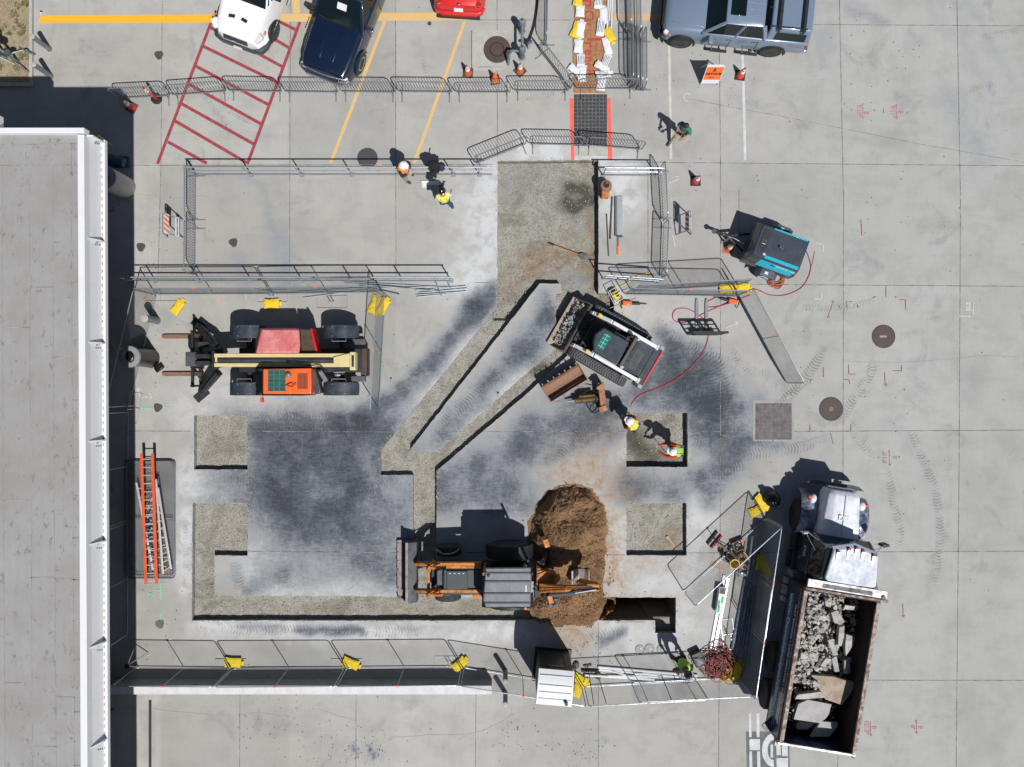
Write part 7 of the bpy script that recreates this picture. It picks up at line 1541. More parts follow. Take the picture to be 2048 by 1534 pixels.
# ---------------------------------------------------------------- cones, signs
def cone(px, py, rz, body, base, label, h=.70, bands=True, sq=.37):
    t = thing('traffic_cone', label, 'traffic cone', P(px,py), rad(rz), 'traffic cones')
    mb = MB(); s_ = sq/2; mb.prism([(-s_,-s_),(s_,-s_),(s_,s_),(-s_,s_)],0,.035); mb.build('base',base,t,bevel=.012)
    mb = MB(); mb.lathe((0,0,0),[(.145,.035),(.135,.06),(.032,h-.02),(.028,h),(.018,h),(.018,h-.05)],22); mb.build('cone_body',body,t,smooth=True)
    if bands:
        for z0, z1 in ((.34*h/.7,.48*h/.7),(.53*h/.7,.62*h/.7)):
            r_ = lambda z: .135+(.032-.135)*(z-.06)/(h-.08)+.003
            mb = MB(); mb.lathe((0,0,0),[(r_(z0),z0),(r_(z1),z1)],22); mb.build('reflective_band','refl',t,smooth=True)
    return t
cone(936,146,-5,'cone_old','cone_base','traffic cone with brown base left of the round manhole')
cone(990,160,10,'orange_paint','black','plain orange traffic cone without white bands behind the top row barriers',.66,False,.34)
cone(1040,142,42,'cone_old','cone_base','traffic cone with its brown base turned diagonally beside the grey valves')
cone(264,215,-25,'red','cone_base','bright red traffic cone at the corner of the building shadow',.75)
cone(1480,151,-8,'cone','black','traffic cone below the grey pickup, right of the detour sign')
cone(1391,362,0,'red','black','red traffic cone on open slab above the right striped barricade')
cone(1456,497,-4,'cone_old','cone_old','traffic cone with pale brown base beside the compressor drawbar',.62)
def delineator():
    t = thing('delineator_post','tall red post with white bands on a black octagonal base','delineator',P(314,198))
    mb = MB(); mb.prism([(.21*math.cos(rad(22.5+45*k)),.21*math.sin(rad(22.5+45*k))) for k in range(8)],0,.09); mb.build('base','black',t,bevel=.015)
    mb = MB(); mb.cyl((0,0,.09),(0,0,1.08),.05,.042); mb.build('post','red',t,smooth=True)
    for z in (.75,.92): mb = MB(); mb.cyl((0,0,z),(0,0,z+.09),.049); mb.build('white_band','refl',t,smooth=True)
    mb = MB(); mb.tube([(-.03,0,1.08),(-.02,0,1.15),(.02,0,1.15),(.03,0,1.08)],.012,6); mb.build('handle','red',t)
delineator()
def detour():
    t = thing('detour_sign','orange DETOUR sign on a white folding frame below the grey pickup','sign',P(1418,171))
    W = .31; top = Vector((0,.32,1.12)); 
    mb = MB(); mb.bar((-W-.0,0,.0),(-W,.32,1.14),.03,.02); mb.bar((W,0,.0),(W,.32,1.14),.03,.02); mb.bar((-W,.64,0),(-W,.33,1.13),.03,.02); mb.bar((W,.64,0),(W,.33,1.13),.03,.02); mb.build('frame','white_metal',t)
    an = math.atan2(1.12,.32); R4 = Matrix.Translation((0,0,0)) @ Matrix.Rotation(an,4,'X')
    def pl(x0,y0,x1,y1,z0,z1): mb = MB(); mb.box(x0,y0,z0,x1,y1,z1); mb.xf(R4); return mb
    s_ = pl(-W-.01,.12,W+.01,1.14,-.012,0).build('white_board','white_metal',t)
    pl(-W+.015,.34,W-.015,1.02,.004,.010).build('orange_panel','orange_paint',t)
    def tx(txt, size, x, y, m='black', nm='lettering'): p = R4 @ Vector((x,y,.014)); return text_mesh(nm,txt,size,m,t,p,(an,0,0),bold=.006)
    tx('DETOUR',.145,0,.66); mb = pl(-.10,.44,.06,.47,.011,.015); mb.build('arrow_symbol','black',t)
    mb = MB(); mb.prism([(-.14,.455),(-.07,.42),(-.07,.49)],.011,.015); mb.xf(R4); mb.build('arrow_head','black',t)
    mb = MB(); mb.lathe((0,.955,.011),[(.026,0),(.026,.004)],12); mb.xf(R4); mb.build('walker_head','black',t)
    mb = MB(); mb.bar((0,.93,.013),(0,.85,.013),.045,.004); mb.bar((0,.86,.013),(-.05,.77,.013),.025,.004); mb.bar((0,.86,.013),(.05,.78,.013),.025,.004); mb.bar((0,.915,.013),(-.06,.86,.013),.018,.004); mb.bar((0,.915,.013),(.06,.87,.013),.018,.004); mb.xf(R4); mb.build('walker_symbol','black',t)
detour()
def barricade(px, py, flip, stripe, label):
    """A-frame barricade seen edge-on: boards face -x (flip=1) or +x (flip=-1)"""
    t = thing('folding_barricade',label,'barricade',P(px,py),0 if flip > 0 else math.pi,'folding striped barricades'); W = .32
    for s_ in (-1,1):
        mb = MB(); mb.bar((.26,s_*W,0),(-.02,s_*W,1.05),.03,.03); mb.bar((-.30,s_*W,0),(-.04,s_*W,1.05),.03,.03); mb.build('leg','galv',t)
    an = math.atan2(1.05,-.28)
    def board(u0,u1,m,nm,off=.02,far=False):
        a0 = Vector((.26,0,0)).lerp(Vector((-.02,0,1.05)),u0); a1 = Vector((.26,0,0)).lerp(Vector((-.02,0,1.05)),u1); n = Vector((1.05,0,.28)).normalized()*off
        if far: a0 = Vector((-.30,0,0)).lerp(Vector((-.04,0,1.05)),u0); a1 = Vector((-.30,0,0)).lerp(Vector((-.04,0,1.05)),u1); n = Vector((-1.05,0,.26)).normalized()*off
        mb = MB(); w2 = Vector((0,W+.03,0)); n2 = n*.6; mb.add([a0-w2+n2,a0+w2+n2,a1+w2+n2,a1-w2+n2,a0-w2+n,a0+w2+n,a1+w2+n,a1-w2+n],[(0,3,2,1),(4,5,6,7),(0,1,5,4),(1,2,6,5),(2,3,7,6),(3,0,4,7)]); return mb.build(nm,m,t), a0+n, a1+n
    b, a0, a1 = board(.72,.98,'white_metal','striped_board'); d = a1-a0
    for k in range(4):
        y0 = -W-.01+k*.175; mb = MB(); e = Vector((.004,0,.001)); q = [a0+Vector((0,y0,0)),a0+Vector((0,y0+.085,0)),a1+Vector((0,min(y0+.20,W+.03),0)),a1+Vector((0,y0+.115,0))]
        mb.add([p+e for p in q],[(0,1,2,3)]); mb.build('stripe',stripe,b)
    b2, c0, c1 = board(.22,.42,'white_metal','sign_board')
    c = (c0+c1)/2; text_mesh('lettering','SIDEWALK CLOSED',.072,'black',b2,c+Vector((.006,0,.002)),(math.atan2(.28,1.05)*0+rad(75),0,rad(90)),bold=.001)
    board(.72,.98,'white_metal','rear_board',.02,True)
barricade(352,457,1,'orange_paint','barricade with orange and white stripes left of the vertical crowd barriers')
barricade(1366,452,-1,'tail_red','barricade with red and white stripes right of the square pit')

# ---------------------------------------------------------------- sandbags
def bag(px, py, ang, m, label, L=.60, W=.36, z=0.0, group=None, seed=0, h=.12):
    rr = seed*3.7; nx, ny = 16, 10; vs = []; fs = []
    for sgn in (1,-1):
        for j in range(ny+1):
            for i in range(nx+1):
                u, v = -1+2*i/nx, -1+2*j/ny; e = max(0, 1-abs(u)**4)**.5*max(0, 1-abs(v)**4)**.5
                x = u*L/2*(1-.06*abs(v)**2)+.02*noise.noise(Vector((u*2,v*2,rr))); y = v*W/2*(1-.12*(1-abs(u)))+.02*noise.noise(Vector((u*2,v*2,rr+5)))
                zz = h*.5 + sgn*h*.5*e*(1 + .22*noise.noise(Vector((u*1.5,v*1.5,rr+9))))+ (.010*noise.noise(Vector((u*5,v*4,rr)))*e if sgn > 0 else 0); vs.append((x,y,max(zz,.003)))
    k = (nx+1)*(ny+1)
    for s_ in (0,1):
        for j in range(ny):
            for i in range(nx): a = s_*k+j*(nx+1)+i; q = (a,a+1,a+nx+2,a+nx+1); fs.append(q if s_ == 0 else q[::-1])
    t = thing('sandbag', label, 'sandbag', P(px,py)+Vector((0,0,z)), rad(ang), group)
    mb = MB(); mb.add(vs, fs); o = mb.build('sack', m, t, smooth=True); bm = bmesh.new(); bm.from_mesh(o.data); bmesh.ops.remove_doubles(bm, verts=bm.verts, dist=.002); bm.to_mesh(o.data); bm.free()
    mb = MB(); s_ = L/2; mb.add([(s_-.02,-.05,h*.5),(s_+.07,-.10,.02),(s_+.08,.08,.05),(s_-.02,.05,h*.5),(s_-.02,-.05,h*.4),(s_+.07,-.10,.01),(s_+.08,.08,.03),(s_-.02,.05,h*.4)],[(0,1,2,3),(7,6,5,4),(0,4,5,1),(1,5,6,2),(2,6,7,3)]); mb.build('tied_neck', m, t)
    return t
G1 = 'yellow sandbags on the fence feet'; G2 = 'white sandbags on the plywood walkway'
for i, (x, y, a, z, l, s_) in enumerate([
  (357,615,55,0,'loose yellow sandbag lying upper left of the telehandler',.58),(545,608,2,.05,'yellow sandbag on the fence stand above the telehandler',.55),(752,605,70,.02,'yellow sandbag by the fence corner, nearest the loose pipes',.5),(748,620,-25,.0,'yellow sandbag by the fence corner, small one at lower left',.42),(768,614,60,.1,'yellow sandbag by the fence corner, right one hidden behind the mesh',.62),
  (1455,578,3,.05,'yellow sandbag under the fence end near the compressor, left one',.62),(1485,576,-10,.05,'yellow sandbag under the fence end near the compressor, right one',.5),(468,1323,-4,.06,'leftmost yellow sandbag on the south fence',.62),(703,1325,-20,.06,'yellow sandbag in the middle of the south fence',.62),(920,1327,42,.06,'yellow sandbag on the south fence by the empty stand',.58),
  (1160,1358,-28,.02,'yellow sandbag right of the portable toilet, upper one',.62),(1155,1380,70,.02,'yellow sandbag right of the portable toilet, lower one',.5),(1524,1004,-38,.05,'yellow sandbag touching the black rubbish bag',.66),(1514,1020,28,.0,'yellow sandbag just below the one at the black rubbish bag',.62),(1519,1125,82,.0,'yellow sandbag standing upright by the strut channels',.62),(1529,1134,-70,.05,'yellow sandbag seen through the fence right of the strut channels',.7),
  (1464,1340,25,.05,'yellow sandbag on top of the red hose heap edge',.45),(1457,1352,8,.0,'yellow sandbag lowest at the fence corner by the truck',.6),(1473,1337,75,.1,'yellow sandbag at the fence corner, right of the red hose heap',.6),
  (1156,2,80,.05,'yellow sandbag at the top edge on the left side of the walkway',.5),(1153,63,68,.05,'narrow yellow sandbag tucked beside white ones left of the walkway',.6),(1218,73,-62,.05,'yellow sandbag on the right side of the walkway under the white pipes',.55)]):
    bag(x,y,a,'yellow_fabric',l,s_,.36,z,G1,i)
for i, (x, y, a, L_, W_, z, l) in enumerate([(1160,25,88,.44,.34,.04,'white sandbag highest on the left side of the walkway'),(1160,62,80,.62,.34,.06,'long white sandbag beside the narrow yellow one'),(1157,95,85,.5,.34,.04,'white sandbag on the left side of the walkway beside the letter r'),
  (1161,124,90,.5,.30,.04,'printed white sandbag above the barrier on the left side of the walkway'),(1149,142,-38,.5,.28,.05,'white sandbag sticking out over the left edge of the walkway'),(1164,150,88,.62,.32,.08,'lowest white sandbag on the left side of the walkway'),
  (1197,4,84,.62,.32,.04,'printed white sandbag at the top edge on the right side of the walkway'),(1206,34,88,.62,.30,.04,'long white sandbag on the right side beside the white pipes'),(1201,58,82,.66,.30,.06,'printed white sandbag right above the yellow one on the right side'),
  (1214,95,-78,.66,.30,.04,'smooth white sandbag below the yellow one on the right side'),(1211,125,68,.58,.30,.04,'printed white sandbag turned slightly on the right side of the walkway'),(1203,138,-35,.55,.28,.12,'white sandbag lying crosswise on the right side pile'),(1206,152,12,.55,.32,.1,'white sandbag with a red print on the right side pile'),(1203,168,80,.6,.34,.04,'lowest white sandbag on the right side of the walkway')]):
    t = bag(x,y,a,'white_fabric',l,L_,W_,z,G2,i+30)
    if 'print' in l:
        for k in range(4): mb = MB(); mb.bar((-L_*.3,-.09+k*.055,.135),(L_*.3,-.09+k*.055,.135),.008,.03); mb.build('print_line','galv',t)

# ---------------------------------------------------------------- walkway, grate, manholes
def sheets():
    t = thing('plywood_walkway','row of plywood sheets painted Open Cut Trench in red','plywood',P(1181,90)); z = .03
    for i, (x0,y0,x1,y1) in enumerate([(1148,-40,1213,18),(1149,18.6,1213,39.6),(1149,40.2,1213,61),(1146,61.6,1213,103),(1146,103.6,1211,138),(1148,138.6,1211,186)]):
        mb = MB(); a, b = P(x0,y0), P(x1,y1); mb.box(a.x,b.y,.005+.002*i,b.x,a.y,z+.003*i); mb.build('sheet','plywood',t,world=True)
    mb = MB()
    for x in (1165,1181,1192): mb.box(P(x,0).x-.006,P(0,184).y,.0455,P(x,0).x+.006,P(0,-20).y,.0465)
    mb.build('seam','rust_steel',t,world=True)['kind'] = 'stuff'
    for s_, y, sz in (('n',8,.62),('C',35,.62),('u',50,.45),('t',72,.0),):
        pass
    base = P(1181,90); zt = .055
    for s_, x, y, sz in (('n',1177,8,.75),('C',1177,31,.60),('u',1176,46,.52),('T',1190,80,.98),('r',1178,90,.62),('e',1178,106,.55),('n',1178,120,.50),('c',1178,132,.50),('h',1178,146,.60)):
        p = P(x,y)-base; text_mesh('painted_letter',s_,sz*.86,'hand_red',t,(p.x,p.y,zt),(0,0,rad(-90)),bold=.003)
sheets()
def grate():
    t = thing('trench_grate','black rubber grid mat between the two coral lines','grate',P(1181,240)); a, b = P(1148,189), P(1214,292)
    mb = MB(); mb.box(a.x,b.y,.002,b.x,a.y,.02); mb.build('mat_base','mat_grey',t,world=True)
    nx, ny = 9, 14; dx, dy = (b.x-a.x)/nx, (a.y-b.y)/ny; mb = MB()
    for i in range(nx):
        for j in range(ny): x = a.x+dx*(i+.5); y = b.y+dy*(j+.5); mb.box(x-dx*.33,y-dy*.33,.02,x+dx*.33,y+dy*.33,.032)
    mb.build('rubber_pads','pad_black',t,world=True)['kind'] = 'stuff'
    a, b = P(1150,293), P(1214,312); mb = MB(); mb.box(a.x,b.y,.002,b.x,a.y,.012); mb.build('dusty_end','pale_concrete',t,world=True)
grate()
def manhole(px, py, r, label, m='cast_iron', rings=6, z=.012, extra=None):
    t = thing('manhole_cover',label,'manhole cover',P(px,py)); r /= S
    mb = MB(); mb.lathe((0,0,0),[(r,.001),(r,z),(r*.93,z),(r*.93,z-.004),(0,z-.004)],40); mb.build('frame',m,t)
    mb = MB(); 
    if rings:
        mb = MB(); mb.lathe((0,0,0),[(r*.91,z-.003),(r*.91,z+.004),(0,z+.004)],40); cv = mb.build('cover',m,t); 
        for k in range(rings):
            rr_ = r*(.84-.13*k); n = int(rr_*60)+6; mb = MB()
            for j in range(n): a = 2*math.pi*j/n; mb.obox((rr_*math.cos(a),rr_*math.sin(a),z+.008),(.018,.022,.010),a)
            mb.build('stud_ring','stud',cv)['kind'] = 'stuff'
        for a in (.8,2.2,4.0,5.3): mb = MB(); mb.lathe((r*.92*math.cos(a),r*.92*math.sin(a),z),[(.025,0),(.025,.006)],10); mb.build('bolt','black',t)
    return t
t = manhole(1767,673,23.5,'round manhole cover with a small plate, upper right on the slab'); mb = MB(); mb.obox((-.02,0,.022),(.26,.075,.01)); mb.build('name_plate','worn_steel',t)
t = manhole(1662,818,24,'round manhole cover with a rusty centre beside the square hatch'); mb = MB(); mb.lathe((0,0,.012),[(.09,0),(.09,.008)],9); mb.build('rust_patch','rust_steel',t)
t = manhole(994,99,27,'wide brown manhole cover in its concrete pad above the top row barriers','manhole_brown',0); mb = MB(); mb.lathe((0,0,.008),[(.24,0),(.24,.012),(.20,.012),(.20,.004),(0,.004)],32); mb.build('inner_lid','manhole_brown',t); mb = MB(); mb.lathe((0,0,.0),[(.45,.009),(.45,.013),(.26,.013),(.26,.009)],40); mb.build('ring','manhole_brown',t)
manhole(859,47,4,'tiny round cleanout cap left of the red car','manhole_brown',0)
t = manhole(735,316,20.5,'round dark asphalt patch crossing the long pipe railing','asph_patch',0,.006); 
t = thing('square_hatch','square studded steel hatch beside the round manhole','hatch',P(1547,843)); w_ = 36/S
mb = MB(); mb.box(-w_-.10,-w_-.07,.001,w_+.10,w_+.12,.006); mb.build('frame','hatch_surround',t)
mb = MB(); mb.box(-w_,-w_,.006,w_,w_,.016); cv = mb.build('cover','hatch_iron',t)
mb = MB()
for i in range(26):
    for j in range(26): mb.box(-w_+.035+i*.0485,-w_+.035+j*.0485,.016,-w_+.06+i*.0485,-w_+.06+j*.0485,.020)
mb.build('studs','hatch_stud',cv)['kind'] = 'stuff'
for a, b in ((-.6,0),(.6,0),(0,-.6),(0,0),(.0,.6),(-.6,.5),(.6,.5),(.6,-.5),(-.6,-.5)): mb = MB(); mb.lathe((a,b,.016),[(.02,0),(.02,.008)],8); mb.build('bolt','black',cv)
for x, y, l in ((318,110,'rounded triangular cover near the white van'),(282,494,'rounded triangular cover at the building shadow below the left barricade'),(467,485,'rounded triangular cover inside the upper enclosure'),(316,815,'rounded triangular cover with a green spray mark'),(320,1248,'worn rounded triangular cover below the ladders')):
    t = thing('drain_cover',l,'drain cover',P(x,y),R.uniform(0,1),'small rounded triangular drain covers'); q = []
    for k in range(36): a = 2*math.pi*k/36; q.append(((.155+.018*math.cos(3*a))*math.cos(a),(.155+.018*math.cos(3*a))*math.sin(a)))
    m_ = 'cover_grey' if y == 1248 else 'cast_iron'
    mb = MB(); mb.prism(q,.001,.02); mb.build('rim',m_,t,bevel=.006); mb = MB(); mb.lathe((0,0,.02),[(.07,0),(.065,.008),(0,.01)],18); mb.build('boss',m_,t)
t = thing('concrete_pad','flush concrete pad around the brown manhole','concrete pad',P(975,88)); mb = MB()
a, b = P(944,60), P(1013,141); mb.box(a.x,b.y,.0015,b.x,a.y,.006); mb.build('pad','pale_concrete',t,world=True); mb = MB(); mb.box(a.x-.02,P(0,142).y,.002,a.x,P(0,61).y,.007); mb.build('pad_groove','black',t,world=True); mb = MB(); mb.box(P(953,0).x,P(0,134.5).y,.007,P(1010,0).x,P(0,133.5).y,.009); mb.build('pad_edge','joint',t,world=True)
t = thing('trench_drain','long narrow dark drain channel at the bottom left','drain',P(300,1480)); mb = MB(); a, b = P(297.5,1400), P(303,1560); mb.box(a.x,b.y,.001,b.x,a.y,.006); mb.build('channel','black',t,world=True)
mb = MB()
for k in range(90): y = b.y+.03+k*.031; mb.box(a.x+.005,y,.006,b.x-.005,y+.012,.010)
mb.build('bars','cast_iron',t,world=True)['kind'] = 'stuff'

def valves():
    t = thing('backflow_valve','two grey upright valve bodies joined by a pipe beside the manhole','valve',P(1046,100))
    for py in (64,116):
        p = P(1044,py)-P(1046,100); mb = MB(); mb.lathe((p.x,p.y,0),[(.13,0),(.13,.03),(.09,.05),(.09,.5),(.12,.55),(.12,.85),(.09,.93),(0,.95)],18); mb.build('valve_body','valve_grey',t,smooth=True)
        mb = MB(); mb.lathe((p.x,p.y,.95),[(.03,0),(.03,.06)],8); mb.build('stem','steel_grey',t)
    a, b = P(1044,64)-P(1046,100), P(1044,116)-P(1046,100); mb = MB(); mb.cyl((a.x,a.y,.72),(b.x,b.y,.72),.05); mb.tube([(b.x,b.y,.6),(b.x-.35,b.y+.02,.6),(b.x-.47,b.y-.1,.5),(b.x-.5,b.y-.25,0)],.045,10); mb.build('pipe','valve_grey',t,smooth=True)
    mb = MB(); mb.lathe((.22,.05,0),[(.05,0),(.05,.5),(.09,.52),(.09,.60),(0,.62)],12); mb.build('hose_tap','chrome',t)
valves()

# ---------------------------------------------------------------- hoses, pipes, loose tools
def hose(name, pts, r, m, label, cat='hose', z=None, n=8):
    mb = MB(); q = [P(p[0],p[1]) + Vector((0,0,(p[2] if len(p) > 2 else 0)+r)) for p in pts]; mb.tube(bez(q,n), r, 7); return tag(mb.build(name, m, None, smooth=True), label, cat)
hose('fire_hose',[(1077,-20),(1073,20),(1068,50),(1061,72),(1058,84,.1),(1054,90,.3),(1049,98,.5)],.05,'black','thick black hose running along the barrier to the grey valves')
hose('air_hose',[(1618,508,.5),(1622,530,.05),(1616,555),(1600,577),(1570,590),(1540,590),(1515,580),(1490,576,.1),(1470,578,.1),(1450,588),(1425,598),(1412,606),(1415,614),(1440,612),(1465,603),(1500,590)],.017,'hose_red','red air hose from the compressor to the fallen hammer tool')
hose('air_hose',[(1462,606,.1),(1440,612),(1405,628),(1370,645),(1350,642),(1345,630),(1352,619),(1370,617),(1390,625),(1412,642),(1417,652),(1416,675),(1405,705),(1375,740),(1345,762),(1310,778),(1280,790),(1264,806),(1258,825),(1258,842,.6)],.017,'hose_red','red air hose looping past the fork frame to the worker at the gravel square')
def coil(px, py, r, n, hr, m, name, label, zt=.0, spread=.2, cat='hose'):
    rr = random.Random(int(px)); mb = MB(); c = P(px,py)
    for k in range(n):
        cx, cy = c.x+rr.gauss(0,spread*.4), c.y+rr.gauss(0,spread*.4); ra, rb = r*rr.uniform(.65,1.1), r*rr.uniform(.6,1.05); ph = rr.uniform(0,3.1); z = hr+zt*rr.random()*(k/n)
        pts = []
        for j in range(22):
            a = 2*math.pi*j/22; x, y = rot2(ra*math.cos(a), rb*math.sin(a), ph); pts.append((cx+x+.02*noise.noise(Vector((a*2,k,0))), cy+y+.02*noise.noise(Vector((a*2,k,5))), z+.03*math.sin(a*2+k)+.02))
        mb.tube(pts, hr, 6, closed=True)
    o = mb.build(name, m, None, smooth=True); return tag(o, label, cat)
coil(1552,558,.30,7,.018,'hose_orange','hose_coil','orange brown hose coiled beside the compressor wheel',.08,.10)
coil(1441,1324,.42,30,.015,'hose_rust','hose_heap','big tangled heap of dull red hoses at the fence corner',.35,.55)
coil(1366,1350,.38,2,.022,'black','cable_loop','black cable loop below the worker in black and lime vest',.05,.05,'cable')
def bars(name, label, cat, m, lst, group=None):
    for i, (x0,y0,x1,y1,r,z,sub) in enumerate(lst):
        mb = MB(); a, b = P(x0,y0)+Vector((0,0,z+r)), P(x1,y1)+Vector((0,0,z+r)); mb.cyl(a,b,r,n=8); tag(mb.build(name,m,None,smooth=True), label % sub if '%' in label else label, cat, group)
bars('steel_pipe','loose galvanised pipe %s','pipe','galv_rail',[(640,561,912,576,.024,.02,'topmost in the pile left of the square pit'),(700,577,905,574,.024,.02,'second from the top in the loose pile'),(596,584,760,574,.022,.02,'leftmost, reaching toward the empty stand'),(606,596,742,579,.022,.02,'lowest on the left side of the pile'),
  (830,582,932,572,.020,.03,'with its right end sticking out highest'),(838,586,934,577,.020,.03,'second at the right end of the pile'),(832,590,933,583,.020,.03,'third at the right end of the pile'),(834,594,906,587,.020,.03,'lowest at the right end of the pile'),(690,566,880,583,.022,.07,'crossing the others in the middle'),(720,572,800,590,.02,.08,'short one lying slanted over the pile'),
  (757,573,782,600,.02,.05,'short one by the fence corner'),(870,560,884,592,.02,.10,'standing across the right end of the pile'),(892,558,902,577,.02,.10,'short one across the right end of the pile')],'loose galvanised pipes')
bars('steel_bar','dark bar %s','bar','steel_grey',[(1213,428,1217,512,.022,0,'leftmost beside the square pit edge'),(1224,394,1220,478,.03,0,'tied in the bundle beside the pit'),(1230,393,1230,472,.03,0,'right one of the bundle beside the pit')],'bars beside the square pit')
t = thing('aluminium_board','dusty aluminium board with blue tape beside the dark bars','board',P(1239,432)); mb = MB(); mb.box(-.10,-.74,0,.10,.72,.05); mb.build('board','galv_bright',t,bevel=.01); mb = MB(); mb.box(-.102,-.78,.0,.102,-.70,.056); mb.build('blue_tape','blue_plastic',t)
t = thing('spirit_level','red and white spirit level below the aluminium board','level',P(1236,492)); mb = MB(); mb.box(-.035,-.32,0,.035,.0,.05); mb.build('red_half','orange_paint',t); mb = MB(); mb.box(-.03,.002,0,.03,.34,.045); mb.build('dark_half','rust_steel',t)
t = thing('floor_saw','rusty orange saw machine at the right edge of the square pit','saw',P(1210,383)); mb = MB(); mb.box(-.16,-.28,0,.12,.0,.35); mb.build('frame','orange_machine',t,bevel=.03); mb = MB(); mb.lathe((.0,.12,.0),[(.20,.1),(.22,.2),(.20,.42),(.08,.46)],16); mb.build('motor','rust_steel',t,smooth=True); mb = MB(); mb.tube([(-.1,.05,.4),(0,.22,.5),(.12,.05,.42)],.02); mb.build('handle','orange_machine',t); mb = MB(); mb.lathe((0,.12,.46),[(.1,0),(.1,.03)],12); mb.build('cap','black',t)
t = thing('shovel','orange handled shovel lying in the square pit','shovel',P(1140,500)+Vector((0,0,-.28)),math.atan2(-24,62)); mb = MB(); mb.cyl((-.62,0,.03),(.38,0,.05),.02); mb.build('shaft','wood_orange',t,smooth=True); mb = MB(); mb.prism([(.38,-.05),(.5,-.12),(.68,-.12),(.76,-.02),(.70,.11),(.5,.12),(.38,.05)],.03,.06); mb.build('blade','silver_tank',t,bevel=.01); mb = MB(); mb.cyl((-.80,0,.03),(-.6,0,.03),.026); mb.build('grip','black',t)
def hammer(px, py, ang, label, m='orange'):
    t = thing('jackhammer',label,'jackhammer',P(px,py),rad(ang),'demolition hammers'); mb = MB(); mb.box(-.22,-.08,.02,.12,.08,.18); mb.build('housing',m,t,bevel=.03); mb = MB(); mb.cyl((.12,0,.09),(.42,0,.08),.05); mb.build('barrel','black',t,smooth=True); mb = MB(); mb.cyl((.42,0,.08),(.68,0,.05),.018); mb.build('chisel','steel_grey',t)
    mb = MB(); mb.tube([(-.22,-.20,.08),(-.26,-.08,.12),(-.26,.08,.12),(-.22,.20,.08)],.018); mb.build('handle','black',t); return t
hammer(1256,607,-2,'orange jackhammer lying right of the generator frame')
hammer(1462,603,165,'orange jackhammer lying by the fence end near the compressor')
t = thing('generator','small yellow machine in a white tube frame by the pit','generator',P(1230,592),rad(-62)); mb = MB(); mb.box(-.15,-.12,.1,.15,.12,.4); mb.build('engine','yellow',t,bevel=.04); mb = MB(); 
for z in (.05,.5): mb.tube([(-.24,-.17,z),(.24,-.17,z),(.24,.17,z),(-.24,.17,z)],.016,6,closed=True)
mb.tube([(0,-.17,.5),(0,.17,.5)],.016,6); mb.build('tube_frame','white_metal',t); mb = MB(); mb.lathe((.02,.02,.4),[(.07,0),(.07,.04)],12); mb.build('filler_cap','black',t)
hose('power_cable',[(1236,600),(1240,614),(1246,625),(1250,632)],.014,'yellow','yellow cable beside the jackhammer at the pit','cable')
hose('yellow_strap',[(1258,560),(1275,552),(1298,546)],.02,'yellow','yellow strap caught in the fence behind the generator','strap')
hose('yellow_strap',[(1238,574),(1250,568),(1262,561)],.02,'yellow','yellow strap just above the generator frame','strap')
def forks():
    t = thing('pallet_fork','black pallet fork frame with two grey tines standing upright on the slab','fork attachment',P(1408,668)); 
    mb = MB(); W = .62
    for z in (.06,.95): mb.bar((-W,0,z),(W,0,z),.08,.08)
    for x in (-W,-.3,0,.3,W): mb.bar((x,0,.06),(x,0,.95),.05,.05)
    for z in (.35,.65): mb.bar((-W,0,z),(W,0,z),.03,.03)
    mb.box(-.45,-.06,.1,.45,-.02,.5); mb.build('frame','black',t)
    for x in (-.27,.08): mb = MB(); mb.prism([(x-.055,.05),(x+.055,.05),(x+.055,1.1),(x+.03,1.28),(x-.03,1.28),(x-.055,1.1)],.02,.06); mb.bar((x,.04,.04),(x,.04,.8),.10,.04); mb.build('tine','tine_grey',t,bevel=.005)
forks()
def spare_bucket():
    a, b, c, d = P(1080,773,.2), P(1154,727,.2), P(1175,756,.2), P(1100,803,.2); u = (b-a); rz = math.atan2(u.y,u.x); L_ = u.length; W_ = (d-a).length
    t = thing('loader_bucket','rusty toothed loader bucket lying open beside the track loader','bucket',(a+c)/2*Vector((1,1,0)),rz); h = L_/2; w = W_/2
    mb = MB(); mb.prism([(w,.10),(w-.03,.50),(w-.10,.52),(w-.12,.16),(0,.06),(-w+.10,.08),(-w-.05,.38),(-w-.10,.40),(-w+.02,.02),(0,.0)],-h,h,'x'); mb.build('shell','rust_steel',t,bevel=.008)
    for x in (-h,h-.03): mb = MB(); mb.prism([(w,.1),(w-.05,.52),(-w-.08,.38),(-w+.05,.03)],x,x+.03,'x'); mb.build('side_plate','rust_steel',t)
    for k in range(7): mb = MB(); x = -h+.08+k*(2*h-.16)/6; mb.obox((x,w+.02,.46),(.05,.08,.05)); mb.build('tooth','worn_steel',t,bevel=.01)
    mb = MB(); mb.bar((-h,-w-.07,.41),(h,-w-.07,.41),.10,.04); mb.bar((-h,-w+.04,.28),(h,-w+.04,.28),.05,.04); mb.build('back_flange','worn_pink',t)
    for x in (-.5,.45): mb = MB(); mb.obox((x,-w-.10,.3),(.12,.12,.25)); mb.build('lug','rust_steel',t,bevel=.01)
spare_bucket()
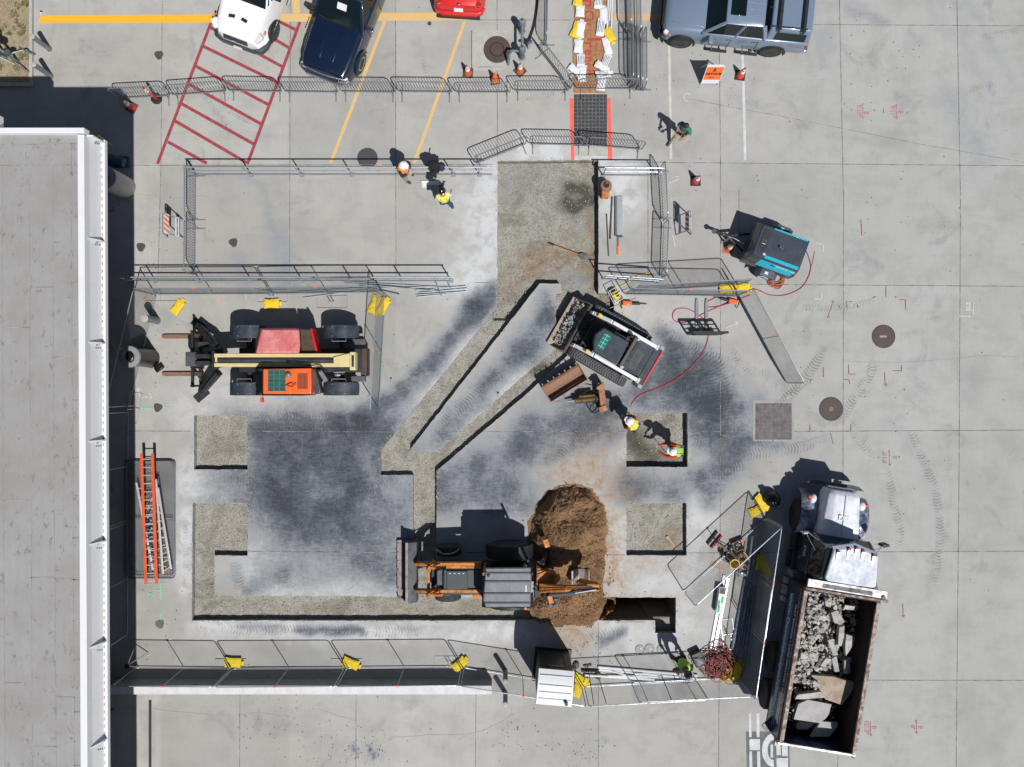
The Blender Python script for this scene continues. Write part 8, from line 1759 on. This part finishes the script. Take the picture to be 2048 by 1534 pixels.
def breaker():
    t = thing('hydraulic_breaker','rusty hydraulic breaker attachment with hoses lying below the track loader','breaker attachment',P(1178,792)); l = lambda x, y, z: tuple(P(x,y,z)-P(1178,792))
    mb = MB(); mb.bar(l(1200,765,.35),l(1207,822,.35),.22,.5); mb.build('mounting_plate','rust_orange',t,bevel=.02)
    mb = MB(); mb.bar(l(1198,770,.62),l(1202,775,.62),.3,.1); mb.build('mount_ear','rust_orange',t,bevel=.02); mb = MB(); mb.bar(l(1204,812,.6),l(1208,822,.6),.3,.1); mb.build('mount_ear','rust_orange',t,bevel=.02)
    mb = MB(); mb.cyl(l(1196,797,.3),l(1150,801,.25),.12); mb.cyl(l(1190,790,.4),l(1158,793,.38),.06); mb.build('hammer_body','breaker_ochre',t,smooth=True)
    mb = MB(); mb.cyl(l(1150,801,.25),l(1134,803,.2),.05,.03); mb.build('chisel','bright_steel',t,smooth=True)
    mb = MB(); mb.tube([Vector(q) for q in bez([l(1195,800,.5),l(1180,815,.3),l(1186,826,.1),l(1198,820,.2),l(1203,805,.5)],6)],.02,6); mb.tube([Vector(q) for q in bez([l(1195,785,.5),l(1178,780,.4),l(1165,788,.4)],6)],.02,6); mb.build('hose','black',t,smooth=True)
breaker()

def ladder(a0, a1, b0, b1, z0, z1, n, m, rm, label, name='ladder', rw=.075):
    t = thing(name,label,'ladder',P(*a0),0,'ladders lying beside the building'); l = lambda p, z: tuple(P(p[0],p[1],z)-P(*a0))
    for p, q in ((a0,a1),(b0,b1)): mb = MB(); mb.bar(l(p,z0),l(q,z1),rw,.05); mb.build('rail',m,t,bevel=.008)
    for k in range(n):
        u = (k+.7)/n; p = (a0[0]+(a1[0]-a0[0])*u, a0[1]+(a1[1]-a0[1])*u); q = (b0[0]+(b1[0]-b0[0])*u, b0[1]+(b1[1]-b0[1])*u); z = z0+(z1-z0)*u; mb = MB(); mb.bar(l(p,z),l(q,z),.03,.03); mb.build('rung',rm,t)
    return t
ladder((283,907),(292,1168),(305,907),(313,1167),.62,.42,16,'orange_ladder','ladder_alu','orange fibreglass extension ladder on top of the ladder pile',rw=.10)
ladder((273,965),(306,1140),(309,961),(313,1144),.34,.30,10,'ladder_alu','ladder_alu','pale aluminium stepladder under the orange ladder, left one')
ladder((312,958),(326,1148),(316,975),(342,1138),.42,.32,11,'ladder_alu','ladder_alu','pale stepladder between the orange and the blue ladder')
ladder((314,952),(343,1142),(290,1020),(306,1130),.24,.22,9,'blue_ladder','ladder_alu','blue stepladder at the right side of the ladder pile',rw=.10)
t = thing('timber_block','short timber blocks at the foot of the ladder pile','timber',P(325,1146)); mb = MB(); mb.obox((-.15,-.02,.05),(.45,.09,.09),.1); mb.build('block','cream',t); mb = MB(); mb.obox((.22,.1,.05),(.30,.12,.09),.2); mb.build('block','wood_orange',t)

def toilet():
    t = thing('portable_toilet','dark green portable toilet with ribbed white roof at the south fence','portable toilet',P(1104,1330),rad(-5)); h = .57
    mb = MB(); mb.box(-h,-h,.05,h,h,2.12); w = mb.build('cabin','toilet_green',t,bevel=.03)
    for x in (-.30,.32): mb = MB(); mb.box(x-.015,h,.2,x+.015,h+.025,2.05); mb.build('wall_rib','toilet_rib',w)
    text_mesh('wall_lettering','RSTALL',.17,'galv_rail',w,(.0,h+.02,1.75),(rad(90),0,rad(180)),bold=.008,ext=.003)
    mb = MB(); rings = []
    for k in range(11):
        y = h+.03-(2*h+.06)*k/10; e = .14*math.sin(math.pi*min(1,max(0,k/10)))+.0; rings.append([(-h-.04,y,2.10),(h+.04,y,2.10),(h+.03,y,2.16+e),(-h-.03,y,2.16+e)])
    mb.loft(rings); rf = mb.build('roof','white_metal',t,smooth=True)
    for k in (1.5,4,6,8): mb = MB(); y = h+.03-(2*h+.06)*k/10; e = .14*math.sin(math.pi*k/10); mb.bar((-h+.02,y,2.17+e),(h-.02,y,2.17+e),.035,.03); mb.build('roof_rib','rib_grey',rf,bevel=.01)
    mb = MB(); mb.cyl((.40,-.44,2.1),(.40,-.44,2.38),.06); mb.build('vent_pipe','black',t,smooth=True)
    mb = MB(); mb.box(-h-.1,-h-.05,0,h+.1,h+.05,.06); mb.build('skid','black',t)
    mb = MB(); mb.box(-h-.02,-.4,.15,-h,.4,2.0); mb.build('door','toilet_rib',t)
toilet()
def barrel():
    t = thing('wrapped_barrel','grey topped barrel wrapped in black plastic between the fork tips and the building','barrel',P(300,716),.2)
    mb = MB(); rings = []
    for z, r in ((0,.36),(.2,.34),(.6,.33),(1.0,.32),(1.5,.31)):
        rings.append([((r*(1+.12*noise.noise(Vector((k*.9,z*2,3)))))*math.cos(2*math.pi*k/20),(r*(1+.12*noise.noise(Vector((k*.9,z*2,7)))))*math.sin(2*math.pi*k/20),z) for k in range(20)])
    mb.loft(rings); mb.build('plastic_wrap','bag_black',t,smooth=True)
    mb = MB(); mb.lathe((0,0,0),[(.36,1.48),(.38,1.52),(.36,1.58),(.22,1.60),(.20,1.56),(0,1.54)],28); mb.build('rim','rim_grey',t,smooth=True)
    mb = MB(); mb.ell((.02,0,1.56),(.15,.20,.05)); mb.build('top_cloth','bag_black',t,smooth=True)
    mb = MB(); mb.box(.05,.40,.0,.3,.62,.15) if 0 else mb.obox((.28,-.42,.06),(.34,.22,.1),.4); mb.build('drape','bag_black',t,bevel=.03)
barrel()
def jacket():
    t = thing('jacket','black jacket and backpack hanging over the pipe railing','jacket',P(873,344)); rr = random.Random(3)
    mb = MB(); n = 26; top = []; bot = []
    for k in range(n):
        a = 2*math.pi*k/n; r = .24*(1+.45*noise.noise(Vector((math.cos(a)*2,math.sin(a)*2,4)))); top.append((r*1.25*math.cos(a),r*.85*math.sin(a),1.2)); bot.append((r*1.0*math.cos(a),r*.7*math.sin(a)-.05,.62))
    mid = [(x*1.12,y*1.15,1.02) for x, y, z in top]; tp = [(x*.6,y*.6,1.27) for x, y, z in top]; mb.loft([bot,mid,top,tp]); mb.build('jacket_body','bag_cloth',t,smooth=True)
    mb = MB(); mb.tube([(-.02,-.2,1.1),(.02,-.32,.95),(.03,-.38,.7)],.07,8); mb.build('sleeve','bag_cloth',t,smooth=True)
    mb = MB(); mb.ell((.34,-.05,1.05),(.17,.2,.24)); mb.build('backpack','bag_navy',t,smooth=True)
    mb = MB(); mb.tube([(.15,.18,1.2),(.2,.3,1.25),(.18,.38,1.15)],.03,6); mb.build('strap','bag_cloth',t)
jacket(); bpy.data.objects['jacket'].matrix_basis = Matrix.LocRotScale(P(873,346), None, (.8,.8,.95))
t = thing('paper_plans','white rolled plans lying on the slab beside the worker in yellow','plans',P(861,367),rad(-2)); mb = MB(); mb.box(-.32,-.05,0,.32,.05,.02); mb.build('sheet','lamp_lens',t); mb = MB(); mb.box(-.30,-.16,0.002,-.12,-.05,.012); mb.build('curled_corner','lamp_lens',t); mb = MB(); mb.cyl((-.32,.055,.03),(.32,.055,.03),.025); mb.build('roll','pvc',t,smooth=True)
bars('pvc_pipe','white plastic pipe %s','pipe','pvc',[(1217,-20,1213,62,.02,.12,'leftmost of those lying over the yellow sandbag'),(1221,-20,1218,45,.02,.12,'in the middle right of the walkway'),(1224,-20,1222,60,.02,.10,'right one of the group beside the walkway'),(1235,-20,1237,47,.016,.01,'apart from the others, between walkway and barriers'),
  (1196,1333,1394,1350,.05,.0,'longest of the bundle below the white lids'),(1198,1338,1392,1356,.045,.0,'resting on the longest pipe of the bundle'),(1224,1341,1264,1352,.03,.06,'short one lying slanted on the bundle'),(1214,1351,1316,1352,.05,.0,'with a pale end in the middle of the bundle'),(1168,1349,1308,1358,.045,.0,'lowest, starting at the yellow sandbag'),(1268,1345,1284,1346,.05,.06,'shortest stub on the bundle')],'white plastic pipes')
bars('dark_tube','black tube %s','tube','black',[(1163,1340,1196,1341,.05,0,'short one at the left end of the white pipes'),(1448,1100,1468,1080,.02,.1,'thin one near the pipe fittings')],'black tubes')
bars('metal_tube','blue grey steel tube %s','tube','zinc_tube',[(1490,1157,1463,1297,.055,0,'leftmost beside the long channels'),(1500,1165,1478,1303,.045,0,'second from the left beside the fence'),(1508,1172,1489,1300,.05,0,'third from the left beside the fence'),(1502,1070,1492,1150,.05,.1,'upper left one near the pipe fittings'),(1512,1062,1504,1125,.06,.1,'upper right one near the pipe fittings'),(1496,1178,1472,1300,.03,.1,'thin one resting on two others'),(1517,1040,1500,1160,.04,.02,'uppermost one near the rubbish bag')],'steel tubes near the dump truck')
bars('strut_rod','thin rod %s','rod','rust_steel',[(1507,1170,1489,1340,.012,.12,'left one along the fence near the red hoses'),(1512,1180,1496,1330,.012,.12,'right one along the fence near the red hoses'),(1140+33,1330,1140+47,1350,.012,0,'left of the two rakes at the toilet')],'thin rods along the fence')
def channel(x0,y0,x1,y1,w_,m,label,z=0):
    a, b = P(x0,y0), P(x1,y1); d = b-a; t = thing('strut_channel',label,'channel',a,math.atan2(d.y,d.x),'long strut channels'); L_ = d.length; mb = MB(); mb.box(0,-w_/2,z,L_,w_/2,z+.05); mb.build('web',m,t,bevel=.004)
    mb = MB(); mb.box(.01,-w_*.2,z+.051,L_-.01,w_*.2,z+.054); mb.build('slot_line','galv',t)
channel(1448,1150,1420,1300,.10,'pvc','pale long channel left of the tubes, under the cartons'); channel(1456,1155,1428,1302,.10,'galv_bright','bright long channel right of the pale one')
t = thing('carton','long white carton with green print lying on the channels','carton',P(1438,1197),rad(82)); mb = MB(); mb.box(-.48,-.12,.06,.48,.12,.30); b = mb.build('box','lamp_lens',t,bevel=.01)
for x, y in ((-.3,.05),(.05,-.04),(-.1,.07)): mb = MB(); mb.box(x-.12,y-.035,.301,x+.1,y+.035,.304); mb.build('green_print','lime_green',b)
mb = MB(); mb.box(.25,-.1,.301,.46,.1,.305); mb.build('dark_end','black',b)
t = thing('cardboard_sheet','torn piece of cardboard under the mesh above the channels','cardboard',P(1436,1132),rad(-18)); mb = MB(); mb.prism([(-.3,-.08),(-.1,-.1),(.3,-.07),(.32,.06),(.05,.1),(-.28,.08)],.003,.012); mb.build('sheet','cardboard',t)
t = thing('rubbish_bag','shiny black rubbish bag by the yellow sandbags and truck','rubbish bag',P(1540,997)); mb = MB(); n = 20; rings = []
for j in range(9):
    th = math.pi*j/8; rings.append([(.30*math.sin(th)*(1+.25*noise.noise(Vector((k*.7,j*.8,2))))*math.cos(2*math.pi*k/n)+1e-4*k,.28*math.sin(th)*(1+.25*noise.noise(Vector((k*.7,j*.8,6))))*math.sin(2*math.pi*k/n),.26-.26*math.cos(th)) for k in range(n)])
mb.loft(rings,False); mb.build('sack','bag_black',t,smooth=True); mb = MB(); mb.cyl((0,0,.46),(.03,.02,.62),.05,.09); mb.build('knot','bag_black',t)
def broom(px, py, ang, m, label, L_=1.25):
    t = thing('push_broom',label,'broom',P(px,py),rad(ang),'push brooms'); mb = MB(); mb.box(-.04,-.30,.04,.04,.30,.10); mb.build('broom_head',m,t,bevel=.015); mb = MB(); mb.box(-.035,-.29,0,.035,.29,.045); mb.build('bristles','black',t)
    mb = MB(); mb.cyl((0,0,.1),(L_,0,.75),.013); mb.build('handle','wood_orange' if m != 'burgundy_dark' else 'rust_steel',t); mb = MB(); mb.bar((0,-.15,.11),(.25,0,.22),.012,.012); mb.bar((0,.15,.11),(.25,0,.22),.012,.012); mb.build('brace','black',t)
broom(1424,1075,-38,'burgundy_dark','broom with dark head leaning at the slanted fence panel'); broom(1432,1083,-40,'broom_red','broom with red head leaning at the slanted fence panel')
t = thing('bucket_of_tools','yellow bucket with a grey lid beside it under the fence','bucket',P(1464,1124)); mb = MB(); mb.lathe((0,0,0),[(.13,0),(.17,.36),(.18,.38),(.15,.38),(.13,.1),(0,.1)],20); mb.build('pail','yellow',t,smooth=True); mb = MB(); mb.lathe((-.22,.18,.0),[(.17,.02),(.17,.08),(0,.10)],20); mb.build('grey_lid','steel_grey',t); mb = MB(); mb.tube([(-.17,0,.36),(0,.05,.5),(.17,0,.36)],.008,5); mb.build('pail_handle','black',t)
for i, (x, y, c_, l) in enumerate([(1459,1108,'black','black pipe fittings heap beside the brooms'),(1473,1090,'cardboard','open cardboard box of fittings by the brooms'),(1478,1117,'cardboard','cardboard box of fittings above the yellow sandbag'),(1482,1140,'galv_bright','heap of metal brackets above the tubes'),(1466,1098,'blue_plastic','small blue cans beside the pipe fittings')]):
    rr = random.Random(i+40)
    if c_ == 'cardboard':
        t = thing('carton',l,'box',P(x,y),rr.random(),'small boxes and fittings'); mb = MB(); s_ = .17
        for q in ((-s_,-s_,s_,-s_+.01),(-s_,s_-.01,s_,s_),(-s_,-s_,-s_+.01,s_),(s_-.01,-s_,s_,s_)): mb.box(q[0],q[1],0,q[2],q[3],.22)
        mb.box(-s_,-s_,0,s_,s_,.01); mb.box(s_,-s_,.2,s_+.12,s_,.21); mb.build('box','cardboard',t); mb = MB(); [mb.ell((rr.uniform(-.1,.1),rr.uniform(-.1,.1),.14),.05,8) for _ in range(6)]; o_ = mb.build('contents','galv',t); o_['kind'] = 'stuff'
    else:
        mb = MB()
        for k in range(12 if i != 4 else 4):
            p = P(x,y)+Vector((rr.gauss(0,.12),rr.gauss(0,.12),rr.uniform(.03,.15))); a = Vector((rr.gauss(0,.05),rr.gauss(0,.05),.05)); mb.cyl(p-a,p+a,.04,n=9)
        tag(mb.build('fittings',c_,None,smooth=True),l,'fittings',kind='stuff')
for x, y, l in ((1280,1299,'clear round lid on the slab, leftmost of three'),(1299,1297,'clear round lid on the slab, middle of three'),(1323,1299,'clear round lid on the slab, nearest the worker')):
    t = thing('round_lid',l,'lid',P(x,y),R.uniform(0,2),'round lids on the slab'); mb = MB(); mb.lathe((0,0,0),[(.16,.0),(.165,.02),(.15,.022),(.145,.012),(0,.012)],28); mb.build('disc','plastic_lid',t); mb = MB(); mb.obox((.03,-.02,.016),(.07,.03,.004),.5); mb.build('sticker','lamp_lens',t)
    mb = MB(); mb.tube([(.166*math.cos(k*math.pi/14),.166*math.sin(k*math.pi/14),.018) for k in range(28)],.006,6,closed=True); mb.build('disc_rim','steel_grey',t)
t = thing('tool_case','black tool case beside the red hose heap','tool case',P(1394,1314),rad(25)); mb = MB(); mb.box(-.2,-.26,0,.2,.26,.28); mb.build('case','black',t,bevel=.03); mb = MB(); mb.tube([(-.2,-.08,.2),(-.27,-.05,.2),(-.27,.05,.2),(-.2,.08,.2)],.015); mb.build('handle','steel_grey',t); mb = MB(); mb.box(-.1,-.2,.281,.12,.1,.30); mb.build('tray','steel_grey',t)
def rake(px, py, x1, y1, label, head):
    a, b = P(px,py), P(x1,y1); d = b-a; t = thing('long_tool',label,'hand tool',a,math.atan2(d.y,d.x),'long handled tools at the south fence'); L_ = d.length
    mb = MB(); mb.cyl((0,0,.05),(L_,0,1.0),.014); mb.build('handle','black',t); mb = MB()
    if head == 'shovel': mb.ell((-.05,0,.04),(.15,.12,.03))
    else: mb.box(-.03,-.15,0,.03,.15,.05)
    mb.build('tool_head','black',t)
rake(1151,1332,1143,1362,'shovel with dark round blade beside the portable toilet','shovel'); rake(1197,1353,1206,1385,'shovel with dark blade leaning right of the yellow sandbags','shovel'); rake(1175,1330,1182,1387,'thin rake leaning on the fence between two shovels','rake'); rake(1322,1348,1332,1378,'thin T-handled rod leaning on the fence below the white pipes','rake')
t = thing('tripod','folded surveying tripod at the left end of the south fence','tripod',P(281,1312)); mb = MB()
for a in (.3,2.4,4.4): mb.tube([(0,0,1.0),(.30*math.cos(a),.45*math.sin(a),.0)],.02,6)
mb.build('legs','galv_bright',t); mb = MB(); mb.lathe((0,0,1.0),[(.09,0),(.09,.05)],12); mb.build('head','black',t)
t = thing('timber_stake','notched timber stake lying in the lower right gravel square','timber',P(1344,1085)+Vector((0,0,-.24)),rad(-52)); mb = MB(); mb.box(-.25,-.02,0,.25,.02,.03); mb.build('stake','wood',t); mb = MB(); mb.box(-.22,-.05,.0,-.12,.05,.035); mb.build('cross_block','wood',t)
t = thing('litter','small black and white litter at the end of the yellow line','litter',P(83,25)); mb = MB(); mb.obox((0,.03,.02),(.07,.05,.04)); mb.build('dark_bit','black',t); mb = MB(); mb.obox((0,-.03,.02),(.06,.05,.04)); mb.build('white_bit','lamp_lens',t)
stone('stone',782,757,.04,'black','small black clod beside the vertical chain link panel',seed=9); stone('stone',996,786,.05,'chunk_dark','small dark clod on the concrete island between the trenches',seed=12)
